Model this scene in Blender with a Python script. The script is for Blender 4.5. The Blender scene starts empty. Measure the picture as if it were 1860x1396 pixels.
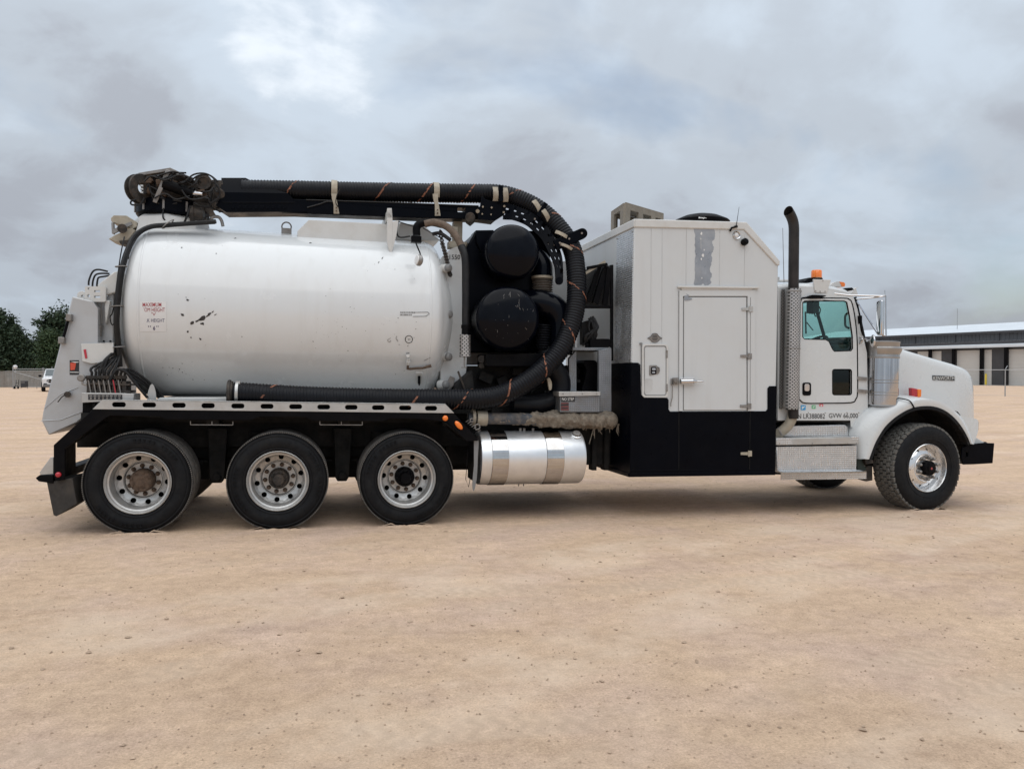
import bpy, bmesh, math, random
from mathutils import Vector, Matrix, geometry, noise
random.seed(7)
R = math.radians
scn = bpy.context.scene
COL = scn.collection
PI = math.pi

# ---------------------------------------------------------------- camera
F_PX, CX, CY = 1397.0, 930.0, 698.0
CAM_POS = Vector((1.7127, -8.1916, 1.5553))
YAW = R(14.0877)

def basis(yaw, pitch, roll):
    fw = Vector((math.sin(yaw)*math.cos(pitch), math.cos(yaw)*math.cos(pitch), math.sin(pitch)))
    r = Vector((math.cos(yaw), -math.sin(yaw), 0)); u = r.cross(fw)
    c, s = math.cos(roll), math.sin(roll)
    return c*r+s*u, -s*r+c*u, fw

def camera_matrix(b):
    r, u, fw = b
    m = Matrix(((r.x, u.x, -fw.x), (r.y, u.y, -fw.y), (r.z, u.z, -fw.z))).to_4x4()
    m.translation = CAM_POS
    return m

TB = basis(YAW, R(-0.229), R(1.003))      # camera seen from the truck's own (slightly tilted) ground
WB = basis(YAW, R(-0.9), 0.0)             # camera in the level world
TRUCK_M = camera_matrix(WB) @ camera_matrix(TB).inverted()
cam_d = bpy.data.cameras.new('camera'); cam = bpy.data.objects.new('camera', cam_d); COL.objects.link(cam)
cam.matrix_world = camera_matrix(WB)
cam_d.sensor_fit = 'HORIZONTAL'; cam_d.sensor_width = 36; cam_d.lens = 36*F_PX/1860
cam_d.clip_start = 0.1; cam_d.clip_end = 3000
scn.camera = cam

# ---------------------------------------------------------------- sky, sun, exposure
SUN_EL, SUN_AZ = R(76), R(200)            # azimuth measured from +y (behind the truck) towards +x: behind the camera's left shoulder
world = bpy.data.worlds.new('World'); scn.world = world; world.use_nodes = True
def build_world():
    nt = world.node_tree; N = nt.nodes; L = nt.links; N.clear()
    out = N.new('ShaderNodeOutputWorld'); bg = N.new('ShaderNodeBackground')
    L.new(bg.outputs[0], out.inputs[0]); bg.inputs[1].default_value = 0.1
    sky = N.new('ShaderNodeTexSky'); sky.sky_type = 'NISHITA'; sky.sun_disc = False
    sky.sun_elevation = SUN_EL; sky.sun_rotation = SUN_AZ; sky.air_density = 1.2; sky.dust_density = 2.0
    tc = N.new('ShaderNodeTexCoord')
    sep = N.new('ShaderNodeSeparateXYZ'); L.new(tc.outputs['Generated'], sep.inputs[0])
    def m(op, a, b=None, c=None, clamp=False):
        n = N.new('ShaderNodeMath'); n.operation = op; n.use_clamp = clamp
        for i, v in enumerate((a, b, c)):
            if v is None: continue
            if hasattr(v, 'is_output'): L.new(v, n.inputs[i])
            else: n.inputs[i].default_value = v
        return n.outputs[0]
    up = m('ADD', m('MAXIMUM', sep.outputs[2], 0.0), 0.42)
    cmb = N.new('ShaderNodeCombineXYZ')
    L.new(m('DIVIDE', sep.outputs[0], up), cmb.inputs[0]); L.new(m('DIVIDE', sep.outputs[1], up), cmb.inputs[1])
    def nz(scale, detail, off, rough=0.55, dist=0.3):
        mp = N.new('ShaderNodeMapping'); mp.inputs['Location'].default_value = off
        L.new(cmb.outputs[0], mp.inputs[0])
        n = N.new('ShaderNodeTexNoise'); n.inputs['Scale'].default_value = scale; n.inputs['Detail'].default_value = detail
        n.inputs['Roughness'].default_value = rough; n.inputs['Distortion'].default_value = dist
        L.new(mp.outputs[0], n.inputs['Vector']); return n.outputs['Fac']
    big = nz(1.15, 3, (3.1, 1.7, 0)); med = nz(2.6, 7, (0.4, 5.2, 2), 0.52, 0.6); fine = nz(7.5, 9, (7.4, 2.2, 4), 0.58, 0.4)
    d = m('ADD', m('ADD', m('MULTIPLY', big, 0.44), m('MULTIPLY', med, 0.42)), m('MULTIPLY', fine, 0.14))
    cr = N.new('ShaderNodeValToRGB'); L.new(d, cr.inputs[0]); e = cr.color_ramp
    e.interpolation = 'EASE'
    e.elements[0].position = 0.40; e.elements[0].color = (3.02, 3.25, 3.66, 1)
    e.elements[1].position = 0.63; e.elements[1].color = (5.8, 6.25, 6.75, 1)
    a = e.elements.new(0.47); a.color = (3.60, 4.0, 4.50, 1)
    b = e.elements.new(0.56); b.color = (4.15, 4.72, 5.38, 1)
    # an overcast sky grows brighter towards the zenith
    zen = m('MULTIPLY_ADD', m('POWER', m('MAXIMUM', sep.outputs[2], 0.0), 0.8), 0.60, 0.92)
    sc = N.new('ShaderNodeVectorMath'); sc.operation = 'SCALE'
    L.new(cr.outputs[0], sc.inputs[0]); L.new(zen, sc.inputs[3])
    # thin blue gaps
    gap = N.new('ShaderNodeMapRange'); gap.inputs[1].default_value = 0.56; gap.inputs[2].default_value = 0.72; gap.inputs[4].default_value = 0.6
    L.new(nz(1.6, 5, (9.7, 3.3, 1)), gap.inputs[0])
    mx = N.new('ShaderNodeMix'); mx.data_type = 'RGBA'
    L.new(gap.outputs[0], mx.inputs[0]); L.new(sc.outputs[0], mx.inputs[6]); L.new(sky.outputs[0], mx.inputs[7])
    L.new(mx.outputs[2], bg.inputs[0])
build_world()
sun_d = bpy.data.lights.new('sun', 'SUN'); sun_d.energy = 1.5; sun_d.angle = R(90); sun_d.color = (1.0, 0.96, 0.9)
sun = bpy.data.objects.new('sun', sun_d); COL.objects.link(sun); sun.location = (0, 0, 40)
sd = Vector((math.sin(SUN_AZ)*math.cos(SUN_EL), math.cos(SUN_AZ)*math.cos(SUN_EL), math.sin(SUN_EL)))
sun.rotation_euler = sd.to_track_quat('Z', 'Y').to_euler()
vs = scn.view_settings; vs.view_transform = 'Standard'; vs.look = 'None'; vs.gamma = 1.0; vs.exposure = 0.40; vs.use_curve_mapping = False
scn.render.engine = 'CYCLES'
scn.cycles.max_bounces = 8

# ---------------------------------------------------------------- pixel -> place
def ray(px, py, b=TB):
    return b[2] + b[0]*((px-CX)/F_PX) - b[1]*((py-CY)/F_PX)
def P(px, py, Y):                       # on the truck's plane y = Y
    d = ray(px, py); return CAM_POS + d*((Y-CAM_POS.y)/d.y)
def PX(px, py, X):                      # on the truck's plane x = X
    d = ray(px, py); return CAM_POS + d*((X-CAM_POS.x)/d.x)
TK_C, TK_R = (1.25, 2.277), 0.957       # vacuum tank axis (y, z) and radius
def PT(px, py, off=0.003):              # on the tank shell
    d = ray(px, py); r = TK_R+off
    oy, oz = CAM_POS.y-TK_C[0], CAM_POS.z-TK_C[1]
    a = d.y**2+d.z**2; b = oy*d.y+oz*d.z; c = oy*oy+oz*oz-r*r
    q = max(b*b-a*c, 0.0); t = (-b-math.sqrt(q))/a
    return CAM_POS+d*t
def PW(px, py, z=0.0):                  # on the level far ground
    d = ray(px, py, WB); return CAM_POS + d*((z-CAM_POS.z)/d.z)
def PD(px, py, dist):                   # world point at a depth along the view axis
    return CAM_POS + ray(px, py, WB)*dist

# ---------------------------------------------------------------- mesh helpers
class MB:
    def __init__(s): s.v = []; s.f = []
    def add(s, vs_, fs):
        o = len(s.v); s.v += [tuple(p) for p in vs_]; s.f += [tuple(i+o for i in f) for f in fs]; return s
    def box(s, c, d, rot=None):
        c = Vector(c); hx, hy, hz = d[0]/2, d[1]/2, d[2]/2
        vs_ = [Vector((x, y, z)) for x in (-hx, hx) for y in (-hy, hy) for z in (-hz, hz)]
        if rot is not None: vs_ = [rot @ p for p in vs_]
        return s.add([p+c for p in vs_], [(0,1,3,2),(4,6,7,5),(0,4,5,1),(2,3,7,6),(0,2,6,4),(1,5,7,3)])
    def bb(s, x0, x1, y0, y1, z0, z1):
        return s.box(((x0+x1)/2, (y0+y1)/2, (z0+z1)/2), (abs(x1-x0), abs(y1-y0), abs(z1-z0)))
    def bar(s, a, b, w, h=None):           # square bar between two points
        a = Vector(a); b = Vector(b); d = b-a
        if d.length < 1e-6: return s
        q = d.to_track_quat('X', 'Z').to_matrix()
        return s.box((a+b)/2, (d.length, w, h or w), q)
    def plate(s, outer, holes=(), depth=(0, 0.05, 0)):   # 3-d outlines that lie in one plane, thickened by a vector
        D = Vector(depth); polys = [[Vector(p) for p in outer]] + [[Vector(p) for p in h] for h in holes]
        flat = [p for q in polys for p in q]; n = len(flat)
        tris = geometry.tessellate_polygon(polys)
        fs = [tuple(t) for t in tris] + [tuple(i+n for i in reversed(t)) for t in tris]
        o = 0
        for q in polys:
            k = len(q)
            fs += [(o+i, o+(i+1) % k, o+(i+1) % k+n, o+i+n) for i in range(k)]; o += k
        return s.add(flat+[p+D for p in flat], fs)
    def pxp(s, outer, Y, depth=0.05, holes=()):
        return s.plate([P(a, b, Y) for a, b in outer], [[P(a, b, Y) for a, b in h] for h in holes], (0, depth, 0))
    def tube(s, pts, r, n=10, caps=True, closed=False):
        pts = [Vector(p) for p in pts]; k = len(pts)
        rr = r if isinstance(r, (list, tuple)) else [r]*k
        t0 = (pts[1]-pts[0]).normalized()
        up = Vector((0, 0, 1)) if abs(t0.z) < 0.9 else Vector((1, 0, 0))
        nx = t0.cross(up).normalized(); vs_ = []
        for i in range(k):
            if closed: t = (pts[(i+1) % k]-pts[i-1])
            else: t = pts[min(i+1, k-1)]-pts[max(i-1, 0)]
            t = t.normalized() if t.length > 1e-9 else t0
            nx = (nx-t*nx.dot(t)).normalized(); ny = t.cross(nx)
            for j in range(n):
                a = 2*PI*j/n; vs_.append(pts[i]+(nx*math.cos(a)+ny*math.sin(a))*rr[i])
        fs = []
        for i in range(k if closed else k-1):
            i2 = (i+1) % k
            for j in range(n):
                j2 = (j+1) % n; fs.append((i*n+j, i*n+j2, i2*n+j2, i2*n+j))
        if caps and not closed: fs += [tuple(range(n))[::-1], tuple(range((k-1)*n, k*n))]
        return s.add(vs_, fs)
    def lathe(s, prof, o=(0, 0, 0), ax=(0, 0, 1), n=32, closed=False):  # prof: (radius, distance along axis)
        o = Vector(o); ax = Vector(ax).normalized()
        e1 = ax.cross(Vector((0, 0, 1)) if abs(ax.z) < 0.9 else Vector((1, 0, 0))).normalized(); e2 = ax.cross(e1)
        vs_ = []; k = len(prof)
        for r, h in prof:
            for j in range(n):
                a = 2*PI*j/n; vs_.append(o+ax*h+(e1*math.cos(a)+e2*math.sin(a))*max(r, 1e-4))
        fs = []
        for i in range(k if closed else k-1):
            i2 = (i+1) % k
            for j in range(n):
                j2 = (j+1) % n; fs.append((i*n+j, i*n+j2, i2*n+j2, i2*n+j))
        return s.add(vs_, fs)
    def cyl(s, a, b, r, n=16, r2=None):
        a = Vector(a); b = Vector(b); L = (b-a).length; r2 = r if r2 is None else r2
        return s.lathe([(0, 0), (r, 0), (r2, L), (0, L)], a, b-a, n)
    def build(s, name, m, parent=None, bevel=0, smooth=35, seg=2, weld=True):
        me = bpy.data.meshes.new(name)
        me.from_pydata(s.v, [], s.f)
        bm = bmesh.new(); bm.from_mesh(me)
        if weld: bmesh.ops.remove_doubles(bm, verts=bm.verts, dist=2e-5)
        bmesh.ops.recalc_face_normals(bm, faces=bm.faces); bm.to_mesh(me); bm.free()
        if smooth:
            me.polygons.foreach_set('use_smooth', [True]*len(me.polygons)); me.set_sharp_from_angle(angle=R(smooth))
        o = bpy.data.objects.new(name, me); COL.objects.link(o)
        me.materials.append(m)
        if parent: o.parent = parent
        if bevel:
            b = o.modifiers.new('bevel', 'BEVEL'); b.width = bevel; b.segments = seg; b.limit_method = 'ANGLE'; b.angle_limit = R(40); b.harden_normals = False
        return o

def rr(x0, y0, x1, y1, r, n=5):
    o = []
    for cx, cy, a0 in ((x1-r, y0+r, -90), (x1-r, y1-r, 0), (x0+r, y1-r, 90), (x0+r, y0+r, 180)):
        for i in range(n+1):
            a = R(a0+90*i/n); o.append((cx+r*math.cos(a), cy+r*math.sin(a)))
    return o
def circ(cx, cy, r, n=16, ry=None):
    return [(cx+r*math.cos(2*PI*i/n), cy+(ry or r)*math.sin(2*PI*i/n)) for i in range(n)]
def spline(pts, per=8):
    pts = [Vector(p) for p in pts]; o = []
    for i in range(len(pts)-1):
        p0 = pts[max(i-1, 0)]; p1 = pts[i]; p2 = pts[i+1]; p3 = pts[min(i+2, len(pts)-1)]
        for k in range(per):
            t = k/per
            o.append(0.5*((2*p1)+(p2-p0)*t+(2*p0-5*p1+4*p2-p3)*t*t+(3*p1-p0-3*p2+p3)*t**3))
    o.append(pts[-1]); return o
def sp2(pts, per=6):
    return [(p.x, p.y) for p in spline([(a, b, 0) for a, b in pts], per)]
def resample(pts, step):
    o = [pts[0].copy()]; acc = 0.0
    for a, b in zip(pts, pts[1:]):
        L = (b-a).length; d = step-acc
        while d <= L and L > 0:
            o.append(a.lerp(b, d/L)); d += step
        acc = L-(d-step)
    return o
_tx = {}
def text2d(body, bold=0.0):
    k = (body, bold)
    if k in _tx: return _tx[k]
    cu = bpy.data.curves.new('lettering', 'FONT'); cu.body = body; cu.size = 1.0; cu.offset = bold; cu.resolution_u = 3
    ob = bpy.data.objects.new('lettering', cu); COL.objects.link(ob)
    me = bpy.data.meshes.new_from_object(ob.evaluated_get(bpy.context.evaluated_depsgraph_get()))
    vs_ = [(v.co.x, v.co.y) for v in me.vertices]; fs = [tuple(p.vertices) for p in me.polygons]
    bpy.data.objects.remove(ob); bpy.data.curves.remove(cu); bpy.data.meshes.remove(me)
    x0 = min(v[0] for v in vs_); x1 = max(v[0] for v in vs_); y0 = min(v[1] for v in vs_); y1 = max(v[1] for v in vs_)
    _tx[k] = ([((a-x0)/(x1-x0), (b-y0)/(y1-y0)) for a, b in vs_], fs); return _tx[k]
def letter(mb, body, fn, x0, y0, x1, y1, bold=0.0, skew=0.0):   # lettering inside a pixel box on the surface fn(px, py)
    vs_, fs = text2d(body, bold)
    return mb.add([fn(x0+(x1-x0)*a+skew*(1-b), y1+(y0-y1)*b) for a, b in vs_], fs)

# ---------------------------------------------------------------- materials
MATS = {}
def nodes(name):
    m = bpy.data.materials.new(name); m.use_nodes = True; nt = m.node_tree
    return m, nt, nt.nodes, nt.links, nt.nodes['Principled BSDF']
def mk(name, col, rough=0.5, metal=0.0, var=0.12, vs_=5.0, bump=0.0, bs=60.0, dirt=None, da=0.5, ds=3.0, coat=0.0, rv=0.1, pattern=None, pk=120.0, pd=0.4, spec=0.5, streak=0.0):
    m, nt, N, L, B = nodes(name)
    tc = N.new('ShaderNodeTexCoord')
    def nz(sc, det=4, rough_=0.6):
        n = N.new('ShaderNodeTexNoise'); n.inputs['Scale'].default_value = sc; n.inputs['Detail'].default_value = det
        n.inputs['Roughness'].default_value = rough_
        L.new(tc.outputs['Object'], n.inputs['Vector']); return n.outputs['Fac']
    def mth(op, a, b=None, clamp=False):
        n = N.new('ShaderNodeMath'); n.operation = op; n.use_clamp = clamp
        for i, v in enumerate((a, b)):
            if v is None: continue
            if hasattr(v, 'is_output'): L.new(v, n.inputs[i])
            else: n.inputs[i].default_value = v
        return n.outputs[0]
    def mr(src, a, b, c, d):
        n = N.new('ShaderNodeMapRange'); L.new(src, n.inputs[0])
        for i, v in enumerate((a, b, c, d)): n.inputs[i+1].default_value = v
        return n.outputs[0]
    def mix(fac, a, b, blend='MIX'):
        n = N.new('ShaderNodeMix'); n.data_type = 'RGBA'; n.blend_type = blend
        if hasattr(fac, 'is_output'): L.new(fac, n.inputs[0])
        else: n.inputs[0].default_value = fac
        for i, v in ((6, a), (7, b)):
            if hasattr(v, 'is_output'): L.new(v, n.inputs[i])
            else: n.inputs[i].default_value = (*v, 1) if len(v) == 3 else v
        return n.outputs[2]
    n1 = nz(vs_, 6)
    c = mix(mr(n1, 0.3, 0.7, 0, 1), tuple(x*(1-var) for x in col), tuple(min(x*(1+var), 0.95) for x in col))
    rgh = mr(nz(vs_*2.3, 5), 0.3, 0.7, max(rough-rv, 0.03), min(rough+rv, 1))
    if dirt:
        f = mth('MULTIPLY', mr(nz(ds, 8, 0.68), 0.46, 0.68, 0, 1), da, True)
        c = mix(f, c, dirt); rgh = mth('ADD', rgh, mth('MULTIPLY', f, 0.3), True)
    if streak:      # faint run-down grime
        mp = N.new('ShaderNodeMapping'); mp.inputs['Scale'].default_value = (9, 9, 0.7); L.new(tc.outputs['Object'], mp.inputs[0])
        sn = N.new('ShaderNodeTexNoise'); sn.inputs['Scale'].default_value = 1.0; sn.inputs['Detail'].default_value = 6; L.new(mp.outputs[0], sn.inputs['Vector'])
        c = mix(mth('MULTIPLY', mr(sn.outputs['Fac'], 0.52, 0.72, 0, 1), streak), c, (0.36, 0.31, 0.26))
    h = None
    if pattern:
        sp = N.new('ShaderNodeSeparateXYZ'); L.new(tc.outputs['Object'], sp.inputs[0])
        a = sp.outputs[0] if pattern == 'holes' else mth('ADD', sp.outputs[0], sp.outputs[1])
        s1 = mth('SINE', mth('MULTIPLY', mth('ADD', a, sp.outputs[2]), pk)); s2 = mth('SINE', mth('MULTIPLY', mth('SUBTRACT', a, sp.outputs[2]), pk))
        pr = mth('MULTIPLY', s1, s2)
        if pattern == 'diamond':
            h = mr(pr, 0.15, 0.7, 0, 1)
        elif pattern == 'holes':
            f = mr(mth('ADD', s1, s2), 0.75, 1.05, 0, 1); c = mix(f, c, (0.01, 0.01, 0.01)); rgh = mth('MAXIMUM', rgh, f)
    L.new(c, B.inputs['Base Color']); L.new(rgh, B.inputs['Roughness'])
    B.inputs['Metallic'].default_value = metal
    B.inputs['Specular IOR Level'].default_value = spec
    if coat: B.inputs['Coat Weight'].default_value = coat; B.inputs['Coat Roughness'].default_value = 0.08
    if bump or h is not None:
        bn = N.new('ShaderNodeBump'); bn.inputs['Distance'].default_value = 0.01
        if h is not None: L.new(h, bn.inputs['Height']); bn.inputs['Strength'].default_value = pd
        else: L.new(nz(bs, 6, 0.65), bn.inputs['Height']); bn.inputs['Strength'].default_value = bump
        L.new(bn.outputs[0], B.inputs['Normal'])
    MATS[name] = m
    return m
def glass(name, col, rough=0.02, mixf=0.5):
    m, nt, N, L, B = nodes(name)
    out = N['Material Output']; tr = N.new('ShaderNodeBsdfTransparent'); tr.inputs[0].default_value = (*col, 1)
    gl = N.new('ShaderNodeBsdfGlossy'); gl.inputs['Roughness'].default_value = rough
    lw = N.new('ShaderNodeLayerWeight'); pw = N.new('ShaderNodeMath'); pw.operation = 'POWER'; pw.inputs[1].default_value = 4.0; L.new(lw.outputs['Facing'], pw.inputs[0])
    fr = N.new('ShaderNodeMath'); fr.operation = 'MULTIPLY_ADD'; fr.inputs[1].default_value = 0.85; fr.inputs[2].default_value = 0.035; L.new(pw.outputs[0], fr.inputs[0])
    mx = N.new('ShaderNodeMixShader'); L.new(fr.outputs[0], mx.inputs[0]); L.new(tr.outputs[0], mx.inputs[1]); L.new(gl.outputs[0], mx.inputs[2])
    L.new(mx.outputs[0], out.inputs[0]); N.remove(B); MATS[name] = m; return m

DUST = (0.40, 0.31, 0.23)
M_WHITE = mk('white_paint', (0.59, 0.61, 0.615), 0.26, var=0.02, vs_=1.5, dirt=(0.52, 0.48, 0.42), da=0.16, ds=2.2, coat=0.35)
M_TANK = mk('tank_white_paint', (0.655, 0.673, 0.68), 0.20, var=0.02, vs_=1.2, dirt=(0.55, 0.53, 0.50), da=0.12, ds=1.6, coat=0.5, streak=0.08)
M_CABW = mk('cabinet_white_panel', (0.555, 0.572, 0.578), 0.40, var=0.02, vs_=1.2, dirt=(0.50, 0.46, 0.41), da=0.12, ds=2.5, streak=0.08)
M_TRIMW = mk('white_trim', (0.58, 0.58, 0.565), 0.35, var=0.04, vs_=4, dirt=(0.45, 0.41, 0.35), da=0.25, ds=6)
M_NAVY = mk('navy_black_paint', (0.0014, 0.0020, 0.0042), 0.34, var=0.2, vs_=3, dirt=(0.04, 0.036, 0.03), da=0.03, ds=4, spec=0.06)
M_BLACK = mk('black_paint', (0.003, 0.003, 0.004), 0.48, var=0.3, vs_=6, dirt=(0.06, 0.05, 0.04), da=0.06, ds=4, spec=0.08)
M_FRAME = mk('chassis_black', (0.010, 0.010, 0.010), 0.7, var=0.4, vs_=6, dirt=(0.07, 0.06, 0.05), da=0.25, ds=5, bump=0.2, spec=0.25)
M_ALU = mk('weathered_aluminium', (0.50, 0.50, 0.49), 0.42, 0.75, var=0.10, vs_=7, dirt=(0.42, 0.36, 0.29), da=0.35, ds=4)
M_DOOR = mk('dull_grey_aluminium', (0.44, 0.45, 0.46), 0.40, 0.35, var=0.07, vs_=3, dirt=(0.36, 0.32, 0.28), da=0.3, ds=2.6)
M_POLISH = mk('polished_aluminium', (0.78, 0.79, 0.80), 0.36, 0.85, var=0.05, vs_=9, rv=0.06)
M_RIM = mk('machined_wheel_aluminium', (0.52, 0.515, 0.50), 0.40, 0.65, var=0.08, vs_=12, dirt=(0.36, 0.31, 0.26), da=0.3, ds=9)
M_CHROME = mk('chrome', (0.62, 0.62, 0.63), 0.10, 1.0, var=0.02, rv=0.04)
M_STRAP = mk('polished_strap', (0.55, 0.54, 0.53), 0.06, 1.0, var=0.04, rv=0.04, dirt=(0.3, 0.25, 0.2), da=0.2, ds=9)
M_DIAM = mk('diamond_plate', (0.56, 0.57, 0.58), 0.30, 0.85, var=0.08, vs_=9, pattern='diamond', pk=125, pd=0.6)
M_DIAMD = mk('shaded_diamond_plate', (0.21, 0.225, 0.245), 0.42, 0.6, var=0.15, vs_=6, dirt=(0.22, 0.19, 0.16), da=0.4, ds=5, pattern='diamond', pk=125, pd=0.5)  # darker copy of the diamond plate, shade at the rack put into its colour
M_PERF = mk('perforated_guard', (0.46, 0.45, 0.44), 0.38, 0.85, var=0.1, vs_=9, pattern='holes', pk=150)
M_PERFD = mk('perforated_dark_panel', (0.16, 0.155, 0.15), 0.5, 0.5, var=0.1, vs_=9, pattern='holes', pk=160)
M_TYRE = mk('tyre_rubber', (0.006, 0.0065, 0.008), 0.66, var=0.25, vs_=14, dirt=(0.045, 0.042, 0.038), da=0.18, ds=6, bump=0.25, bs=140, spec=0.2)
M_TREAD = mk('dusty_tread_rubber', (0.115, 0.108, 0.10), 0.9, var=0.3, vs_=22, dirt=(0.22, 0.19, 0.16), da=0.5, ds=14, bump=0.4, bs=120, spec=0.2)
M_HOSE = mk('hose_rubber', (0.0038, 0.0045, 0.007), 0.45, var=0.25, vs_=9, dirt=(0.05, 0.045, 0.04), da=0.06, ds=5, spec=0.2)
M_DRUM = mk('glossy_navy_enamel', (0.0016, 0.0022, 0.0048), 0.18, var=0.2, vs_=3, rv=0.05, spec=0.13)
M_CABLE = mk('hydraulic_hose', (0.008, 0.008, 0.009), 0.5, var=0.3, vs_=18, dirt=(0.07, 0.06, 0.05), da=0.15, ds=12, spec=0.3)
M_RUST = mk('rusty_steel', (0.10, 0.065, 0.045), 0.8, 0.2, var=0.45, vs_=30, dirt=(0.20, 0.15, 0.11), da=0.5, ds=20, bump=0.5, bs=90)
M_GREASE = mk('greasy_iron', (0.032, 0.028, 0.025), 0.6, 0.3, var=0.5, vs_=22, dirt=(0.16, 0.12, 0.09), da=0.5, ds=12, bump=0.4, bs=80)
M_STEEL = mk('grey_steel', (0.26, 0.25, 0.24), 0.5, 0.6, var=0.25, vs_=14, dirt=(0.22, 0.17, 0.13), da=0.5, ds=9)
M_BEIGE = mk('dusty_beige_steel', (0.37, 0.33, 0.26), 0.6, 0.1, var=0.15, vs_=10, dirt=(0.16, 0.11, 0.07), da=0.4, ds=9)
M_TAN = mk('tan_wrapped_hose', (0.13, 0.095, 0.07), 0.8, var=0.3, vs_=20, dirt=(0.08, 0.06, 0.05), da=0.5, ds=14, bump=0.5)
M_MUD = mk('dried_mud', (0.205, 0.175, 0.14), 0.95, var=0.35, vs_=26, dirt=(0.13, 0.10, 0.08), da=0.6, ds=18, bump=0.9, bs=60, spec=0.1)
M_AMBER = mk('amber_lens', (0.85, 0.20, 0.02), 0.18, var=0.05, coat=0.5)
M_RED = mk('red_lens', (0.42, 0.015, 0.03), 0.22, var=0.05, coat=0.5)
M_REDINK = mk('red_lettering', (0.32, 0.03, 0.04), 0.5, var=0.2, vs_=30)
M_BLUEINK = mk('dark_blue_lettering', (0.05, 0.05, 0.13), 0.5, var=0.2, vs_=30)
M_BLACKINK = mk('black_lettering', (0.02, 0.02, 0.022), 0.5, var=0.2)
M_WHITEINK = mk('white_lettering', (0.7, 0.7, 0.68), 0.5, var=0.05)
M_CHIP = mk('chipped_paint', (0.035, 0.030, 0.028), 0.7, var=0.6, vs_=30)
M_PRIMER = mk('bare_grey_metal', (0.28, 0.30, 0.33), 0.35, 0.25, var=0.14, vs_=6, dirt=(0.45, 0.46, 0.47), da=0.45, ds=4)
M_DECAL = mk('faded_white_decal', (0.68, 0.68, 0.68), 0.4, var=0.03, vs_=12)
M_ORANGE = mk('orange_hose_print', (0.25, 0.095, 0.05), 0.7, var=0.5, vs_=60, dirt=(0.03, 0.025, 0.025), da=1.0, ds=70)
M_GREYPL = mk('grey_plastic', (0.20, 0.20, 0.20), 0.5, var=0.1)
M_TEAL = glass('tinted_side_glass', (0.63, 0.81, 0.78))
M_GLASSD = glass('dark_tinted_glass', (0.25, 0.40, 0.36))
M_CLEAR = glass('clear_glass', (0.80, 0.92, 0.88))
M_INT = mk('dark_cab_interior', (0.022, 0.026, 0.028), 0.7, var=0.2)
M_BLUE = mk('blue_sticker', (0.03, 0.30, 0.60), 0.4); M_GREEN = mk('green_sticker', (0.10, 0.42, 0.20), 0.4); M_PINK = mk('red_sticker', (0.65, 0.08, 0.12), 0.4)
M_REDDECAL = mk('orange_red_warning_decal', (0.60, 0.08, 0.04), 0.45); M_DKRED = mk('faded_dark_red_decal', (.14, .04, .04), .5)

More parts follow.
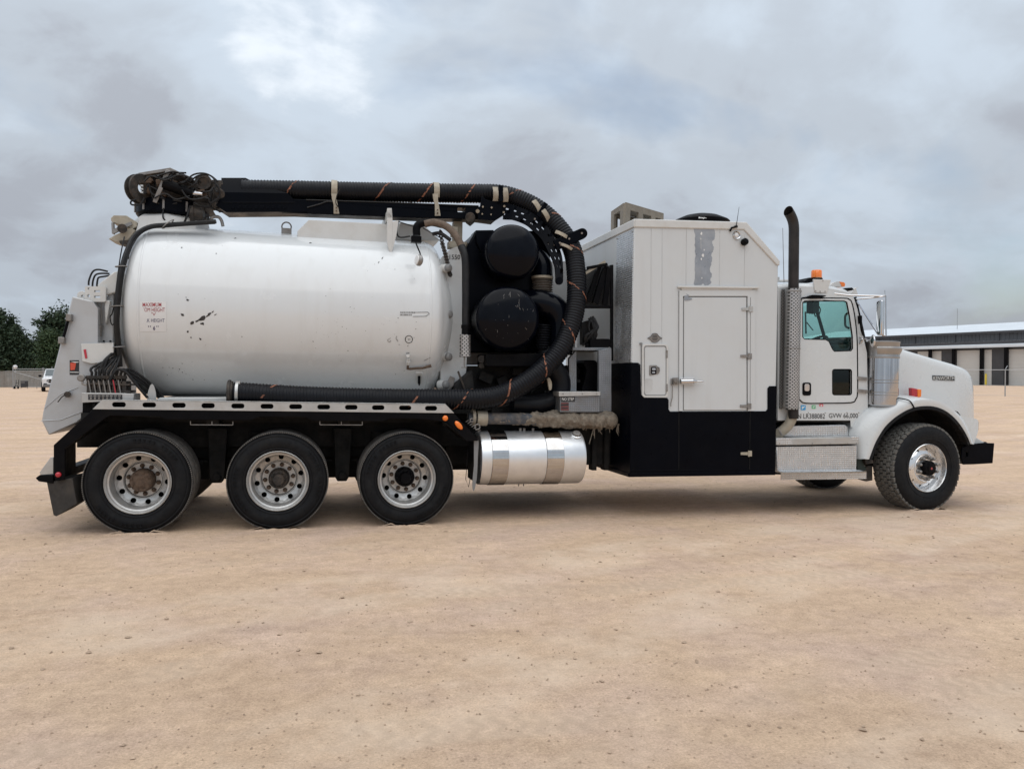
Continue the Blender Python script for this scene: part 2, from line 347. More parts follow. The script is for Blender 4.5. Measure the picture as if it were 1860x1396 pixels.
# ---------------------------------------------------------------- ground
PLANE_O = TRUCK_M @ Vector((4.5, 1.0, 0)); PLANE_N = (TRUCK_M.to_3x3() @ Vector((0, 0, 1)))
def ground_z(x, y):
    zp = PLANE_O.z-(PLANE_N.x*(x-PLANE_O.x)+PLANE_N.y*(y-PLANE_O.y))/PLANE_N.z
    d = math.hypot(x-PLANE_O.x, y-PLANE_O.y); t = min(max((d-12)/34, 0), 1); w = 1-t*t*(3-2*t)
    lump = 0.012*noise.noise(Vector((x*0.5, y*0.5, 0)))+0.006*noise.noise(Vector((x*2.1, y*2.1, 3)))
    # flat where wheels stand
    return zp*w + (lump if d < 60 else 0)*min(max((abs(y-1.2)-1.6)/1.5, 0), 1) - 0.003
def make_ground():
    m, nt, N, L, B = nodes('packed_tan_gravel')
    tc = N.new('ShaderNodeTexCoord')
    def nz(sc, det=6, rg=0.6, mp=None, dist=0.0):
        n = N.new('ShaderNodeTexNoise'); n.inputs['Scale'].default_value = sc; n.inputs['Detail'].default_value = det
        n.inputs['Roughness'].default_value = rg; n.inputs['Distortion'].default_value = dist
        src = tc.outputs['Object']
        if mp:
            k = N.new('ShaderNodeMapping'); k.vector_type = 'TEXTURE'; k.inputs['Rotation'].default_value = (0, 0, mp[0]); k.inputs['Scale'].default_value = (mp[1], mp[2], 1)
            L.new(src, k.inputs[0]); src = k.outputs[0]
        L.new(src, n.inputs['Vector']); return n.outputs['Fac']
    def ramp(f, a, ca, b, cb):
        r = N.new('ShaderNodeValToRGB'); L.new(f, r.inputs[0]); e = r.color_ramp.elements
        e[0].position = a; e[0].color = (*ca, 1); e[1].position = b; e[1].color = (*cb, 1); return r.outputs[0]
    def mix(f, a, b, bl='MIX'):
        n = N.new('ShaderNodeMix'); n.data_type = 'RGBA'; n.blend_type = bl
        if hasattr(f, 'is_output'): L.new(f, n.inputs[0])
        else: n.inputs[0].default_value = f
        L.new(a, n.inputs[6]); L.new(b, n.inputs[7]); return n.outputs[2]
    base = ramp(nz(0.45, 5), 0.35, (0.57, 0.42, 0.30), 0.65, (0.638, 0.48, 0.35))
    # pinkish patches, graded stretches and tyre tracks
    c = mix(ramp(nz(0.8, 6, 0.62), 0.46, (0, 0, 0), 0.66, (.6, .6, .6)), base, ramp(nz(3, 4), 0.3, (0.57, 0.43, 0.36), 0.7, (0.61, 0.465, 0.39)))
    trk = nz(1.0, 6, 0.6, (R(21), 5.0, 0.55), 0.3)
    trk2 = nz(1.0, 7, 0.62, (R(-8), 3.0, 0.25), 0.5)
    c = mix(0.8, c, ramp(trk, 0.36, (0.92, 0.91, 0.91), 0.64, (1.06, 1.06, 1.05)), 'MULTIPLY')
    c = mix(0.6, c, ramp(trk2, 0.34, (0.90, 0.89, 0.89), 0.62, (1.04, 1.04, 1.03)), 'MULTIPLY')
    c = mix(0.6, c, ramp(nz(9, 9, 0.74), 0.34, (0.72, 0.69, 0.67), 0.64, (1.14, 1.13, 1.12)), 'MULTIPLY')
    c = mix(0.75, c, ramp(nz(85, 8, 0.8), 0.30, (0.55, 0.52, 0.50), 0.62, (1.22, 1.21, 1.19)), 'MULTIPLY')
    # tyre tracks pressed into the dirt: strips with a cross-bar tread print
    def mth(op, a, b=None, clamp=False):
        n = N.new('ShaderNodeMath'); n.operation = op; n.use_clamp = clamp
        for i, v in enumerate((a, b)):
            if v is None: continue
            if hasattr(v, 'is_output'): L.new(v, n.inputs[i])
            else: n.inputs[i].default_value = v
        return n.outputs[0]
    def tracks(ang, bend, offs, w):
        k = N.new('ShaderNodeMapping'); k.vector_type = 'TEXTURE'; k.inputs['Rotation'].default_value = (0, 0, R(ang)); L.new(tc.outputs['Object'], k.inputs[0])
        sp = N.new('ShaderNodeSeparateXYZ'); L.new(k.outputs[0], sp.inputs[0]); u, v = sp.outputs[0], sp.outputs[1]
        v = mth('ADD', v, mth('MULTIPLY', mth('MULTIPLY', u, u), bend)); tot = None
        for o_ in offs:
            q = mth('SUBTRACT', 1.0, mth('DIVIDE', mth('ABSOLUTE', mth('SUBTRACT', v, o_)), w), True)
            q = mth('MULTIPLY', q, 3.0, True); tot = q if tot is None else mth('MAXIMUM', tot, q)
        bars = mth('MULTIPLY', mth('ADD', mth('SINE', mth('ADD', mth('MULTIPLY', u, 62.0), mth('MULTIPLY', mth('SINE', mth('MULTIPLY', v, 40.0)), 1.5))), 1.0), 0.5)
        patchy = ramp(nz(1.3, 5, 0.6), 0.42, (0, 0, 0), 0.62, (1, 1, 1))
        return mth('MULTIPLY', tot, patchy), bars
    t1, b1_ = tracks(21, 0.010, (-5.9, -3.9, -7.6, -1.6), 0.16); t2, b2_ = tracks(-7, -0.012, (-2.4, -4.6, 6.2, 8.1), 0.15)
    t3, _ = tracks(21, 0.010, (-6.8, -3.0, -9.6, 4.5), 0.55); t4, _ = tracks(30, 0.006, (-8.6, -5.0, 2.5), 0.40)
    c = mix(mth('MULTIPLY', mth('MAXIMUM', t3, t4), 0.48), c, ramp(nz(30, 6, 0.7), 0.3, (0.62, 0.49, 0.375), 0.7, (0.80, 0.645, 0.505)))
    tr = mth('ADD', mth('MULTIPLY', t1, b1_), mth('MULTIPLY', t2, b2_), True)
    c = mix(mth('MULTIPLY', tr, 0.40), c, ramp(nz(5, 3), 0.3, (0.36, 0.26, 0.19), 0.7, (0.40, 0.29, 0.21)))
    c = mix(mth('MULTIPLY', mth('MAXIMUM', t1, t2), 0.26), c, ramp(nz(5, 3), 0.3, (0.66, 0.52, 0.39), 0.7, (0.68, 0.53, 0.40)))
    L.new(c, B.inputs['Base Color']); B.inputs['Roughness'].default_value = 0.95; B.inputs['Specular IOR Level'].default_value = 0.15
    b1 = N.new('ShaderNodeBump'); b1.inputs['Strength'].default_value = 0.8; b1.inputs['Distance'].default_value = 0.02; L.new(nz(38, 9, 0.75), b1.inputs['Height'])
    b2 = N.new('ShaderNodeBump'); b2.inputs['Strength'].default_value = 0.2; b2.inputs['Distance'].default_value = 0.05; L.new(trk2, b2.inputs['Height']); L.new(b1.outputs[0], b2.inputs['Normal'])
    L.new(b2.outputs[0], B.inputs['Normal'])
    MATS['ground'] = m
    # one sheet, fine near the truck and coarse towards the horizon
    def axis(c, rad):
        a = []; s = 0.28; x = 0.0
        while x < rad:
            a.append(x); x += s
            if x > 13: s *= 1.22
        a.append(rad); return [c-v for v in reversed(a[1:])]+[c+v for v in a]
    xs = axis(4.0, 1400); ys = axis(-1.0, 1400)
    vs_ = [(x, y, ground_z(x, y)) for y in ys for x in xs]; w = len(xs)
    fs = [(j*w+i, j*w+i+1, (j+1)*w+i+1, (j+1)*w+i) for j in range(len(ys)-1) for i in range(w-1)]
    mb = MB(); mb.v = vs_; mb.f = fs
    o = mb.build('ground', m, smooth=80, weld=False); o['kind'] = 'structure'
    # loose pebbles on the packed surface
    pb = MB(); rnd = random.Random(3)
    for i in range(3400):
        d = 3.0+14*rnd.random()**1.6; a = YAW+R(rnd.uniform(-36, 36))
        x = CAM_POS.x+math.sin(a)*d; y = CAM_POS.y+math.cos(a)*d; r = rnd.uniform(0.003, 0.0085)*(1 if rnd.random() < 0.95 else 1.8)
        z = ground_z(x, y)
        q = Matrix.Rotation(rnd.uniform(0, 6.3), 3, 'Z')
        v6 = [Vector((1, 0, .1)), Vector((0, .8, 0)), Vector((-1.1, .1, .05)), Vector((0, -.9, .1)), Vector((.1, .1, .75)), Vector((0, 0, -.4))]
        v6 = [q @ (p*r*rnd.uniform(.75, 1.25))+Vector((x, y, z+r*0.25)) for p in v6]
        pb.add(v6, [(0,1,4),(1,2,4),(2,3,4),(3,0,4),(1,0,5),(2,1,5),(3,2,5),(0,3,5)])
    for i in range(160):
        d = 3.2+9*rnd.random(); a = YAW+R(rnd.uniform(-36, 36)); x = CAM_POS.x+math.sin(a)*d; y = CAM_POS.y+math.cos(a)*d; r = rnd.uniform(0.009, 0.02); z = ground_z(x, y)
        q = Matrix.Rotation(rnd.uniform(0, 6.3), 3, 'Z'); k8 = []
        for th in range(6): k8.append(q @ Vector((math.cos(th*1.047)*rnd.uniform(.8, 1.2), math.sin(th*1.047)*rnd.uniform(.6, 1), rnd.uniform(-.1, .25)))*r+Vector((x, y, z+r*.2)))
        k8 += [Vector((x, y, z+r*rnd.uniform(.55, .8))), Vector((x, y, z-r*.3))]
        pb.add(k8, [(t, (t+1) % 6, 6) for t in range(6)]+[((t+1) % 6, t, 7) for t in range(6)])
    pm = mk('pebbles', (0.40, 0.30, 0.22), 0.95, var=0.3, vs_=8, spec=0.1)
    p = pb.build('pebbles', pm, smooth=0, weld=False); p['kind'] = 'stuff'; p['label'] = 'small loose pebbles scattered over the packed tan dirt'; p['category'] = 'pebbles'
make_ground()

# ---------------------------------------------------------------- the truck
TRUCK = bpy.data.objects.new('vacuum_truck', None); COL.objects.link(TRUCK)
PIV = Vector((4.5, 1.25, 0.0))
TRUCK.matrix_world = TRUCK_M
TRUCK['label'] = 'long white and navy tri-axle vacuum excavation truck with black suction hose boom'
TRUCK['category'] = 'truck'
T = TRUCK
def copy_tree(o, parent):
    c = o.copy(); COL.objects.link(c); c.parent = parent
    for ch in list(o.children): copy_tree(ch, c)
    return c

# ---- wheels (local: axle along +y, outer face at y = 0)
def disc_with_holes(mb, prof, r_in, r_out, r_h, hole, count=10, phase=0.0):
    """ring between r_in and r_out, with round holes at r_h; prof(r) gives its depth"""
    for k in range(count):
        a0 = 2*PI*(k-0.5)/count+phase; a1 = 2*PI*(k+0.5)/count+phase; am = (a0+a1)/2; n = 24
        def bound(t):
            t = t % 1.0; e = t*4
            if e < 1: return (r_in+(r_out-r_in)*e, a1)
            if e < 2: return (r_out, a1+(a0-a1)*(e-1))
            if e < 3: return (r_out+(r_in-r_out)*(e-2), a0)
            return (r_in, a0+(a1-a0)*(e-3))
        outer = [bound(i/n) for i in range(n)]
        cxh, cyh = r_h*math.cos(am), r_h*math.sin(am)
        vs_ = []
        for rad, an in outer: vs_.append((rad*math.cos(an), prof(rad), rad*math.sin(an)))
        for rad, an in outer:
            x, y = rad*math.cos(an)-cxh, rad*math.sin(an)-cyh; l = math.hypot(x, y)
            hx, hy = cxh+x/l*hole, cyh+y/l*hole; vs_.append((hx, prof(math.hypot(hx, hy)), hy))
        for i in range(n, 2*n): x, y, z = vs_[i]; vs_.append((x, y+0.02, z))
        fs = [(i, (i+1) % n, n+(i+1) % n, n+i) for i in range(n)]+[(n+i, n+(i+1) % n, 2*n+(i+1) % n, 2*n+i) for i in range(n)]
        mb.add(vs_, fs)
AX = (0, 1, 0)
def ring(o, parent, r, ph, n=10):
    for k in range(n):
        a = 2*PI*k/n+ph; c = o if k == 0 else o.copy()
        if k: COL.objects.link(c); c.parent = parent
        c.location = (r*math.cos(a), 0, r*math.sin(a))
def tyre_profile(Ro, Ri, w, y0, grooves=4):
    p = [(Ri, y0+0.03), (Ri+0.03, y0+0.008), (Ri+(Ro-Ri)*0.42, y0-0.012), (Ri+(Ro-Ri)*0.70, y0-0.004), (Ro-0.045, y0+0.010), (Ro-0.028, y0+0.014), (Ro-0.026, y0+0.020), (Ro-0.010, y0+0.030), (Ro, y0+0.045)]
    a, b = y0+0.045, y0+w-0.045
    for g in range(grooves):
        c = a+(b-a)*(g+1)/(grooves+1)
        p += [(Ro, c-0.007), (Ro-0.012, c-0.005), (Ro-0.012, c+0.005), (Ro, c+0.007)]
    q = [(r, 2*y0+w-y) for r, y in p[:9]]
    return p+q[::-1]
def rings(mb, Ro, Ri, y0, at, h=0.003):
    for f in at:
        r = Ri+(Ro-Ri)*f; mb.lathe([(r-0.006, y0), (r, y0-h), (r+0.006, y0)], (0, 0, 0), AX, 64)
def rear_wheel(name, hubkind, inner=True):
    rim = MB()
    fl = [(0.262, 0.24), (0.262, 0.07), (0.268, 0.055), (0.283, 0.048), (0.289, 0.030), (0.297, 0.022), (0.303, 0.012), (0.309, 0.016), (0.309, 0.05)]
    rim.lathe(fl, (0, 0, 0), AX, 72)
    prof = lambda r: 0.24+0.035*(1-min(max((r-0.19)/0.072, 0), 1))**0.6
    disc_with_holes(rim, prof, 0.192, 0.262, 0.226, 0.027, 10, 0.2)
    rim.lathe([(0.192, 0.275), (0.188, 0.268), (0.182, 0.266), (0.176, 0.275), (0.170, 0.288), (0.02, 0.290)], (0, 0, 0), AX, 64)
    # dark drum seen through the holes, part of the rim assembly
    w = rim.build(name, M_RIM, T)
    ty = MB(); ty.lathe(tyre_profile(0.505, 0.300, 0.275, 0.008), (0, 0, 0), AX, 96); rings(ty, 0.505, 0.30, 0.0, (0.16, 0.80))
    t = ty.build('tyre', M_TYRE, w)
    sl = MB()
    for a0 in (0.9, 0.9+PI):
        for k in range(11):
            if k == 5: continue
            a = a0+k*.105; c, sn_ = math.cos(a), math.sin(a); q = Matrix(((sn_, 0, c), (0, 1, 0), (-c, 0, sn_)))
            for dz in ((-.016, .016) if k % 3 else (-.016, 0, .016)): sl.box((.418*c+dz*c, -.003, .418*sn_+dz*sn_), (.026, .012, .007), q)
            sl.box(((.418)*c, -.003, .418*sn_), (.007, .012, .034), q)
    o = sl.build('raised_sidewall_lettering', M_TYRE, w); o['kind'] = 'stuff'
    td = MB()
    for k in range(150):       # worn shoulder ribs
        a = 2*PI*k/150; c, s = math.cos(a), math.sin(a); q = Matrix(((s, 0, c), (0, 1, 0), (-c, 0, s)))
        td.box((0.499*c, 0.030, 0.499*s), (0.013, 0.030, 0.010), q)
    for g in range(5):
        a0 = 0.053+0.185*g/5+0.006*0; td.lathe([(0.5045, a0+0.002), (0.508, a0+0.003), (0.508, a0+0.028), (0.5045, a0+0.029)], (0, 0.008, 0), AX, 96)
    td.build('tread', M_TREAD, w)
    if inner:
        ti = MB(); ti.lathe(tyre_profile(0.505, 0.295, 0.275, 0.335), (0, 0, 0), AX, 64)
        ti.build('inner_tyre', M_TREAD, w)
        ri = MB(); ri.lathe([(0.295, 0.36), (0.25, 0.36), (0.22, 0.33), (0.0, 0.33)], (0, 0, 0), AX, 40); ri.build('brake_drum', M_FRAME, w)
    hb = MB()
    if hubkind == 0:
        hb.lathe([(0.118, 0.29), (0.115, 0.20), (0.108, 0.155), (0.098, 0.140), (0.06, 0.136), (0.05, 0.128), (0.0, 0.126)], (0, 0, 0), AX, 28)
        for k in range(8): a = 2*PI*k/8; hb.cyl((0.088*math.cos(a), 0.148, 0.088*math.sin(a)), (0.088*math.cos(a), 0.126, 0.088*math.sin(a)), 0.011, 6)
    else:
        hb.lathe([(0.108, 0.29), (0.104, 0.20), (0.092, 0.175), (0.068, 0.165), (0.060, 0.12), (0.052, 0.108), (0.0, 0.105)], (0, 0, 0), AX, 28)
        for k in range(10): a = 2*PI*k/10+0.3; hb.cyl((0.082*math.cos(a), 0.175, 0.082*math.sin(a)), (0.082*math.cos(a), 0.150, 0.082*math.sin(a)), 0.010, 6)
    hb.build('hub', (M_RUST, M_GREASE, M_BLACK)[hubkind], w)
    lg = MB(); lg.lathe([(0.024, 0.290), (0.024, 0.280), (0.018, 0.276), (0.017, 0.250), (0.010, 0.248), (0.010, 0.235), (0, 0.234)], (0, 0, 0), AX, 8)
    ring(lg.build('lug_nut', M_RUST, w), w, 0.143, 0.1)
    return w
RW = [(0, 0.018, 0), (1.32, 0.018, 1), (2.64, 0.018, 2)]
for x, y, hk in RW:
    w = rear_wheel('wheel', hk); w.location = (x, y, 0.492); w.rotation_euler = (0, x*0.7+0.3, 0)
    f = copy_tree(w, T); f.location = (x, 2.48, 0.492); f.rotation_euler = (0, 0, PI)
def front_wheel():
    rim = MB()
    rim.lathe([(0.262, 0.20), (0.270, 0.10), (0.276, 0.075), (0.290, 0.055), (0.296, 0.035), (0.304, 0.022), (0.311, 0.028), (0.311, 0.06)], (0, 0, 0), AX, 72)
    prof = lambda r: 0.075+0.055*((r-0.178)/0.092)**1.6
    disc_with_holes(rim, prof, 0.178, 0.270, 0.236, 0.015, 10, 0.1)
    rim.lathe([(0.178, 0.075), (0.174, 0.066), (0.168, 0.060), (0.03, 0.056)], (0, 0, 0), AX, 64)
    w = rim.build('wheel', mk('bright_wheel_alloy', (.76, .76, .76), .25, .9, var=.04, vs_=14, rv=.06), T)
    ty = MB(); Ro, y0, W = 0.548, 0.01, 0.40
    p = [(0.300, 0.045), (0.33, 0.022), (0.40, 0.002), (0.47, 0.004), (0.515, 0.020), (0.535, 0.045), (0.545, 0.07)]
    ty.lathe(p+[(0.545, 0.34)]+[(r, 0.41-y) for r, y in p[::-1]], (0, 0, 0), AX, 96); rings(ty, 0.545, 0.30, 0.006, (0.3, 0.62))
    ty.build('tyre', M_TYRE, w)
    td = MB(); n = 46
    for k in range(n):
        for j in range(6):
            yy = 0.036+0.338*(j+0.5)/6; a = 2*PI*(k+(0.5 if j % 2 else 0)+0.08*math.sin(k*7+j))/n
            rr_ = 0.552 if 0 < j < 5 else 0.541
            c, s = math.cos(a), math.sin(a); q = Matrix(((s, 0, c), (0, 1, 0), (-c, 0, s)))
            q = q @ Matrix.Rotation(0.28 if j % 2 else -0.22, 3, 'Z') if False else q
            td.box((rr_*c, yy, rr_*s), (0.064, 0.050, 0.030), q @ Matrix.Rotation((0.16 if j % 2 else -0.12), 3, 'Z'))
    td.build('tread', mk('dusty_block_tread', (.13, .125, .115), .9, var=.25, vs_=22, bump=.3, bs=120, spec=.2), w, bevel=0.004, seg=1)
    hb = MB(); hb.lathe([(0.098, 0.06), (0.096, 0.00), (0.088, -0.012), (0.05, -0.018), (0.048, -0.026), (0.0, -0.028)], (0, 0, 0), AX, 32)
    for k in range(6): a = PI*k/3; hb.cyl((0.074*math.cos(a), -0.012, 0.074*math.sin(a)), (0.074*math.cos(a), -0.022, 0.074*math.sin(a)), 0.008, 6)
    hb.build('hub', M_BLACK, w)
    e = MB(); e.lathe([(0.017, -0.029), (0.016, -0.031), (0, -0.031)], (0, 0, 0), AX, 6); e.build('hub_emblem', mk('faded_red_emblem', (.30, .05, .05), .5), w)
    lg = MB(); lg.lathe([(0.027, 0.060), (0.026, 0.045), (0.019, 0.040), (0.019, 0.005), (0.012, -0.004), (0, -0.006)], (0, 0, 0), AX, 8)
    ring(lg.build('lug_nut', M_STEEL, w), w, 0.143, 0.3)
    return w
FWX = 9.297
w = front_wheel(); w.location = (FWX, 0.03, 0.540); w.rotation_euler = (0, 0, R(4.2))
f = copy_tree(w, T); f.location = (FWX, 2.47, 0.540); f.rotation_euler = (0, 0, PI+R(4.2))

# ---- dirt pushed up where the tyres stand
def pressed_dirt():
    m = MB(); rn = random.Random(9)
    for x, y0, y1, L_ in [(0, .0, .64, .30), (1.32, .0, .64, .30), (2.64, .0, .64, .30), (FWX, .02, .42, .32)]:
        for n_ in range(2):
            k = 26; ys_ = (y0-.015, y1+.01)[n_]; v = []
            for i in range(k+1):
                t = -1+2*i/k; xx = x+t*L_; hgt = (.010+.010*rn.random())*(1-t*t)**.5; wd = .030+.03*rn.random()
                sg = -1 if n_ == 0 else 1
                for dy, h in ((-.015*sg, hgt*.6), (.008*sg, hgt), (wd*.5*sg, hgt*.55), (wd*1.3*sg, -.006)): v.append(TRUCK_M @ Vector((xx+rn.uniform(-.006, .006), ys_+dy, h)))
            m.add(v, [(i*4+j, i*4+j+1, (i+1)*4+j+1, (i+1)*4+j) for i in range(k) for j in range(3)])
        for sg in (-1, 1):
            k = 14; v = []
            for i in range(k+1):
                yy_ = y0+(y1-y0)*i/k; hgt = .018+.014*rn.random()
                for dx, h in ((L_*.36, .004), (L_*.52, hgt), (L_*.72, hgt*.5), (L_*.95, -.006)): v.append(TRUCK_M @ Vector((x+sg*(dx+rn.uniform(-.01, .01)), yy_, h)))
            m.add(v, [(i*4+j, i*4+j+1, (i+1)*4+j+1, (i+1)*4+j) for i in range(k) for j in range(3)])
    o = m.build('pressed_dirt', MATS['ground'], smooth=80); o['kind'] = 'stuff'; o['label'] = 'low ridges of tan dirt pressed up around the truck tyres'; o['category'] = 'dirt'
pressed_dirt()

# ---- chassis
for y in (0.82, 1.68):
    MB().bb(-0.75, 10.1, y-0.05, y+0.05, 0.78, 1.06).build('frame_rail', M_FRAME, T, bevel=0.006)
for x, y, hk in RW:
    m = MB(); m.cyl((x, 0.3, 0.5), (x, 2.2, 0.5), 0.085, 14); m.lathe([(0.09, -.28), (.17, -.2), (.24, 0), (.17, .2), (.09, .28)], (x, 1.25, 0.5), AX, 18)
    m.build('drive_axle', M_FRAME, T)
MB().bar((FWX, 0.35, 0.52), (FWX, 2.15, 0.52), 0.12, 0.14).build('steer_axle', M_FRAME, T, bevel=0.01)
m = MB(); m.cyl((-0.2, 1.25, 0.55), (7.2, 1.25, 0.72), 0.06, 12); m.build('drive_shaft', M_FRAME, T)
for cx, wd in ((0.66, 0.20), (1.98, 0.20)):   # suspension hangers between the wheels
    m = MB(); m.plate([(cx-0.10, 0.62, 1.0), (cx+0.10, 0.62, 1.0), (cx+0.075, 0.62, 0.45), (cx+0.05, 0.62, 0.405), (cx-0.05, 0.62, 0.405), (cx-0.075, 0.62, 0.45)], (), (0, 0.10, 0))
    m.cyl((cx, 0.62, 0.47), (cx, 0.58, 0.47), 0.045, 14); m.build('suspension_hanger', M_FRAME, T, bevel=0.008)
for cx in (0, 1.32, 2.64):
    m = MB()
    for i in range(4): m.bb(cx-0.55+0.05*i, cx+0.55-0.05*i, 0.74, 0.82, 0.62-0.02*i, 0.637-0.02*i)
    m.cyl((cx-0.25, 0.78, 0.70), (cx-0.25, 0.78, 0.95), 0.10, 16); m.build('air_suspension', M_FRAME, T)
m = MB(); m.bb(-0.55, 3.15, 0.45, 2.05, 1.07, 1.19)
for cx in (-.5, .66, 1.98, 3.1): m.bb(cx-0.06, cx+0.06, 0.2, 2.3, 1.05, 1.17)
m.build('subframe', M_FRAME, T)
m = MB()      # chassis fill, with low boxes added to block light under the truck
m.bb(3.2, 7.0, 0.92, 1.6, 0.55, 1.15); m.bb(-0.55, 3.1, 0.88, 1.62, 0.66, 1.06)
m.bb(-0.5, 3.0, 1.0, 1.5, 0.40, 0.70); m.bb(3.4, 5.0, 1.8, 2.4, 0.38, 1.0); m.build('chassis_light_block', M_FRAME, T)

# ---- rear fender and slotted walkway rail
SLOT = (216, 271, 325, 378, 432, 485, 537, 588, 638, 687, 736, 783)
def slot(cx):
    y = 734.5+(cx-216)*(742-735.0)/(783-216)*0.95; w = 12.5-1.5*(cx-216)/567; h = 4.6-0.3*(cx-216)/567
    return rr(cx-w, y-h, cx+w, y+h, h-0.1, 4)
m = MB(); m.pxp([(186, 725.5), (808.9, 733.3), (825, 750), (168, 742.8)], 0.02, 0.012, [slot(c) for c in SLOT])
a, b = P(186, 725.5, 0.02), P(808.9, 733.3, 0.02)
m.plate([a, b, b+Vector((0, 0.10, 0)), a+Vector((0, 0.10, 0))], (), (0, 0, -0.012))
m.build('walkway_rail', M_ALU, T, bevel=0.003)
m = MB(); m.pxp([(192, 729), (806, 736.5), (816, 749), (180, 742)], .13, .01); m.build('slot_dark_sheet', M_BLACK, T)  # black sheet added behind the slots to make them look dark
m = MB()
fo = [(168, 743.8), (825, 751), (868.5, 798), (868, 800.5), (846, 800.5), (812, 766), (790, 763.5), (752, 760), (712, 759.5), (696, 765), (566, 763.5), (554, 757), (472, 756.5), (455, 763), (301, 761.5), (289, 756), (201, 754.5), (191, 759.5), (118, 814.6), (118, 871), (101, 873), (97.3, 861), (97.3, 808)]
m.pxp(fo, 0.025, 0.022); RFN = m.build('rear_fender', M_BLACK, T, bevel=0.004); ff = RFN.copy(); COL.objects.link(ff); ff.parent = T; ff.location = (0, 2.43, 0)  # far-side copy added to block light under the truck
m = MB()     # fender's folded underside reaching in over the tyres
fp = [P(a, b, 0.05) for a, b in [(103, 870), (103, 812), (190, 752), (300, 757), (455, 757), (560, 757), (700, 758), (800, 760), (850, 800)]]
for p, q in zip(fp, fp[1:]): m.plate([p, q, q+Vector((0, 0.60, 0)), p+Vector((0, 0.60, 0))], (), (0, 0, -0.008))
m.build('fender_liner', M_FRAME, T)
for sx in (385, 620):
    m = MB(); x0, x1 = sx-39, sx+38
    for a, b in (((x0, 764.5), (x0, 771)), ((x0, 771), (x1, 771.5)), ((x1, 771.5), (x1, 765)), ((sx, 765), (sx, 771))): m.bar(P(*a, 0.06), P(*b, 0.06), 0.007)
    m.build('fender_step_bracket', M_STEEL, T)
def lens(cx, cy, rx, ry, Y, mat, name, n=20, rot=0):
    m = MB(); o = P(cx, cy, Y); s = (P(cx+1, cy, Y)-o).x
    pts = []
    c, sn = math.cos(rot), math.sin(rot)
    for k, (f, h) in enumerate(((1, 0.0), (1, -0.012), (0.8, -0.02), (0.3, -0.024))):
        for i in range(n):
            a = 2*PI*i/n; x, z = rx*math.cos(a)*f, ry*math.sin(a)*f
            pts.append(o+Vector(((x*c-z*sn)*s, h, -(x*sn+z*c)*s)))
    fs = [(k*n+i, k*n+(i+1) % n, (k+1)*n+(i+1) % n, (k+1)*n+i) for k in range(3) for i in range(n)]+[tuple(range(3*n, 4*n))]
    m.add(pts, fs); return m.build(name, mat, T, smooth=50)
lens(106.3, 861.5, 5.4, 5.4, 0.025, M_RED, 'marker_light')
lens(808.6, 759.2, 5.0, 5.0, 0.025, M_AMBER, 'marker_light')
lens(833, 772, 9.5, 4.6, 0.025, M_AMBER, 'marker_light', rot=R(48))
m = MB()
for dx in range(7):
    a = P(846+dx*1.2+dx*2.4, 766+dx*3.0, 0.018); m.bar(a, a+Vector((0.03, 0, 0.02)), 0.005)
m.build('fender_stencil', M_STEEL, T)
# mud flaps, rear bumper
m = MB(); m.plate([P(a, b, 0.06) for a, b in [(85, 876), (97, 935), (102, 937.5), (140, 914), (131, 868)]], (), (0.01, 0.5, 0)); m.build('mud_flap', mk('dusty_rubber_flap', (.028, .025, .023), .8, var=.3, vs_=8, dirt=(.10, .085, .07), da=.4, ds=6), T, bevel=.004)
m = MB(); m.pxp([(71.5, 858), (92, 830), (97, 830), (97, 860), (74, 862)], 0.06, 0.02); m.build('bumper_bracket', M_ALU, T, bevel=0.003)
m = MB(); m.pxp([(64, 868), (72, 862), (97, 862), (97, 878), (70, 874)], 0.05, 2.35); m.build('rear_bumper', M_BLACK, T, bevel=0.008)
m = MB(); m.pxp(sp2([(861, 800), (869, 800), (868, 830), (866, 868), (861, 891), (858, 880), (861, 845)]), 0.07, 0.01); m.build('mud_flap', M_GREYPL, T)
m = MB(); m.tube([P(850, 815, .3), P(846, 870, .3), P(851, 884, .3), P(858, 850, .3)], 0.004, 6); m.tube([P(866, 845, .3), P(870, 866, .3), P(862, 880, .3)], 0.004, 6); m.build('loose_wire', M_CABLE, T)

# ---- vacuum tank
XL, XR = -0.085, 2.90
hd = []
def head(x, sgn, dep):
    o = []
    for i in range(0, 13):
        t = i/12*PI/2; o.append((TK_R-0.16*(1-math.cos(t)) if False else 0, 0))
    kr = 0.17; o = []
    for i in range(7):
        a = PI/2*i/7*0.86; o.append((TK_R-kr+kr*math.cos(a), x+sgn*kr*math.sin(a)))
    r0, x0 = o[-1]
    for i in range(1, 9):
        f = i/8; o.append((r0*(1-f), x0+sgn*(dep-abs(x0-x))*(1-(1-f)**2)))
    return o
m = MB(); pr = head(XL, -1, 0.40)[::-1]+head(XR, 1, 0.42)
m.lathe(pr, (0, TK_C[0], TK_C[1]), (1, 0, 0), 96)
TANK = m.build('vacuum_tank', M_TANK, T, smooth=60)
for x in (XL+0.005, 2.905):
    m = MB(); m.lathe([(TK_R-.001, x-0.012), (TK_R+0.0035, x-0.008), (TK_R+0.0035, x+0.008), (TK_R-.001, x+0.012)], (0, TK_C[0], TK_C[1]), (1, 0, 0), 96); m.build('weld_seam', M_TANK, TANK, smooth=60)
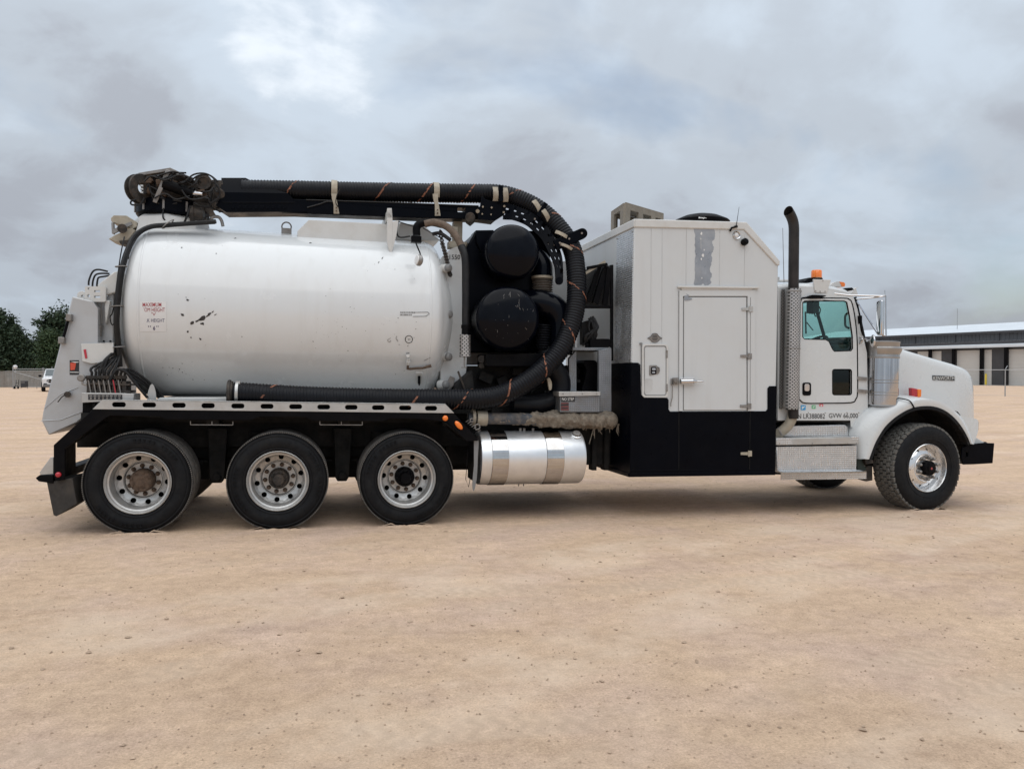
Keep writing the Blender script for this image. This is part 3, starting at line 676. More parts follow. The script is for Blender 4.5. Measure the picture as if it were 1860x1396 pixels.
# decal and lettering on the shell
def tank_patch(name, mat, px, off=0.002, sub=6):
    x0, y0, x1, y1 = px; m = MB(); g = [[PT(x0+(x1-x0)*i/sub, y0+(y1-y0)*j/sub, off) for i in range(sub+1)] for j in range(sub+1)]
    m.add([p for row in g for p in row], [(j*(sub+1)+i, j*(sub+1)+i+1, (j+1)*(sub+1)+i+1, (j+1)*(sub+1)+i) for j in range(sub) for i in range(sub)])
    return m.build(name, mat, TANK, smooth=60)
tank_patch('height_decal', M_DECAL, (254, 547, 302, 602))
pt4 = lambda a, b: PT(a, b, 0.0035)
m = MB(); letter(m, 'MAXIMUM', pt4, 259, 549.5, 293, 557, 0.004); letter(m, "'OM HEIGHT", pt4, 261, 558.5, 299.5, 566, 0.0); letter(m, "'V", pt4, 275, 567.5, 283, 573); m.build('red_decal_lettering', M_REDINK, TANK)
m = MB(); letter(m, '.K HEIGHT', pt4, 266, 578.5, 299, 585, 0.0); letter(m, "6", pt4, 278, 592, 282, 599.5, 0.03); letter(m, "''", pt4, 269, 591.5, 274, 594); letter(m, "''", pt4, 284, 591.5, 288, 594); m.build('blue_decal_lettering', M_BLUEINK, TANK)
chips = MB(); rnd = random.Random(11)
def chip(cx, cy, r, st=1.0, an=0.0):
    n = 9; pts = []
    for i in range(n):
        a = 2*PI*i/n; q = r*rnd.uniform(0.5, 1.25); x, y = q*st*math.cos(a), q*math.sin(a)
        pts.append(PT(cx+x*math.cos(an)-y*math.sin(an), cy+x*math.sin(an)+y*math.cos(an), 0.0022))
    chips.add([PT(cx, cy, 0.0026)]+pts, [(0, 1+i, 1+(i+1) % n) for i in range(n)])
for a in [(367, 578, 4.2, 2.0, -0.5), (379, 572, 2.6, 2.2, -0.6), (386, 566.5, 1.7, 2.0, -0.8), (349, 586, 3.0, 1.6, -0.8), (357, 583, 1.8, 2, -.4), (367.5, 587.5, 2.4, 1.7, 0.4), (391, 571.5, 1.0, 2.6, -.4), (331, 571.8, 3.2, 1.2, .5), (340.5, 544.6, 2.2, 1.5, .6), (338, 540, .9, 1, 0), (341, 602, 2.4, 1.2, 0), (347, 613, 1.3, 1.4, 1), (363.5, 615.5, 1.6, 1.4, .8), (330, 449.6, 1.3, 1, 0), (392.6, 460.5, 1.2, 1, 0), (427, 432.5, 1.2, 2.2, -.3), (695, 468, .8, 3.5, -.9), (688, 476, .8, 3.0, -.9), (564, 441, .9, 2.5, 0)]: chip(*a)
for i in range(115):
    g = rnd.random()
    if g < 0.45: cx, cy = rnd.gauss(618, 30), rnd.gauss(602, 24)
    elif g < 0.62: cx, cy = rnd.gauss(330, 22), rnd.gauss(672, 12)
    elif g < 0.8: cx, cy = rnd.gauss(735, 20), rnd.gauss(600, 40)
    else: cx, cy = rnd.uniform(260, 770), rnd.uniform(440, 690)
    if 235 < cx < 775 and 430 < cy < 697: chip(cx, cy, 0.3+0.6*rnd.random()**3, rnd.uniform(1, 2), rnd.uniform(0, 3))
chips = chips.build('paint_chips', M_CHIP, TANK, smooth=0); chips['kind'] = 'stuff'
m = MB()
for j, yy in enumerate((566.0, 570.3)):
    x = 727
    while x < 752-6*j:
        wd = rnd.uniform(1.5, 4); m.add([PT(x, yy), PT(x+wd, yy), PT(x+wd, yy+2.6), PT(x, yy+2.6)], [(0, 1, 2, 3)]); x += wd+rnd.uniform(.5, 1.2)
for (a, b), (c, d) in (((755, 567), (777, 566.5)), ((777, 566.5), (780, 569.5)), ((780, 569.5), (774, 574)), ((774, 574), (750, 574.5))): m.tube([PT(a, b), PT(c, d)], 0.003, 4)
m.build('worn_stencil', mk('worn_grey_ink', (.22, .22, .22), .6, var=.5, vs_=60), TANK)['kind'] = 'stuff'
m = MB(); m.tube([PT(742.7+6.6*math.cos(i*PI/12), 616+6.6*math.sin(i*PI/12), .003) for i in range(24)], 0.0035, 4, closed=True)
letter(m, 'YN', pt4, 740.5, 614.7, 745.2, 617.3); letter(m, 'EP', pt4, 738.5, 640, 743.5, 643.2); m.build('round_stencil', M_BLACKINK, TANK)
m = MB(); m.tube([PT(707+3*math.cos(i*PI/5), 618+2.6*math.sin(i*PI/5), .003) for i in range(9)], 0.002, 4); m.tube([PT(721, 610), PT(719, 614), PT(723, 620), PT(721, 616)], 0.002, 4); m.tube([PT(770, 655), PT(782, 649)], 0.002, 4); m.build('scratch', M_CHIP, TANK)
m = MB(); q = lambda a, b, o=0.05: PT(a, b, o)
m.cyl(q(741, 646, -.01), q(741, 646, .06), .02, 10); m.cyl(q(741.5, 651), q(741.5, 662), 0.018, 12); m.cyl(q(741.5, 656), q(741.5, 659), 0.025, 6); m.build('drain_valve', M_TRIMW, TANK)
m = MB(); m.tube([q(741, 662), q(740.5, 669.5), q(745, 669.8), q(757, 668.6), q(768, 668.2), q(775, 666), q(783.5, 664)], [.013, .015, .014, .013, .013, .015, .017], 10); m.build('drain_pipe', M_RUST, TANK)
m = MB(); m.add([q(754.5, 675, .004), q(768, 675, .004), q(768, 679.5, .03), q(754.5, 679.5, .03)], [(0, 1, 2, 3)]); m.bar(q(761, 676, .02), q(761, 696, .02), .075, .02); m.build('hatch_clip', M_TRIMW, TANK)
m = MB(); m.bar(q(761.3, 684, .04), q(761.3, 695, .04), .03); m.cyl(q(761.5, 694, .04), q(761.5, 699, .04), .01, 6); m.build('clip_latch', M_BLACK, TANK)
for k, (a, b) in enumerate(((814.5, 487), (816, 571), (815, 648), (810, 698))):
    p = P(a, b, 0.62); m = MB(); m.cyl(p+Vector((-.07, .06, 0)), p+Vector((-.01, 0, 0)), .05, 16); o = m.build('door_dog', M_TRIMW, TANK)
    m = MB(); m.lathe([(0.034, 0), (0.046, 0.012), (0.046, 0.045), (0.03, 0.062), (0, 0.066)], p+Vector((-.02, -.005, 0)), (0.5, -0.86, 0), 12); m.build('clamp_knob', M_GREYPL, TANK)
m = MB(); m.plate([P(a, b, .62) for a, b in [(803, 708), (818, 682), (826, 686), (824, 700), (812, 712)]], (), (.02, .12, 0)); m.build('door_hinge', M_STEEL, TANK, bevel=.003)
# tank top
m = MB(); m.pxp([(540, 420), (561, 399), (706, 407), (706, 446), (540, 432)], 0.85, 0.8); m.build('hose_trough', M_TRIMW, TANK, bevel=0.006)
m = MB(); c = P(520.5, 412, 1.05); m.tube([c+Vector((0.052*math.cos(a*PI/12), 0, .052*math.sin(a*PI/12))) for a in range(24)], 0.008, 8, closed=True); m.bb(c.x-.055, c.x+.055, c.y-.03, c.y+.05, c.z-.10, c.z-.02); m.build('lifting_eye', M_STEEL, TANK)
m = MB(); m.pxp([(703.5, 378), (711.5, 378), (713, 398), (712, 461), (708.5, 461), (703, 440), (703.5, 398)], 0.62, 0.06)
m.pxp([(713, 402), (724, 400), (720, 428), (712, 458)], 0.62, 0.03); m.plate([P(703.5, 380, .62), P(711.5, 380, .62), P(711.5, 396, .62), P(703.5, 396, .62)], (), (0, 1.3, 0)); m.build('boom_rest', M_TRIMW, TANK, bevel=0.004)
m = MB(); m.tube(spline([P(380, 404, .95), P(386, 395, .95), P(396, 394, .95), P(402, 400, .95), P(405, 411, .95)]), 0.018, 10); m.build('grab_rail', M_STEEL, TANK)
m = MB(); m.pxp([(724, 404), (772, 410), (800, 436), (718, 436)], 1.2, 0.5); m.build('top_hatch', M_TRIMW, TANK, bevel=.02)
m = MB(); m.tube(spline([P(724, 401, .7), P(721, 412, .7), P(721, 424, .7), P(727, 431, .7), P(745, 429, .7)]), .009, 8); m.tube([P(722, 402, .9), P(750, 411, .9)], .007, 6)
m.tube([P(768, 414, .7), P(800, 432, .7)], .006, 6); m.build('tank_top_cable', M_CABLE, TANK)
m = MB(); m.lathe([(.0, 0), (.055, .004), (.062, .02), (.06, .045), (.04, .06), (0, .062)], P(757, 472, .20), (.9, .25, -.1), 20); wl = m.build('work_light', M_STEEL, TANK)
m = MB(); m.lathe([(.0, -.008), (.05, -.006), (.055, .003)], P(757, 472, .20), (.9, .25, -.1), 20); m.build('lamp_lens', M_DECAL, TANK)
m = MB(); m.tube(spline([P(755, 440, .35), P(758, 448, .3), P(763, 460, .24), P(764, 470, .2)]), .008, 8); m.bb(P(755, 436, .4).x-.05, P(755, 436, .4).x+.06, .36, .44, P(755, 436, .4).z-.03, P(755, 436, .4).z+.04); m.build('lamp_bracket', M_BLACK, TANK)
# chain and fitting clutter at the front top of the tank
m = MB(); cpts = spline([P(800, 420, .8), P(803, 440, .7), P(808, 458, .66), P(812, 474, .64), P(815, 490, .63), P(818, 500, .63)], 6)
for i, p in enumerate(cpts):
    m.tube([p+Vector((0.022*math.cos(a*PI/3)*(1 if i % 2 else .4), .02*math.sin(a*PI/3)*(.4 if i % 2 else 1), .022*math.sin(a*PI/3))) for a in range(6)], .008, 5, closed=True)
m.build('hold_down_chain', M_GREASE, TANK)
m = MB(); m.tube(spline([P(757, 428, .75), P(757, 413, .75), P(765, 406, .75), P(785, 404, .75), P(803, 408, .75)]), .045, 12); m.build('suction_pipe', M_BLACK, TANK)
m = MB(); m.tube(spline([P(771, 407, .72), P(790, 404, .7), P(812, 412, .66), P(828, 428, .6), P(838, 447, .55), P(842, 460, .52)]), .042, 12); m.build('wrapped_hose', M_TAN, T)
m = MB(); m.tube(spline([P(838, 447, .55), P(845, 470, .5), P(846, 520, .48), P(846, 590, .46)]), .045, 12); m.build('vertical_hose', M_CABLE, T)
m = MB(); m.tube(spline([P(786, 425, .75), P(800, 424, .7), P(818, 436, .65)]), .022, 8); m.build('small_hoses', M_CABLE, T)
m = MB(); a = P(833, 402, 1.0); m.bb(a.x-.06, a.x+.05, 1.0, 1.12, 2.9, a.z); m.bb(a.x-.12, a.x+.10, .95, 1.1, a.z-.33, a.z-.25); m.bb(a.x-.10, a.x-.02, .93, 1.0, a.z-.2, a.z-.08); m.build('boom_cradle_post', M_BEIGE, T, bevel=.004)
# second white tank behind the front head
m = MB(); m.pxp(sp2([(800, 470), (815, 455), (832, 448), (845, 456), (850, 500), (852, 580), (848, 650), (840, 705), (800, 712)], 4), 0.72, 1.3); w2 = m.build('water_tank', M_WHITE, T, bevel=.03, seg=3)
m = MB(); letter(m, '1550', lambda a, b: P(a, b, 0.716), 816.5, 462.5, 836, 471, 0.01); m.build('tank_number', M_BLACKINK, w2)
# white frame under the tank
m = MB(); m.pxp([(290, 722), (430, 722), (430, 733), (275, 730)], 0.33, 1.8); m.pxp([(430, 724), (800, 728), (800, 736), (430, 733)], .34, 1.8); m.build('tank_saddle', M_TRIMW, T, bevel=.01)

# ---- rear door assembly
m = MB(); dp = [(131, 538), (167, 546), (178, 560), (178, 742), (167, 745), (142, 766), (88, 790), (75.5, 764), (78, 748)]
m.pxp(dp, 0.40, 1.7); DOOR = m.build('rear_tank_door', M_DOOR, T, bevel=0.012)
m = MB(); m.tube([P(a, b, .395) for a, b in ((74, 764), (110, 762), (150, 747), (160, 744))], .004, 5)
m.tube([P(a, b, .395) for a, b in ((80, 742), (110, 716), (142, 703))], .003, 5); m.build('door_crease', M_DOOR, DOOR)
m = MB(); m.pxp([(164, 546), (190, 540), (206, 530), (206, 630), (180, 640), (168, 640)], 0.55, 1.4); m.build('door_side_panel', M_DOOR, T, bevel=.01)
m = MB(); a, b = P(125, 577, .36), P(113, 622, .36); m.tube([a, b], .014, 8); hdl = m.build('door_prop', M_BLACK, DOOR)
m = MB(); m.bb(P(121, 570, .36).x, P(131, 570, .36).x, .33, .40, P(121, 583, .36).z, P(121, 570, .36).z); m.bb(P(107, 613, .36).x, P(118, 613, .36).x, .33, .40, P(110, 624, .36).z, P(110, 612, .36).z); m.build('prop_bracket', M_STEEL, DOOR, bevel=.006)
m = MB(); m.pxp([(126.5, 654), (143.5, 654), (143.5, 680.5), (126.5, 680.5)], .397, .002); m.build('warning_decal', M_BLACKINK, DOOR)
m = MB(); m.pxp([(127.5, 658.5), (138, 659), (137, 666), (135.5, 671.5), (128, 672)], .3935, .002); m.build('warning_symbol', M_REDDECAL, DOOR)
m = MB(); m.pxp([(127, 675), (143, 675.3), (143, 676.6), (127, 676.2)], .3935, .002); m.pxp([(128, 656), (143, 657), (143, 658), (136, 658.5)], .3935, .002); m.build('warning_text_bar', M_WHITEINK, DOOR)
m = MB(); m.cyl(P(123, 716, .40), P(122, 716, .33), .03, 10); m.tube([P(119, 716, .34), P(112, 721, .34), P(105, 730, .34)], .006, 6); m.build('door_release', M_GREASE, DOOR)
# hinge plates on the door top
m = MB(); m.pxp(rr(154, 520, 192, 548, 3), .45, .05, [rr(171, 527, 182, 530.5, 1), rr(171, 537, 182, 541, 1), circ(161, 524, 2, 8), circ(161, 537, 3, 8)]); m.build('hinge_plate', M_TRIMW, T, bevel=.003)
m = MB(); m.pxp(circ(148, 537, 8.5, 16), .47, .06, [circ(149.5, 538, 2.7, 10)]); m.pxp([(142, 535), (154, 540), (152, 548), (140, 548)], .48, .05); m.build('door_pivot', M_TRIMW, T, bevel=.003)
m = MB(); m.pxp([(176, 518), (206, 494), (214, 492), (212, 530), (192, 536)], .5, .4); m.pxp([(190, 545), (200, 545), (196, 572), (192, 590), (190, 570)], .48, .1); m.build('hinge_arm', M_TRIMW, T, bevel=.01)
m = MB()
for k, (a, b) in enumerate((((161, 518), (196, 493)), ((168, 520), (199, 497)), ((176, 520), (203, 500)))):
    mx, my = (a[0]+b[0])/2-10, (a[1]+b[1])/2-12+3*k
    m.tube(spline([P(*a, .52), P(a[0]+1, a[1]-10, .52), P(mx, my, .52), P(mx+10, my-4+k, .54), P(*b, .56)]), .0095, 7)
m.build('hinge_hoses', M_CABLE, T)
m = MB(); m.cyl(P(179, 594, .5), P(179, 611, .5), .033, 12); m.cyl(P(179, 590, .5), P(179, 596, .5), .042, 12); m.tube([P(177, 548, .5), P(178, 592, .5)], .006, 6); m.tube([P(184, 550, .5), P(185, 592, .5)], .006, 6); m.build('door_lock_cylinder', M_STEEL, T)
# light bracket
m = MB(); m.pxp([(147, 624), (206, 622), (206, 640), (196, 657), (163, 660), (149, 656)], .36, .30); lb = m.build('light_bracket', M_TRIMW, T, bevel=.006)
m = MB(); m.pxp([(151.5, 634.5), (156, 634), (158.5, 650), (154.5, 651)], .352, .01); m.build('tail_light', M_RED, T, bevel=.002)
m = MB(); m.pxp(circ(188, 619.5, 1.8, 8), .34, .03); m.pxp(circ(200, 619.5, 1.8, 8), .34, .03); m.build('bracket_bolts', M_BLACK, lb)
# hydraulic valve bank
m = MB()
for k in range(8):
    x = 161+k*9.2; m.pxp(rr(x-3.6, 692, x+3.6, 712, 1.5, 2), .24, .22)
    m.cyl(P(x, 692, .34), P(x, 684, .34), .022, 8); m.cyl(P(x, 688, .30), P(x, 682, .30), .03, 6)
m.pxp([(157, 695), (236, 697), (236, 700), (157, 698)], .23, .26); m.pxp([(157, 708), (236, 709), (236, 713), (157, 713)], .23, .26)
VB = m.build('valve_bank', M_GREASE, T, bevel=.003)
for k in range(7):
    x = 163+k*9; m = MB(); m.tube([P(x-1, 700, .22), P(x-2.5, 690, .20), P(x+2.0, 714, .20)][1:], .0055, 6); m.build('valve_lever', M_STEEL if k != 5 else M_RED, VB)
m = MB()
for k in range(9):
    x = 166+k*7.6; r_ = rnd.uniform
    end = (212+k*1.0, 650-k*2) if k < 6 else (270+k*4, 728)
    mid = (x+4+6*(k-3)*.2, 672-r_(0, 6))
    m.tube(spline([P(x, 686, .30), P(x+1, 677, .29), P(*mid, .30), P((mid[0]+end[0])/2+3, (mid[1]+end[1])/2-4, .36), P(*end, .46)]), .0125, 7)
m.tube(spline([P(200, 690, .25), P(212, 672, .25), P(228, 675, .26), P(245, 695, .27), P(268, 722, .3)]), .014, 8)
m.tube(spline([P(180, 676, .3), P(190, 655, .32), P(205, 640, .38), P(213, 622, .46)]), .016, 8)
m.tube(spline([P(186, 678, .3), P(196, 650, .33), P(209, 636, .40), P(214, 612, .46)]), .014, 8)
m.build('valve_hoses', M_CABLE, T)
m = MB(); m.pxp([(148, 713), (226, 714), (243, 715), (243, 727), (226, 727), (148, 731)], .18, .30); ct = m.build('control_panel', M_ALU, T, bevel=.004)
m = MB(); m.pxp([(160, 716), (222, 716.5), (222, 725.5), (160, 726)], .177, .002); cp = m.build('control_placard', M_BLACKINK, ct)
m = MB()
for k in range(8):
    x = 162.5+k*7.4; m.pxp(rr(x, 717.3, x+5.2, 720, .5, 1), .1745, .002); m.pxp(rr(x+1, 721, x+4, 724.8, .5, 1), .1745, .002)
m.build('placard_marking', M_STEEL, ct)
m = MB(); m.bb(P(150, 735, .25).x, P(168, 735, .25).x, .25, .6, 1.17, P(150, 731, .25).z); m.build('panel_stand', M_BLACK, T)
m = MB(); m.lathe([(0, -.012), (.028, -.012), (.036, -.004), (.036, .02), (0, .025)], P(147, 686, .26), AX, 20); m.tube([P(150, 690, .27), P(150, 697, .27), P(159, 699, .27)], .012, 8); m.build('pressure_gauge', M_STEEL, T)
m = MB(); m.pxp(sp2([(267, 732), (268, 716), (272, 702), (276, 697), (280, 702), (283, 714), (284, 733)], 3), .30, .012); m.build('splash_plate', M_ALU, T)
# hose bundle round the tank's rear edge
m = MB(); bun = [(392, 402), (350, 405), (305, 408), (270, 412), (246, 427), (231, 456), (221, 487), (215, 529), (211, 580), (215, 623), (217, 664)]
yy = [.70, .70, .70, .66, .58, .47, .40, .38, .38, .42, .45]
for k in range(9):
    dx, dz, dy = rnd.uniform(-3.0, 3.0), rnd.uniform(-1.5, 2.5), rnd.uniform(-.05, .06)
    m.tube(spline([P(a+dx*(1 if i > 2 else .3)+rnd.uniform(-.8, .8), b+dz+rnd.uniform(-.6, .6), y+dy-0.02) for i, ((a, b), y) in enumerate(zip(bun, yy))], 6), .0155, 7)
m.build('hydraulic_hose_bundle', M_CABLE, T)
for a, b, y in ((305, 407, .66), (220, 484, .38), (213, 556, .36), (216, 630, .38)):
    c = P(a, b, y); m = MB(); m.tube([c+Vector((.055*math.cos(i*PI/5), .05*math.sin(i*PI/5), .055*math.cos(i*PI/5)*(.9 if a > 300 else 0.1))) for i in range(10)], .006, 5, closed=True); m.build('bundle_clamp', M_STEEL, T)
m = MB(); m.tube(spline([P(226, 430, .5), P(218, 470, .42), P(206, 560, .42), P(200, 575, .45), P(204, 590, .45), P(212, 580, .42)]), .006, 6); m.tube(spline([P(244, 435, .6), P(236, 452, .5), P(233, 470, .45)]), .007, 6); m.build('loose_cable', M_CABLE, T)
# rear work lights / beacon bracket, beige and bent
m = MB(); m.pxp([(201, 396), (206, 391), (230, 391.5), (248, 403), (249, 411), (240, 416), (205, 404), (202, 402)], .95, .35); m.build('beacon_hood', M_BEIGE, T, bevel=.006)
m = MB(); m.pxp([(202, 404), (206, 404), (207, 425), (203, 424)], .93, .05); m.pxp([(206, 416), (238, 402), (240, 408), (207, 424)], .93, .03); m.build('beacon_stay', M_STEEL, T, bevel=.003)
m = MB(); m.pxp([(197, 434), (208, 427), (238, 414), (246, 418), (232, 436), (218, 440), (207, 438)], .92, .30); m.build('lower_light_plate', M_BEIGE, T, bevel=.005)
m = MB(); m.pxp([(216, 437), (232, 436), (232, 444), (218, 443)], .9, .2); m.cyl(P(222, 415, .9), P(222, 415, .8), .05, 12); m.build('work_light_pod', M_GREASE, T, bevel=.005)

# ---- boom
YB = 1.0
m = MB(); c = P(313, 385, 1.25); m.lathe([(0, -.02), (.36, -.02), (.375, 0), (.375, .13), (.34, .15), (0, .15)], Vector((c.x, 1.25, c.z-.06)), (0, 0, 1), 48); SL = m.build('slewing_base', M_NAVY, T)
m = MB()
for k in range(10):
    a = 2*PI*k/10+.25; m.cyl((c.x+.38*math.cos(a), 1.25+.38*math.sin(a), c.z-.05), (c.x+.38*math.cos(a), 1.25+.38*math.sin(a), c.z+.06), .012, 6)
m.build('base_bolts', M_STEEL, SL)
m = MB(); m.lathe([(.45, -.35), (.39, -.12), (.34, -.085), (0, -.085)], Vector((c.x, 1.25, c.z)), (0, 0, 1), 8); m.build('boom_pedestal', M_TRIMW, T)
m = MB(); m.cyl(P(352, 388, .95), P(370, 388, .95), .075, 14); m.cyl(P(345, 388, .95), P(353, 388, .95), .09, 14); m.build('slew_motor', M_GREASE, T)
m = MB(); m.tube(spline([P(368, 400, .9), P(378, 390, .9), P(378, 400, .9)]), .012, 8); m.tube(spline([P(335, 404, .85), P(340, 392, .85), P(345, 376, .88)]), .012, 7); m.tube(spline([P(300, 400, .85), P(296, 394, .85), P(297, 378, .85)]), .008, 7); m.build('slew_hoses', M_CABLE, T)
# tilt head: side plates, drum, cylinder, rods
m = MB(); m.pxp([(262, 340), (275, 322), (330, 325), (392, 330), (394, 366), (350, 371), (280, 370), (266, 360)], 1.05, .45); m.pxp([(268, 366), (378, 368), (384, 378), (262, 376)], .98, .5); HB = m.build('boom_head', M_GREASE, T, bevel=.01)
m = MB(); m.lathe([(.06, -.05), (.155, -.05), (.16, -.03), (.12, -.02), (.12, .02), (.16, .03), (.155, .05), (.06, .05)], P(254, 343, .95), (.75, -.66, 0), 32, True); m.build('hose_sheave', M_GREASE, T)
m = MB(); m.plate([P(a, b, .92) for a, b in ((251, 314), (309, 304.5), (350, 323), (346, 326), (305, 311), (253, 319))], (), (0, .35, 0)); m.build('head_guard', M_STEEL, T, bevel=.004)
m = MB(); m.bar(P(306, 309, .86), P(281, 368, .86), .02, .045); m.build('guard_strut', M_STEEL, T, bevel=.004)
m = MB(); m.cyl(P(297, 334, .88), P(351, 352, .88), .058, 18); tc_ = m.build('tilt_cylinder', M_BLACK, T)
m = MB(); m.cyl(P(351, 351, .88), P(368, 353, .88), .028, 14); m.build('cylinder_rod', M_CHROME, tc_)
m = MB(); m.lathe([(.05, -.05), (.085, -.05), (.09, -.03), (.09, .05), (.05, .05)], P(370, 332, .92), AX, 26, True); m.cyl(P(370, 331, .98), P(370, 331, .86), .05, 12); m.build('head_drum', M_GREASE, T)
m = MB()
hp = [((262, 330), (275, 320), (300, 327), (325, 318), (350, 324)), ((266, 322), (290, 318), (318, 312), (345, 325)), ((262, 352), (270, 335), (276, 352), (300, 362)), ((270, 338), (285, 345), (297, 360), (330, 366)),
      ((338, 328), (352, 317), (372, 315), (388, 324), (392, 340)), ((345, 330), (360, 319), (380, 318), (396, 330)), ((352, 368), (366, 375), (380, 374), (384, 366)), ((385, 350), (382, 372), (390, 380), (405, 385)), ((248, 362), (238, 366), (240, 372), (255, 371), (262, 360)), ((280, 360), (300, 352), (320, 362), (345, 356)), ((310, 322), (318, 335), (335, 330), (352, 338)), ((275, 352), (282, 366), (300, 372), (322, 369)), ((330, 345), (342, 360), (360, 362), (378, 356)), ((384, 330), (394, 336), (399, 350), (394, 368))]
for k, h in enumerate(hp): m.tube(spline([P(a, b, .80+.03*(k % 4)) for a, b in h], 6), .0095, 7)
m.build('boom_head_hoses', M_CABLE, T)
m = MB()
for k in range(16): a = P(rnd.uniform(268, 392), rnd.uniform(326, 368), rnd.uniform(.9, 1.0)); m.box(a, (rnd.uniform(.03, .09), .08, rnd.uniform(.03, .07)), Matrix.Rotation(rnd.uniform(-.6, .6), 3, 'Y'))
m.build('boom_head_fittings', M_RUST, HB, bevel=.006)['kind'] = 'stuff'
m = MB()
for k in range(3): m.bb(P(256.5, 337+k*6, .9).x, P(261.5, 337+k*6, .9).x, .86, .9, P(256, 340+k*6, .9).z, P(256, 337+k*6, .9).z)
m.build('sheave_spacer', M_ALU, T)
m = MB(); m.pxp([(378, 326), (404, 327), (408, 352), (408, 378), (394, 380), (384, 366), (376, 350)], .92, .2); m.cyl(P(399, 352, .93), P(399, 352, .84), .055, 16); m.cyl(P(392, 371, .93), P(392, 371, .86), .035, 12); m.build('boom_knuckle', M_GREASE, T, bevel=.008)
m = MB()
for k in range(6):
    x0, y0 = rnd.uniform(262, 380), rnd.uniform(318, 360); pts = [(x0, y0)]
    for j in range(4): x0 += rnd.uniform(2, 16); y0 += rnd.uniform(-9, 9); pts.append((min(x0, 400), min(max(y0, 314), 374)))
    m.tube(spline([P(a, b, rnd.uniform(.78, .92)) for a, b in pts], 5), rnd.uniform(.009, .013), 6)
o = m.build('tangled_control_lines', M_CABLE, T); o['kind'] = 'stuff'
# box section of the boom
def loft_boom():
    m = MB(); near = [(402, 349), (523, 351), (539.6, 368), (558, 384.6), (411, 385.6), (392, 373)]
    top1 = [(402, 335), (470, 334.7)]; top0 = [(402, 323), (446, 323)]
    a = [P(x, y, .86) for x, y in near]
    b = [P(402, 335, .92), P(470, 334.7, .92)]; t = [P(402, 323, .98), P(446, 323, .98)]
    fa = [Vector((p.x, 1.14, p.z)) for p in a]; ft = [Vector((p.x, 1.1, p.z)) for p in t]
    v = a+b+t+fa+ft
    m.add(v, [(0, 1, 2, 3, 4, 5), (0, 6, 7, 1), (6, 8, 9, 7), (8, 16, 17, 9), (10, 15, 14, 13, 12, 11), (10, 11, 17, 16), (1, 7, 9, 17, 11), (0, 10, 16, 8, 6)] + [(1+i, 11+i, 12+i, 2+i) for i in range(4)] + [(5, 15, 10, 0)])
    return m
BOOM = loft_boom().build('boom_box', M_NAVY, T, smooth=20)
m = MB(); m.tube([P(404, 368, .858), P(536, 368, .858)], .006, 6); m.build('boom_weld', M_NAVY, BOOM)
m = MB()
for k in range(10): m.pxp(rr(420+k*10.4, 373.5, 426+k*10.4+(k % 3), 379.5, 1.5, 2), .852, .008)   # worn raised letters, no longer readable
m.build('worn_raised_lettering', M_NAVY, BOOM, bevel=.002)
m = MB(); m.pxp([(512, 360.5), (556, 362), (700, 366), (870, 373), (870, 378), (899, 402), (870, 398), (770, 396), (640, 391), (556, 388), (512, 386)], .88, .22, [rr(831, 377, 846, 385, 2)]); BB = m.build('boom_beam', M_NAVY, T, bevel=.008)
m = MB(); m.tube([P(556, 363, .875), P(700, 367.5, .875), P(868, 374, .875)], .007, 6); m.tube(spline([P(558, 377, .87), P(580, 371, .87), P(595, 366, .87), P(610, 368, .87)]), .008, 6); m.tube(spline([P(618, 342, .8), P(612, 355, .8), P(610, 368, .82), P(614, 376, .84)]), .006, 6); m.build('beam_cable', M_CABLE, BB)
for cx, ty_, by in ((607, 326.5, 388), (791, 330, 392)):     # pale hose saddles
    m = MB(); hc = P(cx, 347.3 if cx < 700 else 350.8, 1.0); hw = .034
    pts = [(1.0-.128*math.cos(t), hc.z+.128*math.sin(t)) for t in [R(-35+25*i) for i in range(9)]]; v_ = [(hc.x+sx*hw, y, z) for y, z in pts for sx in (-1, 1)]; v_ += [(hc.x+sx*hw, 1.0+(y-1.0)*.94, hc.z+(z-hc.z)*.94) for y, z in pts for sx in (-1, 1)]
    q = 18; m.add(v_, [(2*i, 2*i+1, 2*i+3, 2*i+2) for i in range(8)]+[(q+2*i+2, q+2*i+3, q+2*i+1, q+2*i) for i in range(8)]+[(2*i, 2*i+2, q+2*i+2, q+2*i) for i in range(8)]+[(2*i+3, 2*i+1, q+2*i+1, q+2*i+3) for i in range(8)])
    m.pxp([(cx-5, 352), (cx+5, 352), (cx+4.5, 362), (cx+9.5, by), (cx-1, by), (cx-1.0, 372), (cx-4.2, 360)], .862, .02); m.build('hose_saddle', M_BEIGE, T, bevel=.003)
    m = MB(); m.cyl(P(cx+4, by-5, .862), P(cx+4, by-5, .845), .010, 6); m.cyl(P(cx+4, by-11, .862), P(cx+4, by-11, .845), .008, 6); m.build('saddle_bolt', M_RUST, T)
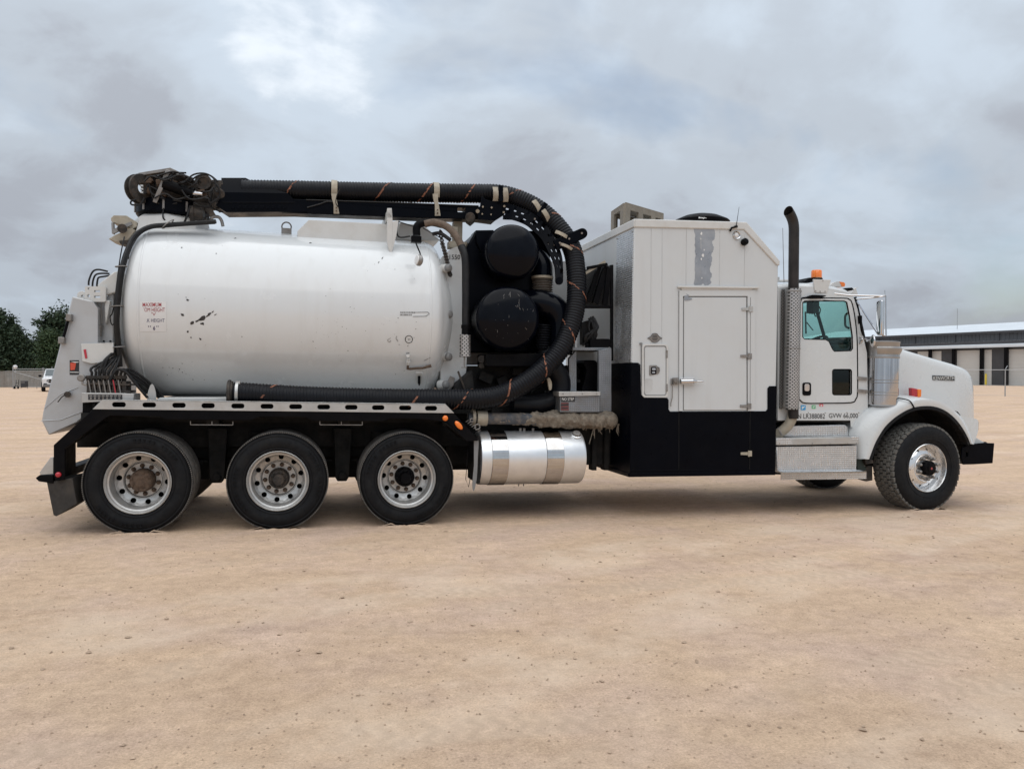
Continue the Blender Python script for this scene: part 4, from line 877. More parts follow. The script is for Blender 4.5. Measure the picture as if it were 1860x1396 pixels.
# curved end of the boom with its drilled guide
m = MB(); m.pxp([(875, 355), (881, 361.5), (891, 365), (899, 365), (918, 368), (921, 372), (916, 390), (899, 401), (868, 398), (866, 378), (873, 374)], .80, .05); GP = m.build('guide_plate', M_NAVY, T, bevel=.005)
m = MB()
for a, b, r_ in ((877, 375.5, .012), (893, 377, .012), (916, 374.5, .014), (915, 385.5, .013), (876, 388.5, .010), (892, 389.5, .010), (867.5, 383.5, .024)): m.cyl(P(a, b, .80), P(a, b, .775), r_, 8)
m.build('guide_bolts', M_BEIGE, GP)
gu = [(916, 368), (932, 372), (948, 378), (962, 384), (975, 391.5), (986, 402), (997, 415), (1006, 429), (1013, 443), (1019, 458), (1022, 472), (1023, 490), (1023, 511)]
gl = [(914, 398), (925, 398.5), (932, 399), (946, 403.5), (959, 410), (970, 420), (982, 432), (990, 445), (996, 457), (1003, 470), (1008, 484), (1009.5, 497), (1009.5, 509)]
gu = sp2(gu, 3); gl = sp2(gl, 3); n = len(gu); yg = [.80-.42*(i/(n-1))**1.4 for i in range(n)]
m = MB(); U = [P(*p, y) for p, y in zip(gu, yg)]; Lw = [P(*p, y) for p, y in zip(gl, yg)]
for i in range(n-1):
    a0, a1, b0, b1 = U[i], U[i+1], Lw[i], Lw[i+1]
    for f0, f1 in ((0, .27), (.40, .62), (.74, 1.0)):
        m.plate([a0.lerp(b0, f0), a1.lerp(b1, f0), a1.lerp(b1, f1), a0.lerp(b0, f1)], (), (0, .03, 0))
    for f0, f1, op in ((.25, .42, i % 3 == 1 and i % 4 != 2), (.60, .76, (i+1) % 3 == 1 and i % 5 != 3)):
        if not op: m.plate([a0.lerp(b0, f0), a1.lerp(b1, f0), a1.lerp(b1, f1), a0.lerp(b0, f1)], (), (0, .03, 0))
m.cyl(U[-1].lerp(Lw[-1], .5), U[-1].lerp(Lw[-1], .5)+Vector((0, .03, 0)), .045, 18)
ARC = m.build('hose_guide_arc', M_NAVY, T)
m = MB()
for a, b in ((971.5, 397.5), (964.5, 407), (997, 443), (1007.5, 445), (1012, 493.5), (1016.5, 504.5)): i = min(range(n), key=lambda k: abs(gu[k][0]-a)); m.cyl(P(a, b, yg[i]-.002), P(a, b, yg[i]-.025), .013, 8)
m.build('guide_bolts', M_STEEL, ARC)
m = MB(); m.bar(P(1008, 446, .52), P(1058, 424, .46), .04, .125); m.cyl(P(1057.6, 424, .44), P(1057.6, 424, .49), .062, 18); AR = m.build('guide_arm', M_NAVY, T, bevel=.006)
m = MB()
for a, b in ((1017, 441), (1034, 433.5), (1057, 423.5)): m.cyl(P(a, b, .46), P(a, b, .42), .012, 8)
m.build('arm_bolt', M_STEEL, AR)
def saddle_strip(cx, cy, w, h, ang, Y):
    m = MB(); o = P(cx, cy, Y); s = (P(cx+1, cy, Y)-o).x; k = 5
    rot = Matrix.Rotation(-R(ang), 3, 'Y'); v = []
    for j in range(k+1):
        t = j/k-.5; bow = .035*(4*t*t)
        for dx in (-w/2, w/2): v.append(o+rot @ Vector((dx*s, bow, -t*h*s)))
    v2 = [p+Vector((0, .012, 0)) for p in v]
    m.add(v+v2, [(2*j, 2*j+1, 2*j+3, 2*j+2) for j in range(k)]+[(2*j+2+12, 2*j+3+12, 2*j+1+12, 2*j+12) for j in range(k)]+[(2*j, 2*j+2, 2*j+14, 2*j+12) for j in range(k)]+[(2*j+3, 2*j+1, 2*j+13, 2*j+15) for j in range(k)]+[(0, 12, 13, 1), (10, 11, 23, 22)])
    return m.build('hose_clamp', M_BEIGE, T, bevel=.002)
saddle_strip(901, 351, 9.5, 25, 2, .74); saddle_strip(919, 352.5, 9.5, 25, 5, .73)
saddle_strip(978, 375.5, 8.5, 28, 32, .62); saddle_strip(991, 387, 8.5, 28, 36, .60)
saddle_strip(1023, 426, 6, 27, 66, .46); saddle_strip(1031, 447.5, 5, 24, 68, .42)
m = MB(); m.pxp([(906, 336), (914, 337), (914, 366), (907, 366)], .735, .02); m.build('clamp_strap', M_NAVY, T, bevel=.003); m = MB(); m.bar(P(992, 369, .62), P(977, 393, .62), .02, .05); m.build('clamp_strap', M_NAVY, T, bevel=.003)
m = MB(); m.cyl(P(854, 395, .86), P(854, 395, .80), .06, 16); m.pxp([(848, 393), (862, 393), (862, 404), (856, 409), (848, 403)], .82, .08); m.build('boom_roller', M_GREASE, T, bevel=.005)

# ---- suction hose
hp = [(440, 345, 1.0), (548, 346.5, 1.0), (650, 348.5, 1.0), (770, 350.5, 1.0), (860, 351.5, .98), (906, 352.5, .94), (940.7, 361.5, .88), (975, 378, .80), (1005, 403, .71), (1030, 434, .62), (1042, 462, .54), (1046.5, 495, .46), (1047.5, 529, .40), (1044.5, 563, .35), (1036, 594, .31), (1023, 625, .28), (1003, 653, .26), (975, 679.5, .24), (947, 699, .22), (915, 715, .21), (874, 724, .20), (800, 725, .20), (676, 724, .22), (540, 720, .24), (424, 713, .26)]
HP = resample(spline([P(*p) for p in hp], 14), 0.006)
m = MB(); m.tube(HP, [0.112+0.0042*math.sin(2*PI*i*0.006/0.034) for i in range(len(HP))], 26); HOSE = m.build('suction_hose', M_HOSE, T, smooth=80)
def hose_stripes():
    m = MB(); k = len(HP)
    fr = []; nx = None
    for i in range(k):
        t = (HP[min(i+1, k-1)]-HP[max(i-1, 0)]).normalized()
        if nx is None: nx = t.cross(Vector((0, 0, 1))).normalized()
        nx = (nx-t*nx.dot(t)).normalized(); fr.append((nx, t.cross(nx)))
    rn = random.Random(5); pitch = -0.52; i = 20
    def pt(i, a, r): n1, n2 = fr[i]; return HP[i]+(n1*math.cos(a)+n2*math.sin(a))*r
    # the print is a worn spiral: short broken dashes like letters
    s = 0.15
    L = (k-1)*0.006
    while s < L-0.1:
        ln = rn.uniform(.006, .020)
        fade = noise.noise(Vector((s*1.3, 0, 0)))
        if rn.random() < .8 and fade > (-.25 if s < 7.2 else .05):
            for half in (0, 1):
                if rn.random() < .75:
                    i0 = int(s/0.006); i1 = min(int((s+ln)/0.006)+1, k-2)
                    off = (half-.5)*.020
                    v = []
                    for ii in (i0, i1):
                        a = 2*PI*(ii*.006)/pitch
                        ia = max(min(ii+int(off/.006)-1, k-1), 0); ib = max(min(ii+int(off/.006)+1, k-1), 0)
                        v += [pt(ia, a, .1178), pt(ib, a, .1178)]
                    m.add(v, [(0, 1, 3, 2)])
        s += ln+rn.uniform(.002, .008)
    o = m.build('spiral_print', M_ORANGE, HOSE, smooth=0); o['kind'] = 'stuff'; return o
hose_stripes()
e0 = P(424, 713, .26); e1 = P(417, 712.6, .26)
m = MB(); m.lathe([(.10, 0), (.125, 0), (.132, .008), (.132, .03), (.118, .034), (.118, .05)], e1+Vector((-.02, 0, 0)), (1, 0, -.01), 32); m.lathe([(.10, 0), (.095, .3)], e1+Vector((-.02, 0, 0)), (1, 0, 0), 32); m.build('hose_flange', M_GREASE, HOSE)
m = MB(); m.lathe([(.117, 0), (.124, .002), (.124, .03), (.117, .032)], P(428, 713.3, .26), (1, 0, -.01), 32); m.bb(P(430, 695, .26).x, P(437, 695, .26).x, .2, .27, P(430, 697, .26).z, P(430, 692, .26).z); m.build('hose_band', M_ALU, HOSE)

# ---- blower, silencers, ducts
m = MB(); m.pxp([(848, 448), (864, 419), (1000, 419), (1000, 560), (985, 640), (852, 640)], .75, 1.1); BL = m.build('blower_housing', M_NAVY, T, bevel=.02)
m = MB(); m.pxp([(864, 418), (897, 417.5), (897, 436), (876, 462), (866, 440)], .70, .3); m.build('blower_shroud', M_NAVY, BL, bevel=.008)
def silencer(cx, cy, rpx, Y, scr):
    o = P(cx, cy, Y); r = rpx*(P(cx+1, cy, Y)-o).x; m = MB()
    pr = [(0.0, -.13)]+[(r*math.sin(a), -.13*math.cos(a)) for a in [PI/2*i/10 for i in range(1, 11)]]+[(r*1.004, .012), (r*1.012, .016), (r*1.012, .04), (r, .045), (r, 1.2)]
    m.lathe(pr, o, AX, 64); s = m.build('silencer', M_DRUM, T, smooth=45)
    if scr:
        k = MB(); rn = random.Random(2)
        def sp(dx, dz):
            q = min((dx*dx+dz*dz)/(r*r), .98); return o+Vector((dx, -.131*math.sqrt(1-q)-.001, dz))
        for i in range(34):
            x, z = rn.uniform(-.8, .8)*r, rn.uniform(-.9, .7)*r
            if x*x+z*z > .8*r*r: continue
            l = rn.choice((.004, .006, .012, .03)); a = rn.uniform(.6, 2.6); w_ = .0012
            p0, p1 = sp(x, z), sp(x+l*math.cos(a), z+l*math.sin(a)); k.tube([p0, p1], [w_*1.6, w_], 4)
        k.tube([sp(.09, .17), sp(.10, .22), sp(.095, .13), sp(.11, .10)], .002, 4); k.tube([sp(-.02, .26), sp(0, .30), sp(-.005, .24)], .002, 4)
        k.build('scratches', M_STEEL, s)['kind'] = 'stuff'
    return s
silencer(931, 458, 48.5, .42, False); silencer(923, 579, 56.5, .32, True)
m = MB(); m.tube(spline([P(948, 452, .9), P(970, 462, .8), P(984, 480, .72), P(986, 500, .70), P(986, 515, .70)]), .12, 20); m.build('upper_elbow', M_DRUM, T)
m = MB(); n = 40; pts = [P(985+.3*i/n, 503+36*i/n, .68) for i in range(n+1)]; m.tube(pts, [.118+.010*math.sin(2*PI*i/5) for i in range(n+1)], 24); m.build('corrugated_sleeve', mk('dusty_rubber_sleeve', (.085, .075, .065), .7, var=.25, vs_=10), T)
m = MB(); m.lathe([(.12, 0), (.132, .004), (.132, .03), (.12, .034)], P(985, 507, .68), (0, 0, 1), 28); m.build('sleeve_clamp', M_BEIGE, T)
m = MB(); m.tube(spline([P(950, 552, .7), P(980, 551, .62), P(1004, 560, .58), P(1017, 580, .56), P(1019, 610, .55), P(1014, 640, .55)]), .165, 22); m.build('lower_elbow', M_DRUM, T)
m = MB(); pts = [P(987-2*i/n, 590+45*i/n, .50) for i in range(n+1)]; m.tube(pts, [.085+.008*math.sin(2*PI*i/4) for i in range(n+1)], 20); m.build('corrugated_sleeve', M_HOSE, T)
m = MB(); m.tube(spline([P(990, 636, .55), P(1000, 660, .5), P(1018, 690, .5), P(1012, 722, .5), P(975, 735, .5), P(930, 733, .5)]), .12, 16); m.build('inlet_duct', M_HOSE, T)
m = MB(); m.pxp([(958, 476), (1045, 474), (1045, 640), (958, 640)], 1.95, .05); m.build('bulkhead_panel', mk('grey_bulkhead', (.33, .33, .33), .5), T)
m = MB(); m.pxp([(838, 634), (1000, 634), (1000, 662), (838, 662)], 1.0, .4); m.build('deck_channel', M_STEEL, T, bevel=.01)
m = MB(); m.pxp(rr(883, 642, 988, 665, 2, 2), .42, .5); m.build('battery_tray', M_BLACK, T, bevel=.006)
m = MB(); m.pxp([(826, 664), (1064, 664), (1064, 752), (826, 752)], .80, .9); m.pxp([(826, 700), (858, 672), (866, 752), (826, 752)], .5, .3); m.build('pump_deck', M_FRAME, T, bevel=.01)
m = MB()
for k in range(22):
    a = P(rnd.uniform(840, 1050), rnd.uniform(668, 748), .72); m.box(a, (rnd.uniform(.04, .18), .14, rnd.uniform(.03, .12)), Matrix.Rotation(rnd.uniform(-.4, .4), 3, 'Y'))
for k in range(10): a = (rnd.uniform(835, 1050), rnd.uniform(668, 745)); m.tube(spline([P(a[0], a[1], .66), P(a[0]+rnd.uniform(-25, 25), a[1]+rnd.uniform(5, 20), .62), P(a[0]+rnd.uniform(-50, 50), a[1]+rnd.uniform(10, 35), .7)]), .014, 6)
m.build('pump_fittings', M_FRAME, T, bevel=.005)
m = MB(); m.tube(spline([P(832, 674, .5), P(838, 690, .48), P(846, 712, .48)]), .012, 7); m.cyl(P(875, 652, .6), P(875, 652, .55), .045, 14); m.pxp(circ(875, 664, 5, 12), .56, .05); m.tube(spline([P(935, 690, .4), P(960, 684, .36), P(985, 690, .36)]), .01, 6); m.build('pump_lines', M_GREASE, T)
# in-line strainer
m = MB(); m.cyl(P(845, 648, .42), P(845, 608, .42), .063, 20); m.lathe([(.063, 0), (.07, .004), (.07, .018), (.063, .02)], P(845, 648, .42), (0, 0, 1), 20); ST = m.build('strainer', M_PERF, T)
m = MB(); m.cyl(P(845.5, 607, .42), P(846, 594, .42), .046, 16); m.cyl(P(846, 596, .42), P(846, 590, .42), .054, 16); m.build('strainer_cap', M_BLACK, ST)
m = MB(); m.cyl(P(843.5, 667, .42), P(843.5, 648, .42), .008, 8); m.cyl(P(838, 667, .42), P(848, 667, .42), .006, 6); m.build('strainer_handle', M_STEEL, ST)
# mud-caked water pipe
m = MB(); m.cyl(P(850, 759, .30), P(1108, 763, .30), .066, 20); PIPE = m.build('dig_pipe', mk('dirty_blue_grey_pipe', (.06, .065, .075), .65, var=.3, vs_=9, dirt=(.30, .24, .18), da=.7, ds=7), T)
m = MB(); prev = None; a0, a1 = P(905, 760, .30), P(1112, 763, .30); k = 90; nseg = 22; vv = []
for i in range(k+1):
    t = i/k; c = a0.lerp(a1, t)
    for j in range(nseg):
        a = 2*PI*j/nseg; thick = .060+.042*max(0, min(1, (t-.18)/.30))
        nval = noise.noise(Vector((t*14, math.cos(a)*1.6, math.sin(a)*1.6+4)))+.6*noise.noise(Vector((t*50, math.cos(a)*4, math.sin(a)*4)))
        drip = max(0, -math.sin(a))*max(0, noise.noise(Vector((t*40, 3, 1))))*.05*t
        nv2 = noise.noise(Vector((t*90, math.cos(a)*9, math.sin(a)*9+2))); r_ = max(.045, thick*.92+.024*nval+.012*nv2+drip); vv.append(c+Vector((0, math.cos(a)*r_, math.sin(a)*r_)))
m.add(vv, [(i*nseg+j, i*nseg+(j+1) % nseg, (i+1)*nseg+(j+1) % nseg, (i+1)*nseg+j) for i in range(k) for j in range(nseg)]+[tuple(range(k*nseg, (k+1)*nseg))]); m.build('mud_crust', M_MUD, PIPE, smooth=40)
m = MB(); c = P(1106, 763, .30); m.lathe([(0, -.11), (.04, -.11), (.066, -.095), (.072, -.06), (.06, -.02), (.09, .05)], c, AX, 20); m.tube([c+Vector((.085*math.cos(i*PI/8), -.03, .085*math.sin(i*PI/8))) for i in range(16)], .018, 7, closed=True)
for k in range(14): d = P(rnd.uniform(1060, 1124), rnd.uniform(768, 776), .28); l = rnd.uniform(.03, .15); m.tube([d, d+Vector((rnd.uniform(-.02, .02), 0, -l*.6)), d+Vector((rnd.uniform(-.03, .03), 0, -l))], [.012, .006, .002], 6)
m.tube([P(1078, 778, .28), P(1074, 792, .28), P(1070, 806, .28)], .006, 5)
m.build('mud_clump', M_MUD, PIPE)
m = MB(); m.cyl(P(866, 759, .27), P(884, 759.5, .27), .085, 12); m.cyl(P(857, 757, .3), P(862, 757, .3), .10, 12); m.build('pipe_coupling', M_BEIGE, PIPE)
m = MB()
for a, b, r_ in ((867, 775, 5), (857, 763, 3.2)):
    c = P(a, b, .16); m.tube([c+Vector((r_*.0058*math.cos(i*PI/8), 0, r_*.0058*math.sin(i*PI/8))) for i in range(16)], .007, 6, closed=True)
m.build('pipe_ring', M_STEEL, T)

# ---- fuel tank
fr = .305; fz = P(970, 830, .36).z; fy = .36
xa, xb = P(877, 830, .06).x, P(1067, 830, .06).x
m = MB(); m.lathe([(0, -.012), (fr-.03, -.012), (fr-.006, -.004), (fr, .015), (fr, xb-xa-.03), (fr-.01, xb-xa-.008), (fr-.05, xb-xa), (0, xb-xa+.01)], (xa, fy, fz), (1, 0, 0), 64); FT = m.build('fuel_tank', M_POLISH, T)
for a, b in ((894.5, 925), (994, 1025.5)):
    x0, x1 = P(a, 830, .06).x, P(b, 830, .06).x; m = MB(); m.lathe([(fr+.002, 0), (fr+.006, .003), (fr+.006, x1-x0-.003), (fr+.002, x1-x0)], (x0, fy, fz), (1, 0, 0), 64); m.build('tank_strap', M_STRAP, FT)
m = MB(); m.bb(xa-.05, xa-.014, .12, .66, fz-.26, fz+.26); m.bb(xa+.1, xb-.1, .4, .86, fz-.1, fz+.29); m.build('tank_bracket', M_FRAME, FT)
c = P(1047, 789.5, .2); nrm = Vector((0, c.y-fy, c.z-fz)).normalized(); base = Vector((c.x, fy, fz))+nrm*fr
m = MB(); m.lathe([(.062, -.004), (.062, .012), (.052, .016)], base, nrm, 24); m.build('filler_neck', M_POLISH, FT)
m = MB(); m.lathe([(.046, .01), (.046, .034), (.040, .042), (.012, .044), (.012, .05), (0, .05)], base, nrm, 14); m.build('filler_cap', M_STEEL, FT, smooth=20)
m = MB()
for a in (945, 952, 968): q_ = P(a, 783, .36); m.cyl((q_.x, .36, fz+fr-.005), (q_.x, .36, fz+fr+.03), .016, 8)
for a in (942, 951): q_ = P(a, 879, .36); m.cyl((q_.x, .36, fz-fr-.025), (q_.x, .36, fz-fr+.01), .008, 6)
m.build('tank_fitting', M_STEEL, FT)

# ---- service cabinet
CY0, CXR, CXF = 0.02, 5.185, 7.055
CZB = 0.515
tl, rg, tr_ = P(1152.5, 398, CY0), P(1355, 402, CY0), P(1413, 474, CY0)
zt = 3.455
side = [(CXR, CZB), (CXF, CZB), (CXF, tr_.z), (rg.x, zt+.03), (CXR, zt-.03)]
m = MB(); m.plate([(x, CY0+.004, z) for x, z in side], (), (0, 2.44, 0)); CAB = m.build('service_cabinet', M_CABW, T, bevel=.012)
m = MB()    # roof cap moulding: a strip that folds over the top and the chamfer
def cap(y0, y1):
    o = [(CXR-.012, zt-.018), (rg.x+.005, zt+.042), (CXF+.012, tr_.z+.005), (CXF+.012, tr_.z-.055), (CXF-.03, tr_.z-.05), (rg.x-.03, zt-.052), (CXR-.012, zt-.115)]
    m.plate([(x, y0, z) for x, z in o], (), (0, y1-y0, 0))
cap(CY0-.012, CY0+.05); cap(CY0+2.41, CY0+2.47)
m.plate([(CXR-.014, CY0-.012, zt-.018), (CXR-.014, CY0+2.47, zt-.018), (CXR-.014, CY0+2.47, zt-.115), (CXR-.014, CY0-.012, zt-.115)], (), (.03, 0, 0))
m.build('roof_moulding', M_TRIMW, CAB, bevel=.012, seg=3)
pc = lambda a, b: P(a, b, CY0-.002)
def strip(name, mat, pts, r=.0025, parent=None): m = MB(); m.tube([P(*p, CY0+.003) for p in pts], r, 5); return m.build(name, mat, parent or CAB)
M_GAP = mk('panel_gap', (.20, .20, .20), .8)
for x in (1183, 1203, 1247, 1307.5, 1353):
    strip('panel_seam', mk('seam_line', (.50, .51, .51), .6) if x == 1183 else MATS['seam_line'], [(x, 415 if x < 1340 else 425), (x-1, 520 if x > 1220 else 640)], .0030)
# dark lower skirt
m = MB(); sk = [(1150, 658.5), (1159, 658.5), (1163, 662), (1164, 700), (1165, 717), (1170, 722), (1212, 722.5), (1214.5, 726), (1214.5, 743), (1217, 747), (1391, 746.5), (1394.5, 743), (1394.5, 705), (1398, 701), (1412.5, 701)]
o = [P(a, b, CY0-.006) for a, b in sk]; o = [Vector((CXR-.004, CY0-.006, o[0].z))]+o[1:-1]+[Vector((CXF+.004, CY0-.006, o[-1].z)), Vector((CXF+.004, CY0-.006, CZB-.004)), Vector((CXR-.004, CY0-.006, CZB-.004))]
m.plate(o, (), (0, .008, 0)); SK = m.build('navy_side_skirt', M_NAVY, CAB)
m = MB(); zs = o[0].z; m.plate([(CXR-.006, CY0-.006, CZB-.004), (CXR-.006, CY0+2.44, CZB-.004), (CXR-.006, CY0+2.44, zs), (CXR-.006, CY0-.006, zs)], (), (.008, 0, 0)); m.build('navy_rear_skirt', M_NAVY, CAB)
m = MB(); m.bb(CXR-.012, CXF+.004, CY0-.012, CY0+.03, CZB-.03, CZB+.012); m.bb(CXR-.012, CXF+.004, CY0-.009, CY0+.0, CZB+.035, CZB+.045); m.bb(CXR-.02, CXR+.02, CY0, CY0+2.4, CZB-.03, CZB+.012); m.build('sill_trim', M_NAVY, CAB, bevel=.003)
# diamond plate strip on the rear face
p0 = PX(1151, 500, CXR-.004).y; p1 = PX(1119.5, 500, CXR-.004).y
m = MB(); m.plate([(CXR-.008, CY0+.012, zs+.004), (CXR-.008, p1, zs+.004), (CXR-.008, p1, zt-.13), (CXR-.008, CY0+.012, zt-.13)], (), (.006, 0, 0)); m.build('diamond_plate_strip', M_DIAM, CAB)
m = MB()
for z in (zs+.05, 2.3, 3.0, zt-.16):
    for yq in (CY0+.03, p1-.02): m.cyl((CXR-.008, yq, z), (CXR-.016, yq, z), .008, 6)
m.build('strip_rivets', M_STEEL, CAB)['kind'] = 'stuff'
# side door
dr = [(1242.5, 539.5), (1355.5, 539.5), (1356.5, 745), (1242, 745.5)]
m = MB(); m.pxp([(1234, 527), (1372, 527), (1372, 537.5), (1234, 537.5)], CY0-.010, .013); m.pxp([(1234, 537.5), (1240.6, 537.5), (1240.2, 746), (1233.5, 746)], CY0-.010, .013); m.pxp([(1358.2, 537.5), (1372, 537.5), (1371, 746), (1358.8, 746)], CY0-.010, .013); m.build('door_frame', M_CABW, CAB, bevel=.002)
m = MB(); m.pxp([(1242.8, 540), (1355.5, 540), (1356.3, 744.5), (1242.2, 744.5)], CY0-.007, .012); CD = m.build('cabinet_door', M_CABW, CAB, bevel=.003)
m = MB(); m.pxp([(1241, 538), (1357.6, 538), (1358.4, 745.2), (1240.6, 745.2)], CY0+.0015, .003); m.build('door_gap', M_GAP, CD)
m = MB(); m.tube([P(1233.3, 528, CY0-.004), P(1233.2, 746, CY0-.004)], .0035, 5); m.tube([P(1363.2, 540, CY0-.011), P(1362.5, 742, CY0-.011)], .003, 5); m.build('door_edge_line', M_GAP, CD)
m = MB(); m.tube([P(1233.2, 748, CY0-.008), P(1233, 852, CY0-.008)], .003, 5); m.tube([P(1362.5, 748, CY0-.008), P(1361.5, 852, CY0-.008)], .003, 5); m.build('skirt_door_line', M_FRAME, CAB)
m = MB(); a, b = P(1230, 519.5, CY0), P(1377, 521, CY0); m.plate([a, b, b+Vector((0, 0, -.022)), a+Vector((0, 0, -.022))], (), (0, -.03, 0)); m.plate([P(1236, 521, CY0-.004), P(1368, 522, CY0-.004), P(1366, 527, CY0-.004), P(1238, 527, CY0-.004)], (), (0, -.008, 0)); m.build('drip_rail', M_TRIMW, CAB, bevel=.004)
for k, (a, b) in enumerate(((1358, 561), (1356, 646.5), (1355, 737.3), (1356, 823.5))):
    m = MB(); mt = (M_ALU, M_STEEL, M_STEEL, M_BEIGE)[k]; m.pxp([(a-10, b-2.3), (a+3, b-2.8), (a+3, b+2.8), (a-10, b+2.3)], CY0-.020, .016); m.pxp([(a+4.5, b-5), (a+10, b-5), (a+10, b+5), (a+4.5, b+5)], CY0-.020, .016); m.cyl(P(a+4, b-5.5, CY0-.022), P(a+4, b+5.5, CY0-.022), .010, 10)
    h = m.build('door_hinge', mt, CAB, bevel=.002)
m = MB(); m.cyl(P(1236, 692.5, CY0-.04), P(1258, 692.2, CY0-.05), .030, 14, .030); m.cyl(P(1258, 692.2, CY0-.05), P(1266, 692.5, CY0-.05), .030, 14, .012); m.cyl(P(1264, 692.5, CY0-.05), P(1278, 692.5, CY0-.05), .009, 8); m.pxp(rr(1236, 686.5, 1262, 698, 3, 3), CY0-.022, .014); LT = m.build('lever_latch', M_CHROME, CD, bevel=.003)
m = MB(); m.pxp(rr(1223, 685.5, 1233, 698.5, 2, 3), CY0-.03, .03); m.cyl(P(1228, 691.5, CY0-.03), P(1228, 691.5, CY0-.06), .022, 12); m.cyl(P(1219.5, 687, CY0-.01), P(1219.5, 699, CY0-.01), .007, 6); m.tube([P(1219, 695, CY0-.02), P(1221.5, 702, CY0-.02), P(1221, 722, CY0-.02), P(1218.5, 732, CY0-.02), P(1218.5, 738, CY0-.02)], .0065, 7); m.build('latch_keeper', M_STEEL, CAB, bevel=.002)
# small hatch
m = MB(); m.pxp(rr(1166.5, 624.5, 1214, 721.5, 6), CY0-.014, .018, [rr(1169.5, 627.5, 1211, 718.5, 5)]); m.build('hatch_frame', M_TRIMW, CAB, bevel=.003)
m = MB(); m.pxp(rr(1170, 628, 1210.5, 718, 5), CY0-.007, .010); HT = m.build('side_hatch', M_CABW, CAB, bevel=.003)
m = MB(); m.tube([P(*p, CY0-.008) for p in rr(1171, 629, 1209.5, 717, 4, 4)], .0028, 5, closed=True); m.build('hatch_seal', M_GREYPL, HT)
m = MB(); m.pxp(rr(1179.5, 663, 1194, 682, 2, 3)[:6]+[(1198.5, 668), (1199, 673), (1197, 678)]+rr(1179.5, 663, 1194, 682, 2, 3)[8:], CY0-.014, .008); hl = m.build('paddle_latch', M_STEEL, HT, bevel=.002)
m = MB(); m.pxp(rr(1182.5, 666, 1192.5, 679.5, 2, 2), CY0-.017, .004); m.build('latch_pocket', M_BLACK, HT)
m = MB(); m.pxp(rr(1184.5, 668, 1191, 672, 1, 2), CY0-.022, .006); m.pxp(rr(1184.5, 674.5, 1190, 677.5, 1, 2), CY0-.020, .004); m.build('latch_paddle', M_CHROME, HT)
m = MB(); m.pxp([(1169.5, 690), (1174, 687.5), (1181, 687), (1185, 688.5), (1186, 697), (1184.5, 702), (1185.5, 707), (1180, 712), (1172, 714), (1169.5, 711)], CY0-.0085, .001); m.build('worn_paint_patch', mk('worn_paint', (.47, .475, .47), .5), HT)
for a, b in ((1211.5, 643), (1211.5, 704)):
    m = MB(); m.pxp(rr(a-1.6, b-7, a+1.6, b+7, .5, 1), CY0-.018, .012); m.build('hatch_hinge', M_STEEL, CAB)
m = MB(); m.pxp(rr(1162.5, 622, 1167, 625.5, .5, 1), CY0-.016, .014); m.build('hatch_stay', M_GREYPL, CAB)
m = MB(); m.cyl(P(1165, 625, CY0-.006), P(1165.5, 700, CY0-.006), .005, 6); m.build('hatch_rod', M_GREYPL, CAB)
# oval maker's badge
m = MB(); ov = [(1176, 614), (1181, 611.5), (1184, 608)]+[(1189.5+7.5*math.cos(R(a)), 611+5.8*math.sin(R(a))) for a in range(-130, -40, 12)]+[(1195, 608), (1198, 611.5), (1203, 614), (1198, 616.5), (1195, 620)]+[(1189.5+7.5*math.cos(R(a)), 616+5.8*math.sin(R(a))) for a in range(45, 140, 12)]+[(1184, 620), (1181, 616.5)]
m.pxp(ov, CY0-.002, .004); bd = m.build('maker_badge', M_STEEL, CAB)
m = MB(); pb_ = lambda a, b: P(a, b, CY0-.004)
m.tube([pb_(*p) for p in ov], .0022, 4, closed=True)
for j in range(4): m.tube([pb_(1184+abs(j-1.5), 609.8+j*2.6), pb_(1195-abs(j-1.5), 609.8+j*2.6)], .0028, 4)
m.build('badge_print', M_BLACKINK, CAB)
# worn strip above the door: bare metal where a decal was torn off
rn = random.Random(21); le, ri = [], []
base_l = [(1260, 415), (1263, 430), (1262, 445), (1263, 460), (1262.5, 480), (1262, 500), (1260.5, 515), (1262, 518)]
base_r = [(1297, 415), (1299, 424), (1298, 434), (1293, 440), (1296, 448), (1295.5, 455), (1292.5, 462), (1293.5, 472), (1291, 482), (1289, 490), (1293, 498), (1291, 508), (1292, 514), (1287, 517), (1281, 518), (1277, 515), (1274, 517)]
jit = lambda L: [(a+rn.uniform(-.8, .8), b+rn.uniform(-.5, .5)) for a, b in sp2(L, 4)]
m = MB(); m.plate([P(a, b, CY0+.0025) for a, b in jit(base_l)+jit(base_r)[::-1]], (), (0, .002, 0)); m.build('torn_decal_patch', M_PRIMER, CAB, smooth=0)
m = MB()
for a, b, r_ in ((1274, 424, 1.8), (1279, 454, 1.2), (1277, 464, 2.0), (1274, 470, 1.4), (1273, 434, .8), (1275, 505, 1.0)): m.pxp([(a+r_*rn.uniform(.6, 1.4)*math.cos(i), b+1.4*r_*rn.uniform(.6, 1.4)*math.sin(i)) for i in (0, .8, 1.6, 2.4, 3.2, 4, 4.8, 5.6)], CY0+.0005, .002)
m.tube([P(1273, 430, CY0+.001), P(1273.3, 452, CY0+.001)], .002, 4); m.build('decal_scrap', M_WHITEINK, CAB, smooth=0)
m = MB(); m.pxp([(1243, 537), (1249, 536.5), (1252, 541), (1256.5, 541), (1257, 543.5), (1250, 545.5), (1246, 545), (1243.5, 546)], CY0-.0125, .001); m.pxp([(1270, 521.5), (1296, 521.5), (1296, 525.5), (1275, 527.5), (1271, 525)], CY0-.034, .001) if False else None; m.pxp([(1246, 533), (1252, 536), (1250, 537)], CY0-.0125, .001); m.build('door_scuff', M_PRIMER, CAB)
